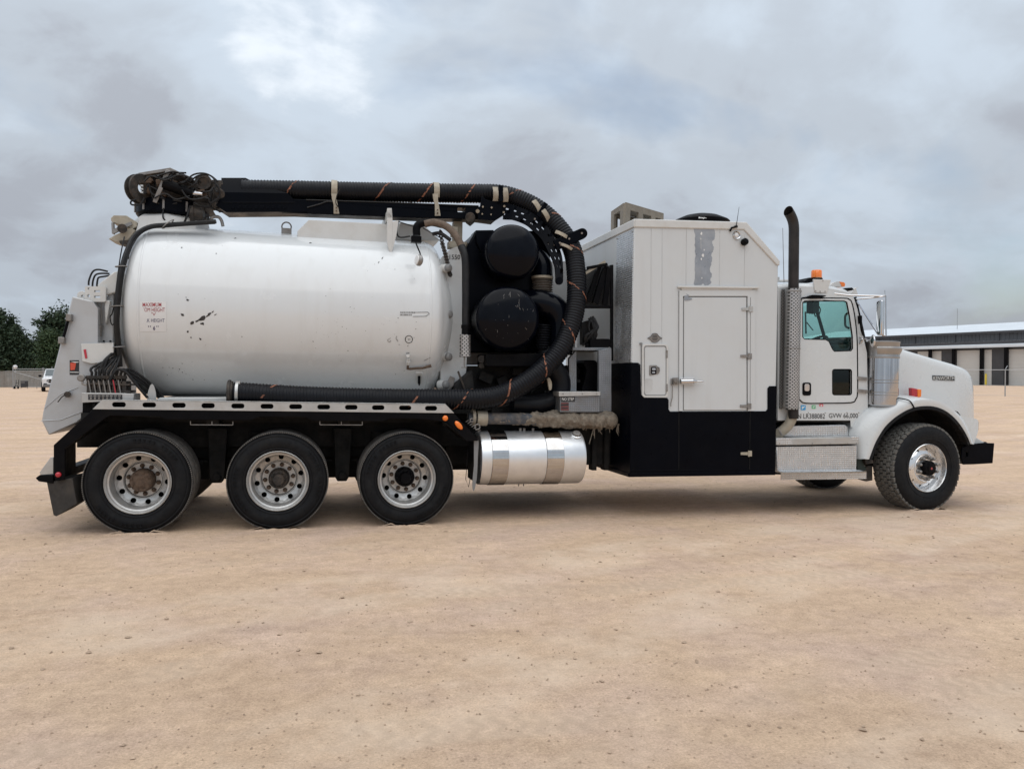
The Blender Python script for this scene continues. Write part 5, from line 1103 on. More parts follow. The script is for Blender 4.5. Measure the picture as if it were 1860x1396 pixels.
# rear light, camera and aerial
m = MB(); m.lathe([(.046, 0), (.050, -.012), (.044, -.022), (.036, -.016), (.034, -.006), (0, -.006)], P(1337.5, 427.5, CY0+.004), AX, 28); fl = m.build('flood_light', M_CHROME, CAB)
m = MB(); m.lathe([(.030, -.008), (.02, -.016), (0, -.018)], P(1337.5, 427.5, CY0+.004), AX, 20); m.build('flood_lens', M_DECAL, CAB)
m = MB(); m.lathe([(.03, 0), (.042, -.02), (.040, -.06), (.028, -.075), (0, -.078)], P(1349, 441.5, CY0+.004), (-.15, 1, -.25), 18); m.build('reversing_alarm', M_BLACK, CAB)
m = MB(); m.cyl(P(1337, 413, CY0-.02), P(1337, 410, CY0-.02), .02, 10); m.tube([P(1326, 420, CY0-.01), P(1329, 414, CY0-.02), P(1336, 412, CY0-.02)], .012, 8); m.cyl(P(1337.5, 410, CY0-.02), P(1342.5, 376, CY0-.02), .004, 6, .002); m.build('aerial', M_BLACK, CAB)
# roof gear
m = MB()   # slotted steel stack housing, set skew on the roof
hc0 = P(1136.5, 369, .9); hu = Vector((.727, .437, 0)); hv = Vector((.03, .50, 0)); hb_ = zt+.02; ht = hc0.z
def hpt(u, v, z): return Vector((hc0.x, hc0.y, z))+hu*u+hv*v
def hslab(u0, v0, u1, v1, z0, z1, th=.03):
    a_, b_ = hpt(u0, v0, z0), hpt(u1, v1, z0); d_ = (b_-a_).normalized(); n_ = Vector((-d_.y, d_.x, 0))*th
    m.plate([a_, b_, b_+Vector((0, 0, z1-z0)), a_+Vector((0, 0, z1-z0))], (), n_)
for v in (0, 1):
    hslab(0, v, 1, v, ht-.07, ht); hslab(0, v, 1, v, hb_, hb_+.05)
    for u in (0, .33, .66): hslab(u, v, u+(.12 if u else .12), v, hb_+.05, ht-.07)
    hslab(.92, v, 1, v, hb_+.05, ht-.07)
for u in (0, 1):
    hslab(u, 0, u, 1, ht-.07, ht); hslab(u, 0, u, 1, hb_, hb_+.05)
    for v in (0, .75): hslab(u, v, u, v+.25, hb_+.05, ht-.07)
m.plate([hpt(0, 0, ht+.001), hpt(1, 0, ht+.001), hpt(1, 1, ht+.001), hpt(0, 1, ht+.001)], (), (0, 0, .012)); m.build('exhaust_housing', mk('brown_steel', (.22, .19, .15), .6, .1, var=.15, vs_=10), T)
m = MB(); c = P(1274, 399, .6); ftz = P(1274, 388.8, .5).z; m.lathe([(.30, -.30), (.33, -.12), (.345, -.10), (.33, -.085), (.22, -.035), (.10, -.006), (0, 0)], (P(1274, 399, .5).x, .5, ftz), (0, 0, 1), 40); FN = m.build('roof_fan_cover', M_BLACK, T)
m = MB()
for a, b, c, d in ((1269, 394, 1272, 396.6), (1272.4, 394.6, 1274.6, 396.6), (1275, 394.6, 1277, 396.6), (1277.3, 394.6, 1278.6, 398), (1279, 394.6, 1281, 396.6), (1281.4, 394.2, 1284, 396.6)): m.pxp(rr(a, b, c, d, .4, 1), .185, .003)
m.build('worn_fan_mark', M_WHITEINK, FN)
m = MB(); m.bb(5.4, 6.2, 1.7, 2.3, zt-.02, zt+.10); m.build('roof_box', M_TRIMW, T, bevel=.02)

# ---- tool rack and box behind the cabinet
m = MB()
for a, b in (((1111, 481), (1111, 655)), ((1060, 557.5), (1112, 557.5)), ((1066, 487), (1103, 480)), ((1064, 627), (1110, 627))): m.bar(P(*a, .45), P(*b, .45), .035, .035)
m.bar(P(1089, 483, .55), P(1067, 548, .55), .05, .05); m.bar(P(1101, 484, .50), P(1080, 552, .50), .06, .07); m.bar(P(1107, 486, .46), P(1098, 555, .46), .04, .06); RK = m.build('tool_rack', M_BLACK, T, bevel=.005)
m = MB(); m.pxp([(1060, 490), (1108, 482), (1108, 556), (1060, 556)], .64, .02); m.build('rack_mesh_panel', mk('grey_mesh', (.045, .047, .05), .6, .3, pattern='holes', pk=220), RK)
m = MB(); m.bar(P(1062, 497, .46), P(1099, 475, .46), .03, .03); m.build('rack_rail', M_BEIGE, RK)
m = MB(); m.pxp(rr(1072, 615, 1109, 631, 4, 3), .40, .2); m.build('rack_cushion', M_BLACK, RK, bevel=.01)
m = MB()
for k in range(7):
    a = (1062+rnd.uniform(0, 22), 572+rnd.uniform(0, 8)); m.tube(spline([P(*a, .5), P(a[0]+rnd.uniform(-8, 12), a[1]+18, .46), P(a[0]+rnd.uniform(-12, 8), a[1]+34, .46), P(1055+rnd.uniform(0, 20), 628, .5)]), .014, 6)
m.pxp([(1058, 585), (1080, 578), (1086, 600), (1078, 622), (1058, 626)], .56, .1); m.build('wand_hoses', M_CABLE, RK)
m = MB(); m.pxp([(1040, 631), (1110, 631), (1110, 636), (1040, 636)], .36, .6); m.pxp([(1087.5, 636), (1110.5, 632), (1110.5, 748), (1087.5, 748)], .30, .05); m.pxp([(1034, 650), (1047, 636), (1047, 712), (1034, 712)], .45, .06); m.build('rack_post', M_DIAMD, T, bevel=.004)
m = MB(); m.pxp([(1046, 636), (1088, 636), (1088, 712), (1046, 712)], .95, .05); m.build('rack_back_panel', M_WHITE, T)
m = MB(); m.pxp(sp2([(1060, 658), (1064, 654), (1088, 660), (1088, 712), (1058, 712), (1062, 690), (1066, 672)], 3), .55, .3); m.build('tool_bag', M_BLACK, T, bevel=.02)
m = MB(); m.pxp([(1017, 719), (1090, 719), (1090, 748), (1017, 748)], .22, .55); TB_ = m.build('step_box', M_DIAMD, T, bevel=.004)
m = MB(); m.pxp([(1015, 711), (1091, 711), (1091, 718), (1015, 719.5)], .20, .58); m.build('box_lid', M_ALU, TB_, bevel=.004)
m = MB()
for a in (1023, 1058, 1084): m.cyl(P(a, 715, .2), P(a, 715, .19), .008, 6)
m.build('lid_screws', M_STEEL, TB_)
m = MB(); m.pxp([(1019, 720), (1044.5, 720), (1044.5, 729), (1019, 729)], .2145, .002); m.build('no_step_plate', M_BLACKINK, TB_)
m = MB(); letter(m, 'NO STEP', lambda a, b: P(a, b, .212), 1020.8, 721.8, 1042.5, 727, .0); m.build('no_step_lettering', M_WHITEINK, TB_)
m = MB(); m.pxp([(1019, 731), (1033, 731), (1033, 745), (1019, 745)], .2145, .002); m.build('small_red_decal', M_DKRED, TB_)
m = MB(); m.pxp([(1019, 734), (1033, 733), (1033, 736), (1019, 737)], .2125, .002); m.pxp([(1020, 740), (1032, 740), (1032, 742), (1020, 742)], .2125, .002); m.build('decal_print', M_BLACKINK, TB_)
m = MB(); m.pxp(sp2([(994, 688), (998, 686), (1002, 694), (1002, 706), (998, 708), (996, 698)], 3), .3, .03); m.build('rag', M_BEIGE, T)
m = MB()
for a, b in ((1078, 780), (1100, 780)): m.bb(P(a, 800, .6).x-.03, P(a, 800, .6).x+.03, .55, .68, .50, 1.0)
m.bb(4.72, 5.18, .62, 1.0, .56, 1.02); m.build('hanger_bracket', M_FRAME, T, bevel=.005)

# ---- cab
YC = .25
WIN = [(1457.5, 549), (1461, 546.5), (1533, 546.5), (1538, 549), (1543, 575), (1548, 610), (1548.3, 633), (1545.5, 637), (1515, 638), (1512, 635), (1505, 620), (1499, 616.8), (1461, 615.8), (1457.3, 612)]
PEEP = rr(1511.5, 670.5, 1546.5, 717, 4)
def grow(poly, k):
    cx_ = sum(p[0] for p in poly)/len(poly); cy_ = sum(p[1] for p in poly)/len(poly)
    return [(a+(k if a > cx_ else -k), b+(k if b > cy_ else -k)) for a, b in poly]
SIDE = [(1413, 522), (1455, 519.5), (1480, 520), (1510, 524), (1538, 530), (1551, 540), (1558, 562), (1568, 611), (1575, 640), (1577, 745), (1560, 763.5), (1446, 763.5), (1413, 763.5)]
m = MB(); m.pxp(SIDE, YC, .04, [grow(WIN, 1.5), grow(PEEP, 1.5)]); CABB = m.build('cab_side', M_WHITE, T, bevel=.008)
near = [P(a, b, YC) for a, b in SIDE]; FAR = 2.25
m = MB(); sh = lambda poly: [Vector((P(a, b, YC).x, FAR-.04, P(a, b, YC).z)) for a, b in poly]
m.plate(sh(SIDE), [sh(WIN), sh(PEEP)], (0, .04, 0)); m.build('cab_far_side', M_WHITE, T, bevel=.006)
DOORO = sp2([(1454.5, 552), (1457, 545), (1464, 542.5), (1530, 542.5), (1541, 544.5), (1546, 550), (1551, 572), (1555.5, 612), (1556.5, 660), (1556.5, 712), (1553, 724), (1545, 730), (1500, 731), (1464, 731), (1455, 726), (1452.5, 716), (1453, 640)], 3)
m = MB(); m.pxp(DOORO, YC-.018, .022, [WIN, PEEP]); CDR = m.build('cab_door', M_WHITE, T, bevel=.008, seg=3)
m = MB(); m.tube([P(a, b, YC+.0) for a, b in grow(DOORO, 1.0)], .008, 6, closed=True); m.build('door_seal', M_BLACK, CDR)
m = MB(); m.tube([P(a, b, YC-.012) for a, b in WIN], .009, 6, closed=True); m.tube([P(a, b, YC-.012) for a, b in PEEP], .009, 6, closed=True); m.build('window_rubber', M_BLACK, CDR)
m = MB(); m.pxp(WIN, YC+.004, .004); m.build('side_window', M_TEAL, CDR, smooth=0)
m = MB(); m.pxp(PEEP, YC+.004, .004); m.build('peep_window', M_GLASSD, CDR, smooth=0)
m = MB(); m.plate(sh(WIN), (), (0, .005, 0)); m.build('far_window', M_TEAL, T, smooth=0)
m = MB(); m.pxp(rr(1458, 694.5, 1473.5, 718, 4), YC-.026, .012); hn = m.build('door_handle', M_BLACK, CDR, bevel=.003)
m = MB(); m.pxp(rr(1461.5, 697, 1470.5, 710, 3), YC-.036, .008); m.build('handle_paddle', M_CHROME, CDR, bevel=.003)
# roof, back wall, floor
rf = [P(a, b, YC) for a, b in [(1413, 522), (1455, 519.5), (1480, 520), (1510, 524), (1538, 530), (1551, 540)]]
rows = [(YC-.002, -.01), (YC+.01, .018), (YC+.06, .045), (YC+.2, .062), (1.25, .085), (FAR-.2, .062), (FAR-.06, .045), (FAR-.01, .018), (FAR+.002, -.01)]
v = [Vector((p.x, y, p.z+dz*(1 if i < 5 else .3))) for i, p in enumerate(rf) for y, dz in rows]; k = len(rows)
m = MB(); m.add(v, [(i*k+j, i*k+j+1, (i+1)*k+j+1, (i+1)*k+j) for i in range(len(rf)-1) for j in range(k-1)]); RFO = m.build('cab_roof', M_WHITE, T, smooth=60)
m = MB(); xb_ = near[0].x; m.bb(xb_-.03, xb_, YC, FAR, near[-1].z, near[0].z+.05); m.build('cab_back_wall', M_WHITE, T, bevel=.01)
m = MB(); m.bb(xb_, near[9].x, YC+.03, FAR-.03, near[-1].z-.02, near[-1].z+.03); m.build('cab_floor', M_FRAME, T)
# windscreen with centre post
a, b = P(1552.5, 542, YC+.02), P(1568.5, 612, YC+.02)
m = MB(); m.add([a+Vector((.0, .05, 0)), Vector((a.x+.12, 1.25, a.z+.02)), Vector((a.x, FAR-.05, a.z)), b+Vector((0, .05, 0)), Vector((b.x+.16, 1.25, b.z)), Vector((b.x, FAR-.05, b.z))], [(0, 1, 4, 3), (1, 2, 5, 4)]); m.build('windscreen', M_CLEAR, T, smooth=0)
m = MB(); m.bar(Vector((a.x+.12, 1.25, a.z+.02)), Vector((b.x+.16, 1.25, b.z)), .035, .03)
m.bar(a+Vector((0, FAR-YC-.04, 0)), b+Vector((0, FAR-YC-.04, 0)), .05, .05); m.build('windscreen_post', M_BLACK, T)
m = MB(); m.tube([a+Vector((.005, .0, .02)), b+Vector((.005, 0, 0))], .018, 8); m.build('windscreen_rubber', M_BLACK, T)
# interior
m = MB(); xd = P(1522, 600, YC).x; m.bb(xd, near[8].x-.05, YC+.06, FAR-.06, 1.5, 2.10); m.bb(xd+.2, near[8].x+.05, YC+.06, FAR-.06, 2.0, 2.16); m.build('dashboard', M_INT, T, bevel=.04)
for y in (.75, 1.75):
    m = MB(); m.bb(7.45, 7.95, y-.25, y+.25, 1.62, 1.78); m.bb(7.40, 7.52, y-.24, y+.24, 1.72, 2.12); m.build('seat', M_INT, T, bevel=.05)
c = Vector((8.02, .72, 2.10)); m = MB(); m.tube([c+Matrix.Rotation(R(-35), 3, 'Y') @ Vector((.22*math.cos(i*PI/14), .22*math.sin(i*PI/14), 0)) for i in range(28)], .016, 8, closed=True); m.bar(c+Vector((-.12, 0, -.1)), c+Vector((.12, 0, .1)), .04); m.bar(c, c+Vector((.2, 0, -.3)), .05); m.build('steering_wheel', M_INT, T)
m = MB(); p_ = P(1478, 552, .9); m.bb(p_.x-.04, p_.x+.05, .85, 1.0, p_.z-.12, p_.z+.03); m.tube(spline([P(1485, 553, .9), P(1490, 562, .9), P(1487, 572, .9), P(1481, 574, .9), P(1479, 566, .9)]), .008, 6); m.tube([P(1472, 552, .9), P(1471, 570, .9)], .008, 6); m.pxp([(1475, 556), (1482, 556), (1481, 568), (1478, 570)], .88, .05); m.build('cab_radio', M_INT, T)
m = MB(); m.tube([P(1463, 566, 1.9), P(1464, 606, 1.9)], .012, 6); m.tube([P(1465, 585, 1.9), P(1477, 600, 1.9)], .008, 6); m.build('far_mirror_bracket', M_INT, T)
m = MB(); m.bb(near[1].x, near[4].x, YC+.1, FAR-.1, near[4].z-.06, near[4].z-.03); m.build('headliner', M_INT, T)
m = MB(); m.tube(spline([P(1543, 567, YC+.06), P(1536, 572, YC+.06), P(1535, 582, YC+.06), P(1536, 592, YC+.06), P(1542, 596, YC+.06)]), .014, 8); m.build('grab_handle', M_INT, T)
# lower body strip with lettering
m = MB(); m.pxp([(1446, 747.5), (1572, 746), (1567, 760), (1553, 776), (1546, 776), (1545, 763), (1446, 763.5)], YC-.012, .014); LS = m.build('sill_panel', M_WHITE, T, bevel=.004)
ps = lambda a, b: P(a, b, YC-.0145)
m = MB(); letter(m, 'IN LR388082', ps, 1446.5, 751, 1498.5, 760, .006); letter(m, 'GVW 66,000', ps, 1505.5, 750.2, 1558.5, 760.2, .006); m.build('sill_lettering', M_BLACKINK, LS)
m = MB()
for a_ in (1468.5, 1499, 1538.5, 1560): m.cyl(P(a_, 749.2, YC-.012), P(a_, 749.2, YC-.018), .007, 6)
m.build('sill_screws', M_STEEL, LS)
for nm, mt, bx in (('blue_sticker', M_BLUE, (1454.5, 735.5, 1463.5, 744.5)), ('green_sticker', M_GREEN, (1474.5, 735.5, 1481.5, 742)), ('red_sticker', M_PINK, (1488.5, 733.5, 1495.5, 738))):
    m = MB(); x0, y0, x1, y1 = bx; m.pxp(rr(x0, y0, x1, y1, 1, 2), YC-.003, .002); s_ = m.build(nm, mt, LS, smooth=0)
    m = MB(); m.bar(P(x0+2, y1-2, YC-.004), P(x1-2, y0+2, YC-.004), .002, .012); m.bar(P(x0+2, y0+2.5, YC-.004), P(x0+4, y0+4, YC-.004), .002, .012); m.build('sticker_mark', M_WHITEINK, LS)
# roof lights, visor
m = MB(); m.lathe([(0, 0), (.068, 0), (.066, .085), (.058, .098), (0, .10)], P(1483, 504.5, .55)+Vector((0, 0, 0)), (0, 0, 1), 24); BC = m.build('amber_beacon', M_AMBER, T)
m = MB(); m.pxp([(1462, 511), (1470, 504), (1494, 504), (1496, 508), (1478, 512), (1464, 513)], .45, .3); m.build('beacon_base', M_BLACK, BC, bevel=.008)
m = MB(); m.pxp([(1477.5, 507), (1510, 508), (1502, 532), (1480, 531)], .24, .02); BP = m.build('beacon_bracket', M_TRIMW, T, bevel=.004)
m = MB()
for a_, b_ in ((1482, 528), (1490, 529), (1499, 529), (1495, 509.5)): m.cyl(P(a_, b_, .24), P(a_, b_, .23), .006, 6)
m.build('bracket_rivets', M_STEEL, BP)
for (x0, y0, x1, y1, yd) in ((1507, 511, 1535, 521.5, .5), (1545, 522, 1563, 537, .45)):
    m = MB(); m.pxp(sp2([(x0, y1-3), (x0+8, y0+2), (x0+15, y0), (x1-8, y0+1), (x1-5, y1-1), (x0+6, y1-1)], 3), yd, .12); g_ = m.build('marker_housing', M_TRIMW, T, bevel=.015)
    if x0 < 1540:
        m = MB(); m.pxp(sp2([(x1-10, y0+.5), (x1-3, y0+1.5), (x1, y0+4), (x1-1, y1-1), (x1-6, y1-1.5)], 3), yd-.004, .128); m.build('marker_lens', M_AMBER, g_, bevel=.01)
for y in (1.0, 1.5): 
    m = MB(); pz = rf[4]; m.lathe([(.06, 0), (.05, .04), (0, .055)], (pz.x-.05, y, pz.z+.02), (0, 0, 1), 16); m.build('marker_lens', M_AMBER, T)
m = MB(); m.pxp([(1534, 523), (1548, 522), (1552, 526), (1545, 528)], .3, 1.9); m.build('visor_strip', M_BLACK, T, bevel=.005)
m = MB(); m.cyl(P(1413.5, 510, .7), P(1462, 510, .7), .018, 8); m.pxp([(1412.5, 503), (1416, 503), (1416, 512), (1412.5, 512)], .65, .1); m.build('air_horn', M_ALU, T)
m = MB(); m.tube([P(1454, 545, YC-.02), P(1457, 541, YC-.022), P(1466, 539.5, YC-.022), P(1475, 537, YC-.03)], .008, 6); m.pxp(sp2([(1469, 538), (1476, 535.5), (1492, 536), (1501, 537), (1490, 541), (1474, 542)], 3), YC-.05, .04); m.build('rain_deflector', M_BLACK, T)
# aerial, exhaust stack
m = MB(); m.cyl(P(1424, 513, .4), P(1421.7, 414, .4), .005, 6, .003); m.build('aerial', M_GREYPL, T)
YS = .17
sp_ = spline([P(1441, 760, YS), P(1441, 640, YS), P(1441.3, 525, YS), P(1442, 440, YS), P(1442, 415, YS), P(1440.5, 403, YS), P(1437, 393, YS-.01), P(1432, 384, YS-.03)], 8)
m = MB(); kk = len(sp_); rad = .0625
v = []; t = MB(); t.tube(sp_, rad, 24, caps=False)
# cut the mouth on a slant
vv = [Vector(p) for p in t.v]; nn = 24
for j in range(nn):
    p = vv[(kk-1)*nn+j]; t_ = (sp_[-1]-sp_[-2]).normalized(); n_ = Vector((-.84, -.42, .22)).normalized(); vv[(kk-1)*nn+j] = p-t_*((p-sp_[-1]).dot(n_)/t_.dot(n_))
inner = [p+(sp_[i//nn]-p)*.08 for i, p in enumerate(vv)]
fs = list(t.f); o = len(vv); fs += [tuple(x+o for x in f[::-1]) for f in t.f]; fs += [((kk-1)*nn+j, (kk-1)*nn+(j+1) % nn, o+(kk-1)*nn+(j+1) % nn, o+(kk-1)*nn+j) for j in range(nn)]
m.add(vv+inner, fs); STK = m.build('exhaust_stack', mk('heat_stained_steel', (.032, .027, .025), .5, .5, var=.35, vs_=6, dirt=(.03, .025, .025), da=.6, ds=3), T)
gz0, gz1 = P(1441, 743, YS).z, P(1441, 525, YS).z; gc = P(1438.5, 640, YS)
m = MB(); n = 20; gr = .095; pts = []
for j in range(n+1):
    a_ = PI*(.95+1.1*j/n); pts.append((gc.x+gr*math.cos(a_), YS+gr*math.sin(a_)))
v = [(x, y, z) for z in (gz0, gz1) for x, y in pts]; m.add(v, [(j, j+1, n+2+j, n+1+j) for j in range(n)]); m.build('heat_guard', M_PERF, T, smooth=60)
m = MB(); a0_ = P(1412, 640, .40); m.bb(P(1411, 640, .3).x, gc.x-gr*.9, .215, .225, gz0, gz1); m.build('guard_side_panel', M_PERFD, T)
m = MB()
for zf in (gz0+.02, gz0+.75, gz1-.03): m.tube([(gc.x+(gr+.003)*math.cos(PI*(.95+1.1*j/12)), YS+(gr+.003)*math.sin(PI*(.95+1.1*j/12)), zf) for j in range(13)], .006, 5)
m.build('guard_band', M_STEEL, T)
m = MB(); m.tube(spline([P(1440, 738, YS+.02), P(1440, 752, YS+.02), P(1436, 765, YS+.03), P(1428, 776, YS+.05), P(1416, 786, YS+.08), P(1408, 793, YS+.12)]), .062, 16); m.build('exhaust_elbow', M_BEIGE, T)
m = MB(); m.tube([P(1413, 777, YS+.0), P(1420, 790, YS+.0)], .012, 6); m.build('elbow_clamp', M_STEEL, T)
# steps
m = MB(); m.plate([P(a, b, .26) for a, b in [(1420, 792), (1432, 776), (1440, 773), (1535, 771), (1540, 774), (1542, 792)]], (), (0, .5, 0)); m.build('upper_step', M_DIAM, T, bevel=.01)
m = MB(); m.pxp([(1410, 796), (1560, 793), (1560, 806), (1410, 808.5)], .08, .55); SB = m.build('step_tread', M_ALU, T, bevel=.008)
m = MB(); m.pxp([(1410, 795.5), (1438, 795), (1440, 806.5), (1410, 807.3)], .075, .56); m.build('tread_cap', M_DIAM, SB, bevel=.006); m = MB(); m.pxp([(1545, 792.8), (1560.4, 792.5), (1560.4, 798), (1545, 798.5)], .076, .1); m.build('tread_cap', M_DIAM, SB, bevel=.006)
m = MB()
for a_ in (1416, 1476, 1508, 1540, 1556): m.cyl(P(a_, 805, .08), P(a_, 805, .073), .006, 6)
m.build('tread_screws', M_STEEL, SB)
m = MB(); m.pxp([(1410, 811), (1557, 809), (1556, 856), (1412, 858)], .10, .55); BX = m.build('battery_box', M_DIAM, T, bevel=.008)
m = MB(); a_, b_ = P(1419, 857, .0), P(1574, 855.5, .0); m.plate([Vector((P(1412, 856, .1).x, .1, a_.z+.005)), Vector((P(1556, 856, .1).x, .1, a_.z+.005)), b_, a_], (), (0, 0, -.014)); m.plate([a_, b_, b_+Vector((0, 0, -.095)), a_+Vector((0, 0, -.095))], (), (0, .012, 0)); m.build('lower_step', M_DIAM, T, bevel=.003)
m = MB(); m.pxp([(1559, 820), (1574, 853), (1558, 856), (1556, 830)], .25, .3); m.build('side_shield', mk('dark_green_plastic', (.02, .035, .032), .6), T)
m = MB(); m.pxp([(1575, 846), (1585, 846), (1585, 872), (1574, 874), (1556, 869)], .28, .05); m.pxp([(1571, 834), (1586, 835), (1587, 841), (1573, 843)], .2, .08); m.build('fender_bracket', M_GREASE, T, bevel=.005)
m = MB(); m.bb(7.5, 8.7, .75, 1.7, .40, .8); m.cyl((7.3, .9, .5), (8.6, .9, .45), .11, 14); m.build('transmission', M_FRAME, T, bevel=.05)
m = MB(); m.bb(8.6, 10.0, .85, 1.65, .55, 1.5); m.build('engine', M_FRAME, T, bevel=.05)
# air cleaner
ax_ = P(1601, 680, .27); ar = .205; z0, z1 = P(1601, 737, .27).z, P(1601, 620, .27).z; zm = P(1601, 651, .27).z
m = MB(); m.lathe([(0, 0), (ar*.9, 0), (ar, .02), (ar, zm-z0)], (ax_.x, .27, z0), (0, 0, 1), 48); AC = m.build('air_cleaner', mk('stainless', (.50, .50, .51), .07, 1.0, var=.06, rv=.03), T)
m = MB(); m.lathe([(ar+.004, 0), (ar+.008, .012), (ar+.003, .03), (ar+.003, z1-zm-.03), (ar+.008, z1-zm-.02), (ar+.006, z1-zm-.004), (ar*.9, z1-zm), (0, z1-zm+.004)], (ax_.x, .27, zm), (0, 0, 1), 48); m.build('intake_cap', mk('brushed_steel', (.36, .35, .34), .34, .9, var=.1), AC)
m = MB(); vv = []
for j in range(11):
    a_ = PI*(1.2+.55*j/10)
    for h_, r_ in ((.05, ar+.006), (.10, ar+.03), (.13, ar+.03), (.15, ar+.006)): vv.append((ax_.x+r_*math.cos(a_), .27+r_*math.sin(a_), zm+h_))
m.add(vv, [(j*4+i, (j+1)*4+i, (j+1)*4+i+1, j*4+i+1) for j in range(10) for i in range(3)]); m.build('intake_scoop', MATS['brushed_steel'], AC)
m = MB()
for py in (690, 695, 712, 717): zz = P(1601, py, .27).z; m.lathe([(ar+.001, -.004), (ar+.005, 0), (ar+.001, .004)], (ax_.x, .27, zz), (0, 0, 1), 48)
m.build('cleaner_band', M_STEEL, AC)
for py in (686, 709): m = MB(); m.bar(P(1556, py, .24), P(1575, py+2, .24), .03, .04); m.build('cleaner_bracket', M_STEEL, AC)
m = MB(); m.cyl((ax_.x, .24, z0-.02), (ax_.x, .24, z0+.01), .02, 8); m.cyl((ax_.x+.1, .27, zm+.0), (ax_.x+.15, .6, zm+.12), .1, 14); m.build('cleaner_outlet', M_BLACK, AC)
# mirrors
m = MB(); m.tube([P(1516, 533, .20), P(1540, 536, .1), P(1608, 537.5, -.03)], .011, 8); m.tube([P(1555, 543, .22), P(1580, 541, .06), P(1603, 538.5, -.03)], .010, 8); m.tube([P(1556.5, 547, .22), P(1592.5, 603, -.0)], .011, 8)
m.tube([P(1609.5, 537, -.06), P(1609.5, 610, -.06)], .009, 8); m.tube([P(1599, 538, 0), P(1608, 536.5, -.05), P(1607.5, 527, -.05)], .006, 6); m.tube([P(1602, 609, -.02), P(1609.5, 609, -.06)], .008, 6); MR = m.build('mirror_bracket', M_CHROME, T)
m = MB(); a_ = P(1593, 575, 0).x; b_ = P(1603.5, 575, 0).x; zt_, zb_ = P(1598, 545, 0).z, P(1598, 609, 0).z; m.bb(a_+.02, b_-.01, -.05, .03, zb_, zt_); m.build('mirror_housing', M_CHROME, MR, bevel=.018, seg=3)
m = MB(); m.bb(a_+.012, a_+.022, -.045, .025, zb_+.02, zt_-.02); m.build('mirror_glass', mk('mirror_glass', (.55, .58, .60), .03, 1.0, var=.02, rv=.01), MR)
m = MB(); m.lathe([(0, -.012), (.065, -.008), (.078, .004), (.078, .014), (.05, .035), (0, .045)], P(1587, 619, -.02), (-.88, .46, 0), 28); m.build('convex_mirror', M_CHROME, MR)
m = MB(); m.tube(spline([P(1562, 620, .25), P(1568, 615, .2), P(1578, 618, .1), P(1586, 620, 0)]), .010, 8); m.tube(spline([P(1560, 624, .26), P(1564, 622, .22), P(1566, 616, .2), P(1562, 613, .24)]), .012, 8); m.build('mirror_arm', M_CHROME, MR)
m = MB(); m.tube(spline([P(1563, 574, .22), P(1563, 585, .19), P(1565, 600, .2), P(1568, 608, .24)]), .012, 8); m.pxp([(1561.5, 573), (1566, 573), (1566, 586), (1562.5, 588)], .18, .04); m.build('wiper_arm', M_BLACK, T)

# ---- hood, fender, bumper
st = [(1572, 614, .45), (1600, 622, .46), (1632, 631.5, .48), (1690, 649, .52), (1735, 662, .56), (1750, 667.5, .60), (1758, 673, .65), (1762.5, 680, .70), (1764, 690, .73)]
m = MB(); rows = []
for px, py, Y in st:
    t_ = P(px, py, Y); zt_ = t_.z; x_ = t_.x; yl = Y-.04
    lo = 1.36 if px < 1700 else (1.25 if px < 1740 else 1.10)
    half = [(yl-.02, lo), (yl-.02, lo+.04), (yl-.012, zt_-.30), (yl, zt_-.12), (yl+.012, zt_-.05), (yl+.045, zt_-.012), (yl+.10, zt_+.008), (yl+.3, zt_+.03), (1.25, zt_+.045)]
    rows.append([Vector((x_, y, z)) for y, z in half]+[Vector((x_, 2.5-y, z)) for y, z in half[-2::-1]])
k = len(rows[0]); m.add([p for r_ in rows for p in r_], [(i*k+j, i*k+j+1, (i+1)*k+j+1, (i+1)*k+j) for i in range(len(rows)-1) for j in range(k-1)]+[tuple((len(rows)-1)*k+j for j in range(k))]); HD = m.build('hood', M_WHITE, T, smooth=50)
m = MB(); xg = rows[-1][0].x; m.bb(xg-.02, xg+.03, .80, 1.70, .95, 1.62); m.build('radiator_grille', M_CHROME, HD, bevel=.02)
hy = lambda a: .52-.04-.012+(.04)*(a-1690)/45-.012
m = MB(); m.plate([P(a, b, hy(a)) for a, b in ((1694.5, 681.5), (1734.5, 683), (1734.5, 691), (1694.5, 690))], (), (0, .01, 0)); NP = m.build('name_plate', M_BLACKINK, HD)
m = MB(); letter(m, 'KENWORTH', lambda a, b: P(a, b, hy(a)-.0025), 1695.5, 683, 1733.5, 689.8, .0); m.build('name_lettering', M_WHITEINK, HD)
inn = [(1579, 834), (1589, 807), (1598, 790), (1608, 775), (1620, 763), (1632.5, 753.5), (1647, 745), (1662, 739.5), (1679, 737.3), (1696, 738), (1712, 743), (1725, 751), (1737, 762), (1747, 775), (1756, 790), (1763, 806)]
out = [(1570, 833), (1579, 804), (1588, 785), (1598, 768), (1610, 755), (1623, 744), (1640, 734), (1658, 728), (1678, 725.5), (1697, 726.5), (1714, 732), (1729, 741.5), (1742, 754), (1752, 769), (1760, 787), (1767, 806)]
crn = [(1552, 833), (1548, 806), (1549, 786), (1556, 770), (1566, 756), (1580, 744), (1598, 733), (1618, 725), (1640, 720), (1662, 720), (1684, 724.5), (1706, 731), (1726, 741.5), (1742, 754.5), (1756, 779), (1767, 807)]
inn, out, crn = sp2(inn, 3), sp2(out, 3), sp2(crn, 3)
m = MB(); L = []
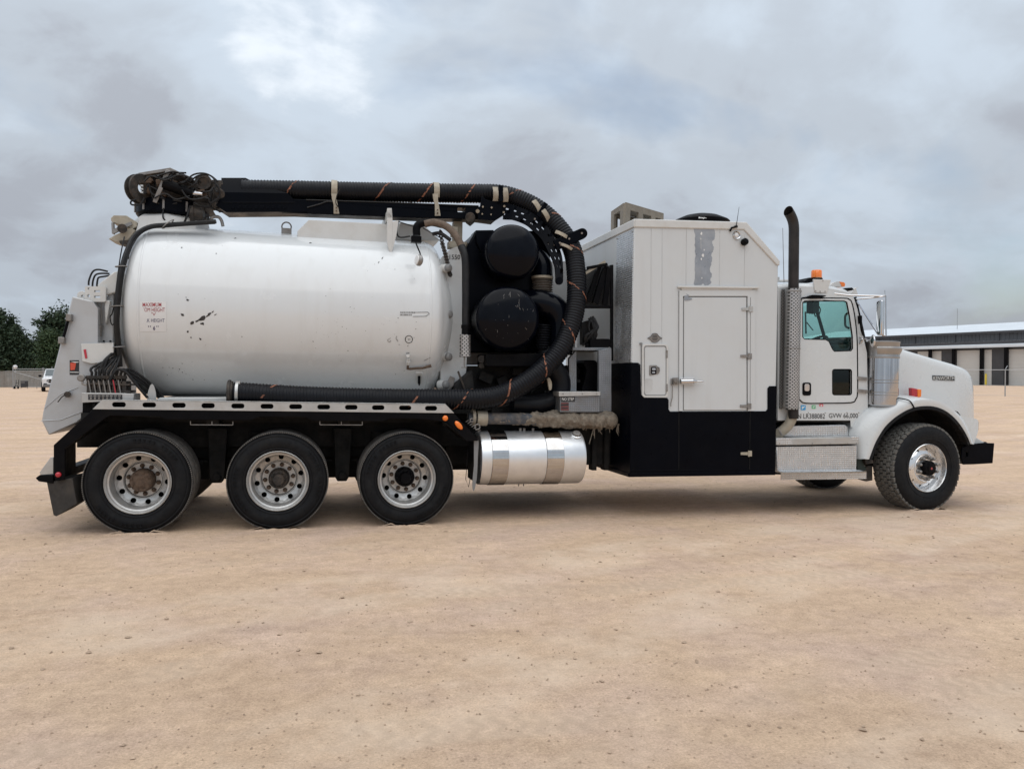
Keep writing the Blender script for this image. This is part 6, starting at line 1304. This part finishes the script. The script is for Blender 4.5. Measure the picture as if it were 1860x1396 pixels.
for i, (a, b, c) in enumerate(zip(inn, out, crn)):
    t = i/(len(inn)-1)
    A, B_, C_ = P(*a, .06), P(*b, .055), P(*c, .20); mid = (B_+C_)/2+Vector((0, -.025, 0)); C2 = P(*c, .20)+Vector((0, .10, .012 if .2 < t < .9 else 0)); D_ = Vector((C2.x, .75, C2.z))
    L.append([A+Vector((0, .05, 0)), A, A.lerp(B_, .5)+Vector((0, -.008, 0)), B_, mid, C_, C2, D_])
k = len(L[0]); m.add([p for r_ in L for p in r_], [(i*k+j, i*k+j+1, (i+1)*k+j+1, (i+1)*k+j) for i in range(len(L)-1) for j in range(k-1)]); FD = m.build('front_fender', M_WHITE, T, smooth=50)
m = MB()
for i in range(len(inn)-1):
    a, b = P(*inn[i], .055), P(*inn[i+1], .055); cc = P(1676, 845, .055); ra, rb = a+(cc-a).normalized()*.042, b+(cc-b).normalized()*.042
    m.plate([a, b, rb, ra], (), (0, .10, 0))
m.build('fender_lip', M_TYRE, FD, bevel=0)
m = MB(); m.tube(spline([P(1629, 722.5, .17), P(1640, 724, .09), P(1651, 727, .045), P(1656, 732, .042), P(1661, 741, .045)]), .008, 6); m.build('fender_joint', M_BLACK, FD)
m = MB(); m.plate([P(*p, .62) for p in [(1590, 842)]+inn[4:-6]+[(1758, 842)]], (), (0, .03, 0)); 
lin = [(P(*p, .075)+Vector((0, 0, -.012)), Vector((P(*p, .075).x, .66, P(*p, .075).z-.012))) for p in inn]; m.add([q for ab in lin for q in ab], [(2*i, 2*i+1, 2*i+3, 2*i+2) for i in range(len(lin)-1)]); m.build('wheel_arch_liner', M_FRAME, T)
m = MB(); m.pxp(sp2([(1738, 752), (1750, 756), (1766, 759), (1774, 761), (1777, 766), (1776.5, 782), (1773, 794), (1768, 807), (1762, 800), (1756, 778)], 3), .16, .42); NH = m.build('headlight_pod', M_WHITE, FD, bevel=.03, seg=3)
m = MB(); m.pxp([(1773.5, 765), (1778.5, 766), (1778, 781), (1773, 783)], .19, .34); m.build('headlight', M_CHROME, FD, bevel=.008)
m = MB(); m.pxp([(1656, 704), (1666.5, 706), (1666.5, 722), (1656.5, 720)], .28, .06); ml = m.build('turn_signal', M_RED, FD, bevel=.006)
m = MB(); m.pxp([(1667, 706.5), (1674, 707), (1673.5, 720.5), (1667, 721.5)], .285, .055); m.cyl(P(1666, 722, .31), P(1666, 730, .31), .02, 8); m.build('signal_lens', M_AMBER, FD, bevel=.006)
m = MB(); m.pxp([(1748, 812), (1762, 806), (1788, 804), (1806.5, 804.5), (1803.5, 841), (1770, 843), (1749.5, 843.5), (1746, 830)], .17, .02, [rr(1755, 820, 1758.5, 829, 1.5, 3)])
bx0, bx1 = P(1790, 806, .17).x, P(1806, 806, .17).x; m.bb(bx1-.05, bx1, .19, 2.33, P(1803, 841, .17).z, P(1803, 805, .17).z); m.pxp([(1786, 803), (1792, 802), (1795, 805), (1786, 806)], .3, .05); m.build('front_bumper', M_NAVY, T, bevel=.008)
m = MB(); m.pxp([(1766, 790), (1790, 804), (1767, 807)], .30, 1.2); m.build('bumper_valance', M_WHITE, T, bevel=.008)

# ---------------------------------------------------------------- warehouse behind
def thing(name, label, cat, loc=(0, 0, 0), group=None, rz=0.0):
    o = bpy.data.objects.new(name, None); COL.objects.link(o); o.location = loc; o.rotation_euler = (0, 0, rz)
    o['label'] = label; o['category'] = cat
    if group: o['group'] = group
    return o
M_CHAR = mk('charcoal_cladding', (.060, .060, .065), .55, .2, var=.10, vs_=.6)
M_CLAD2 = mk('grey_ribbed_cladding', (.085, .087, .092), .55, .2, var=.10, vs_=.6)
M_ROOFM = mk('pale_metal_roof', (.66, .70, .74), .42, .25, var=.04, vs_=.3)
M_RDOOR = mk('off_white_roller_door', (.52, .50, .47), .55, var=.04, vs_=.5)
M_YEL = mk('yellow_paint', (.70, .52, .04), .5)
M_CONC = mk('concrete', (.36, .34, .31), .85, var=.1, vs_=1)
GALV = mk('galvanised_steel', (.36, .37, .38), .45, .7, var=.1, vs_=8)
wa = PD(1860, 676, 90.0); wb = PD(1634, 676, 103.5)
wdir = Vector((wa.x-wb.x, wa.y-wb.y, 0)).normalized(); wn = Vector((wdir.y, -wdir.x, 0))
if wn.dot(CAM_POS-wa) < 0: wn = -wn
WH = thing('warehouse', 'dark grey warehouse with pale metal roof and white roller doors behind the truck cab', 'warehouse', (wb.x, wb.y, 0), None, math.atan2(wdir.y, wdir.x))
# local frame: x along the wall, y away from the camera, z up
flip = 1 if Matrix.Rotation(math.atan2(wdir.y, wdir.x), 3, 'Z') @ Vector((0, 1, 0)) @ wn < 0 else -1
def wx(px):      # where a pixel column meets the wall line
    d = ray(px, 676, WB); a = wdir; c = Vector((wb.x-CAM_POS.x, wb.y-CAM_POS.y)); den = d.x*a.y-d.y*a.x
    return (c.y*d.x-c.x*d.y)/den*-1
def wz(px, py):
    x = wx(px); p = wb+wdir*x; dep = (p-CAM_POS).dot(Vector((WB[2].x, WB[2].y, 0)).normalized())
    return CAM_POS.z+(676-py)*dep/F_PX
def wbox(name, mat, x0, x1, y0, y1, z0, z1, par=None, bevel=0):
    m = MB(); m.bb(x0, x1, min(y0*flip, y1*flip), max(y0*flip, y1*flip), z0, z1); return m.build(name, mat, par or WH, bevel=bevel)
X0, X1 = wx(1400), wx(1860)+30
zc = wz(1800, 626.5); zcl0 = wz(1800, 619); zE = wz(1800, 601)*1.02; 
WALL = wbox('wall', M_CHAR, X0, X1, .25, .5, 0, zc+.5)
wbox('upper_wall', M_CLAD2, X0, X1, 3.0, 3.2, zc, zE)
m = MB()
for i in range(int((X1-X0)/.45)): x = X0+i*.45; m.bb(x, x+.12, *sorted((2.96*flip, 3.0*flip)), zc+.3, zE)
rb_ = m.build('cladding_ribs', M_CLAD2, WH); rb_['kind'] = 'stuff'
m = MB(); a = flip; m.add([(X0, -.5*a, zc), (X1, -.5*a, zc), (X1, 3.0*a, zc+.62), (X0, 3.0*a, zc+.62), (X0, -.5*a, zc-.30), (X1, -.5*a, zc-.30), (X1, 3.0*a, zc+.3), (X0, 3.0*a, zc+.3)], [(0, 1, 2, 3), (4, 7, 6, 5), (0, 4, 5, 1), (1, 5, 6, 2), (2, 6, 7, 3), (3, 7, 4, 0)]); m.build('canopy_roof', M_ROOFM, WH)
m = MB(); ze = zE; m.add([(X0, 2.6*a, ze), (X1, 2.6*a, ze), (X1, 16*a, ze+1.75), (X0, 16*a, ze+1.75), (X0, 2.6*a, ze-.15), (X1, 2.6*a, ze-.15), (X1, 16*a, ze+1.5), (X0, 16*a, ze+1.5)], [(0, 1, 2, 3), (4, 7, 6, 5), (0, 4, 5, 1), (1, 5, 6, 2), (2, 6, 7, 3), (3, 7, 4, 0)]); RF = m.build('roof', M_ROOFM, WH)
wbox('gutter', M_CHAR, X0, X1, 2.5, 2.62, ze-.28, ze-.02)
for k in range(-1, 6): x = wx(1637)+k*(wx(1722)-wx(1637))*.86; wbox('downpipe', M_CHAR, x-.1, x+.1, 2.86, 3.0, zc+.6, ze-.2)
for p0_, p1_, top in ((1665, 1689, 638), (1691.5, 1708, 638), (1736.6, 1781.8, 635.5), (1786.5, 1799.5, 635.5), (1831, 1878, 634), (1884, 1899, 634)):
    x0, x1 = wx(p0_), wx(p1_); zt_ = wz(1780, 635.5)
    d_ = wbox('roller_door', M_RDOOR, x0, x1, .18, .24, .02, zt_)
    m = MB()
    for z in [i*.42+.4 for i in range(int((zt_-.4)/.42)+1)]: m.bb(x0, x1, *sorted((.165*flip, .18*flip)), z, z+.03)
    s_ = m.build('door_slat', M_RDOOR, d_)
for px_ in (1692.5-2, 1733.5, 1784, 1828.5): x = wx(px_); wbox('post', M_BLACK, x-.16, x+.16, -.32, -.02, 0, zc-.2)
x = wx(1797.5); yb = thing('bollard', 'yellow steel bollard at the foot of the warehouse wall beside a door', 'bollard', (0, 0, 0)); p = wb+wdir*x+wn*.8; yb.location = (p.x, p.y, 0)
m = MB(); m.lathe([(.11, 0), (.11, 1.3), (.09, 1.38), (0, 1.41)], (0, 0, 0), (0, 0, 1), 14); m.build('post', M_YEL, yb); m = MB(); m.lathe([(.16, 0), (.15, .04), (.11, .05)], (0, 0, 0), (0, 0, 1), 14); m.build('base', M_CONC, yb)
m = MB(); x = wx(1693)-2; m.cyl((x+.0, 9*a, ze+.5), (x+.0, 9*a, ze+3.6), .035, 6); m.build('roof_mast', GALV, WH)
wbox('apron', M_CONC, X0, X1, -2.5, .25, -.12, .015)

# ---------------------------------------------------------------- fences
M_WIRE = mk('chain_wire', (.30, .30, .30), .5, .6)
fp0 = PW(1825.6, 719.7); fdir = (PW(1990, 722)-PW(1700, 718)); fdir.z = 0; fdir.normalize()
CF = thing('chain_link_fence', 'low galvanised chain link fence with cranked posts in front of the warehouse', 'fence', (fp0.x, fp0.y, 0), None, math.atan2(fdir.y, fdir.x))
fh = 1.72
for k in range(-5, 6):
    x = k*4.0*1.5; m = MB(); m.cyl((x, 0, -.05), (x, 0, fh+.05), .035, 8); m.tube([(x, 0, fh), (x+.04, .05, fh+.12), (x+.12, .16, fh+.26)], .02, 6); m.build('fence_post', GALV, CF)
m = MB(); m.cyl((-30, 0, fh), (30, 0, fh), .024, 6); m.build('top_rail', GALV, CF)
m = MB(); m.cyl((-30, 0, .06), (30, 0, .06), .006, 4); m.build('bottom_wire', GALV, CF)
m = MB(); s = .16
for i in range(int(60/s)):
    x = -30+i*s
    for sg in (1, -1):
        x1_ = x+sg*fh
        if -30 < x1_ < 30: m.add([(x-.0015, 0, .05), (x+.0015, 0, .05), (x1_+.0015, 0, fh), (x1_-.0015, 0, fh)], [(0, 1, 2, 3)])
w_ = m.build('wire_mesh', M_WIRE, CF, smooth=0, weld=False); w_['kind'] = 'stuff'

M_PANEL = mk('weathered_grey_fence_panel', (.25, .245, .23), .85, var=.18, vs_=1.4, dirt=(.16, .12, .09), da=.5, ds=.8)
g0 = PW(60, 703.5); gx = Vector((WB[0].x, WB[0].y, 0)).normalized()
SF = thing('sheet_fence', 'grey solid panel fence in front of the dark trees', 'fence', (g0.x, g0.y, 0), None, math.atan2(gx.y, gx.x))
s1 = (g0-CAM_POS).length/F_PX
for k in range(-12, 26):
    m = MB(); x0 = k*1.55; hgt = 1.68+.04*math.sin(k*2.1)
    m.bb(x0, x0+1.53, .3, .34, .02, hgt)
    for j in range(5): m.bb(x0+.08+j*.3, x0+.2+j*.3, .285, .3, .02, hgt)
    m.build('fence_panel', M_PANEL, SF)
m = MB(); m.bb(-19, 40, .26, .36, 1.60, 1.68); m.build('fence_cap_rail', M_PANEL, SF)
GT = thing('pipe_gate', 'galvanised pipe gate with diagonal brace beside the grey panel fence', 'gate', (PW(24, 704.5).x, PW(24, 704.5).y, 0), None, math.atan2(gx.y, gx.x))
gw = (102-24)*s1
m = MB(); m.cyl((0, 0, 0), (0, 0, 2.15), .05, 8); m.build('gate_post', GALV, GT)
m = MB(); m.cyl((gw*.72, .2, 0), (gw*.72, .2, 2.1), .04, 8); m.build('gate_post', GALV, GT)
m = MB(); m.cyl((gw*.55, .2, 0), (gw*.55, .2, 2.05), .04, 8); m.build('gate_post', GALV, GT)
m = MB()
for z in (1.72, 1.9, .12): m.cyl((0, 0, z), (gw, 0, z), .026, 6)
m.build('gate_rail', GALV, GT)
m = MB(); m.cyl((.1, 0, 1.62), (gw*.95, 0, .2), .024, 6); m.build('gate_brace', GALV, GT)
m = MB(); s = .14
for i in range(int(gw/s)+14):
    for sg in (1, -1):
        xa_ = i*s-(0 if sg < 0 else 1.8); xb2 = xa_+sg*1.75
        if 0 < xa_ < gw and 0 < xb2 < gw: m.add([(xa_-.002, .01, .12), (xa_+.002, .01, .12), (xb2+.002, .01, 1.85), (xb2-.002, .01, 1.85)], [(0, 1, 2, 3)])
w_ = m.build('wire_mesh', M_WIRE, GT, smooth=0, weld=False); w_['kind'] = 'stuff'
lp = PW(28, 704); LP = thing('globe_lamp', 'white globe lamp on a thin post by the gate', 'lamp', (lp.x, lp.y, 0))
m = MB(); m.cyl((0, 0, 0), (0, 0, 1.95), .03, 8); m.build('lamp_post', GALV, LP)
m = MB(); m.lathe([(.02, -.02), (.10, 0), (.19, .10), (.21, .2), (.16, .33), (0, .38)], (0, 0, 1.93), (0, 0, 1), 16); m.build('globe', mk('white_globe', (.7, .7, .7), .4), LP)
bp = PW(44.5, 705.5); BN = thing('metal_bin', 'small dark upright bin on thin legs in front of the pipe gate', 'bin', (bp.x, bp.y, 0), None, math.atan2(gx.y, gx.x))
m = MB(); m.bb(-.23, .23, -.22, .22, .12, .70); m.bb(-.25, .25, -.24, .24, .70, .74); m.build('body', mk('dark_bin', (.03, .032, .038), .5), BN, bevel=.02)
for x in (-.36, .3):
    m = MB(); m.cyl((x*.7, 0, .2), (x, 0, 0), .025, 6); m.build('leg', M_STEEL, BN)
m = MB(); m.bb(-.18, .18, -.226, -.221, .56, .63); m.build('label_strip', M_STEEL, BN)
hp_ = PW(29.5, 706); HT_ = thing('hand_truck', 'dark upright hand truck with small wheels by the gate post', 'hand truck', (hp_.x, hp_.y, 0), None, math.atan2(gx.y, gx.x))
m = MB()
for x in (-.12, .12): m.tube([(x, 0, .1), (x+.05, .1, .55), (x+.02, .15, .85)], .022, 6)
for z in (.3, .55): m.cyl((-.12, .05, z), (.14, .08, z), .018, 6)
m.build('frame', M_BLACK, HT_)
for x in (-.17, .17): m = MB(); m.lathe([(.03, -.03), (.12, -.03), (.13, 0), (.12, .03), (.03, .03)], (x, .02, .13), (1, 0, 0), 16); m.build('wheel', M_TYRE, HT_)
m = MB(); m.bb(-.2, .2, -.22, .02, .02, .05); m.build('toe_plate', M_BLACK, HT_)
# post in front of the fence
pp_ = PW(67, 706); 
m = MB(); m.cyl((0, 0, 0), (0, 0, .45), .03, 8); m.cyl((0, 0, .45), (0, 0, .5), .045, 8)
o = m.build('marker_post', M_STEEL, None); o.location = (pp_.x, pp_.y, 0); o['label'] = 'short grey marker post on the dirt before the pipe gate'; o['category'] = 'post'

# ---------------------------------------------------------------- parked pickup, half hidden by the tank door
cp = PW(80, 711.0); sc_ = (cp-CAM_POS).dot(WB[2])/F_PX
PK = thing('parked_pickup', 'white pickup parked nose forward by the fence, half hidden by the tank door', 'pickup', (cp.x+.97*gx.x, cp.y+.97*gx.y, 0), None, R(18))
def ploft(name, mat, secs, par, bevel=.03):
    m = MB(); k = len(secs[0]); m.add([p for s in secs for p in s], [(i*k+j, i*k+(j+1) % k, (i+1)*k+(j+1) % k, (i+1)*k+j) for i in range(len(secs)-1) for j in range(k)]+[tuple(range(k))[::-1], tuple((len(secs)-1)*k+j for j in range(k))]); return m.build(name, mat, par, bevel=bevel)
def rect(y, x, z0, z1, ch=.08): return [(-x, y, z0), (-x, y, z1-ch), (-x+ch, y, z1), (x-ch, y, z1), (x, y, z1-ch), (x, y, z0)]
M_CAR = mk('white_car_paint', (.68, .69, .70), .25, var=.02, coat=.6)
ploft('body', M_CAR, [rect(0, .90, .50, 1.05), rect(.08, .95, .40, 1.14), rect(1.35, .95, .40, 1.20), rect(1.5, .95, .40, 1.16), rect(5.2, .94, .42, 1.16)], PK)
ploft('cabin', M_CAR, [rect(1.35, .84, 1.12, 1.22, .03), rect(2.1, .70, 1.12, 1.83), rect(3.2, .70, 1.12, 1.83), rect(3.6, .84, 1.12, 1.22, .03)], PK)
m = MB(); m.add([(-.74, 1.39, 1.30), (.74, 1.39, 1.30), (.62, 2.00, 1.80), (-.62, 2.00, 1.80)], [(0, 1, 2, 3)]); m.build('windscreen', mk('car_glass', (.05, .07, .08), .05), PK)
m = MB(); m.bb(-.52, .52, -.03, .03, .72, 1.0); g_ = m.build('grille', M_BLACK, PK, bevel=.02); m = MB(); m.bb(-.5, .5, -.04, -.03, .84, .88); m.build('grille_bar', M_CHROME, g_)
for sx in (-1, 1):
    m = MB(); m.plate([(sx*.55, -.02, .80), (sx*.88, .04, .84), (sx*.90, .06, 1.02), (sx*.56, -.01, .98)], (), (0, .05, 0)); m.build('headlight', mk('car_headlight', (.18, .18, .19), .1, .5) if sx < 0 else MATS['car_headlight'], PK)
    m = MB(); m.plate([(sx*.62, -.05, .52), (sx*.86, .0, .52), (sx*.86, .0, .68), (sx*.62, -.05, .66)], (), (0, .05, 0)); m.build('fog_lamp', M_BLACK, PK)
    m = MB(); m.box((sx*1.08, 1.55, 1.27), (.22, .10, .16)); m.bar((sx*.9, 1.58, 1.2), (sx*1.02, 1.57, 1.24), .05); m.build('wing_mirror', M_BLACK, PK, bevel=.03)
    for y in (.95, 4.2):
        m = MB(); m.lathe([(.20, -.12), (.36, -.13), (.385, -.08), (.385, .08), (.36, .13), (.20, .12)], (sx*.84, y, .385), (1, 0, 0), 28); w_ = m.build('wheel', M_TYRE, PK); m = MB(); m.lathe([(.24, -.10), (.22, -.06), (.05, -.08), (0, -.08)], (sx*.84, y, .385), (-sx*-1, 0, 0), 20); m.build('rim', M_RIM, w_)
m = MB(); m.bb(-.9, .9, -.08, .1, .36, .60); m.build('bumper', mk('grey_bumper', (.12, .12, .12), .6), PK, bevel=.04)

# ---------------------------------------------------------------- trees
M_LEAF = mk('dark_green_leaves', (.030, .050, .026), .6, var=.45, vs_=.9, spec=.3)
M_LEAF2 = mk('mid_green_leaves', (.042, .070, .030), .6, var=.45, vs_=.8, spec=.3)
M_BARK = mk('bark', (.10, .08, .06), .9, var=.3, vs_=6, bump=.5)
def tree(name, label, px, py, lobes, mat, seed, n=11000, leaf=.2):
    n = int(n*2.6)
    b = PW(px, py); rn = random.Random(seed); dep = (b-CAM_POS).dot(Vector((WB[2].x, WB[2].y, 0)).normalized()); s = dep/F_PX
    rt = thing(name, label, 'tree', (b.x, b.y, 0), 'trees behind the grey fence')
    rgt = gx; fwd = Vector((-gx.y, gx.x, 0))
    L = []      # lobes: pixel centre and radii -> local
    for lx, ly, rx, ry in lobes: L.append((rgt*((lx-px)*s)+fwd*rn.uniform(-.6, .6)+Vector((0, 0, CAM_POS.z+(676-ly)*s)), rx*s, ry*s))
    tr = MB(); top = max(l[0].z for l in L)
    tr.tube([Vector((0, 0, -.1)), Vector((.1, 0, top*.3)), Vector((-.05, 0, top*.6)), Vector((0, 0, top*.9))], [.26, .2, .13, .05], 10)
    for c, rx, rz in L:
        for q in range(2):
            e = c+Vector((rn.uniform(-.5, .5)*rx, rn.uniform(-.5, .5)*rx, rn.uniform(-.3, .4)*rz)); z0 = top*rn.uniform(.2, .5); tr.tube([Vector((0, 0, z0)), Vector((e.x*.5, e.y*.5, (z0+e.z)*.52)), e], [.1, .06, .02], 6)
    tr.build('trunk', M_BARK, rt)
    vol = [rx*rx*rz for _, rx, rz in L]; tot = sum(vol); m = MB()
    for (c, rx, rz), vv_ in zip(L, vol):
        k = int(n*vv_/tot); tw = []
        for i in range(max(k//26, 3)):      # twigs: clumps on the lobe's shell and inside
            d = Vector((rn.gauss(0, 1), rn.gauss(0, 1), rn.gauss(0, 1))).normalized(); rad = rn.uniform(.45, 1.0)**.5*(1+.18*noise.noise(d*2.3+c))
            tw.append((c+Vector((d.x*rx, d.y*rx, d.z*rz))*rad, rn.uniform(.22, .5)))
        for p, w_ in tw:
            for j in range(26):
                q = p+Vector((rn.gauss(0, w_), rn.gauss(0, w_), rn.gauss(0, w_*.8)))
                a1 = Vector((rn.gauss(0, 1), rn.gauss(0, 1), rn.gauss(0, .6))).normalized(); a2 = a1.cross(Vector((rn.gauss(0, 1), rn.gauss(0, 1), rn.gauss(0, 1)))).normalized()
                l = leaf*rn.uniform(.6, 1.3); m.add([q-a1*l, q+a2*l*.45, q+a1*l, q-a2*l*.45], [(0, 1, 2, 3)])
    m.build('crown', mat, rt, smooth=0, weld=False)
tree('broadleaf_tree', 'large dark broadleaf tree behind the globe lamp and grey panel fence', 6, 701, [(-6, 600, 34, 36), (14, 640, 40, 34), (-26, 645, 36, 40), (28, 612, 18, 22), (40, 655, 20, 22), (5, 665, 40, 18), (-15, 578, 18, 16)], M_LEAF, 1, 13000)
tree('broadleaf_tree', 'bushy dark tree with a taller leafy tip next to the tank door', 98, 700, [(92, 605, 22, 24), (108, 640, 34, 36), (80, 645, 22, 26), (115, 575, 10, 22), (95, 580, 13, 14), (128, 620, 26, 30), (72, 588, 8, 8), (92, 665, 34, 16)], M_LEAF, 2, 12000)
tree('broadleaf_tree', 'lower mid green tree in front of the taller dark ones', 92, 702, [(94, 620, 13, 18), (96, 645, 16, 20), (90, 660, 14, 14)], M_LEAF2, 3, 4000, .15)
tree('broadleaf_tree', 'wide dark tree standing behind the white parked pickup', 150, 698, [(150, 630, 40, 40), (190, 640, 40, 38), (170, 600, 26, 26)], M_LEAF, 4, 8000)

# bolts, rivets, letters and fittings that are too small to pick apart one by one
TINY = ('arm_bolt', 'tank_fitting', 'sill_lettering', 'warning_text_bar', 'blue_decal_lettering', 'red_decal_lettering', 'round_stencil', 'scratch', 'base_bolts', 'guide_bolts', 'saddle_bolt', 'lid_screws', 'sill_screws', 'tread_screws', 'bracket_rivets', 'bracket_bolts', 'placard_marking', 'decal_scrap', 'decal_print', 'badge_print', 'worn_fan_mark', 'fender_stencil', 'worn_raised_lettering', 'sticker_mark', 'no_step_lettering', 'name_lettering', 'tank_number')
for o in COL.objects:
    if o.type == 'MESH' and o.parent and o.name.split('.')[0] in TINY: o['kind'] = 'stuff'
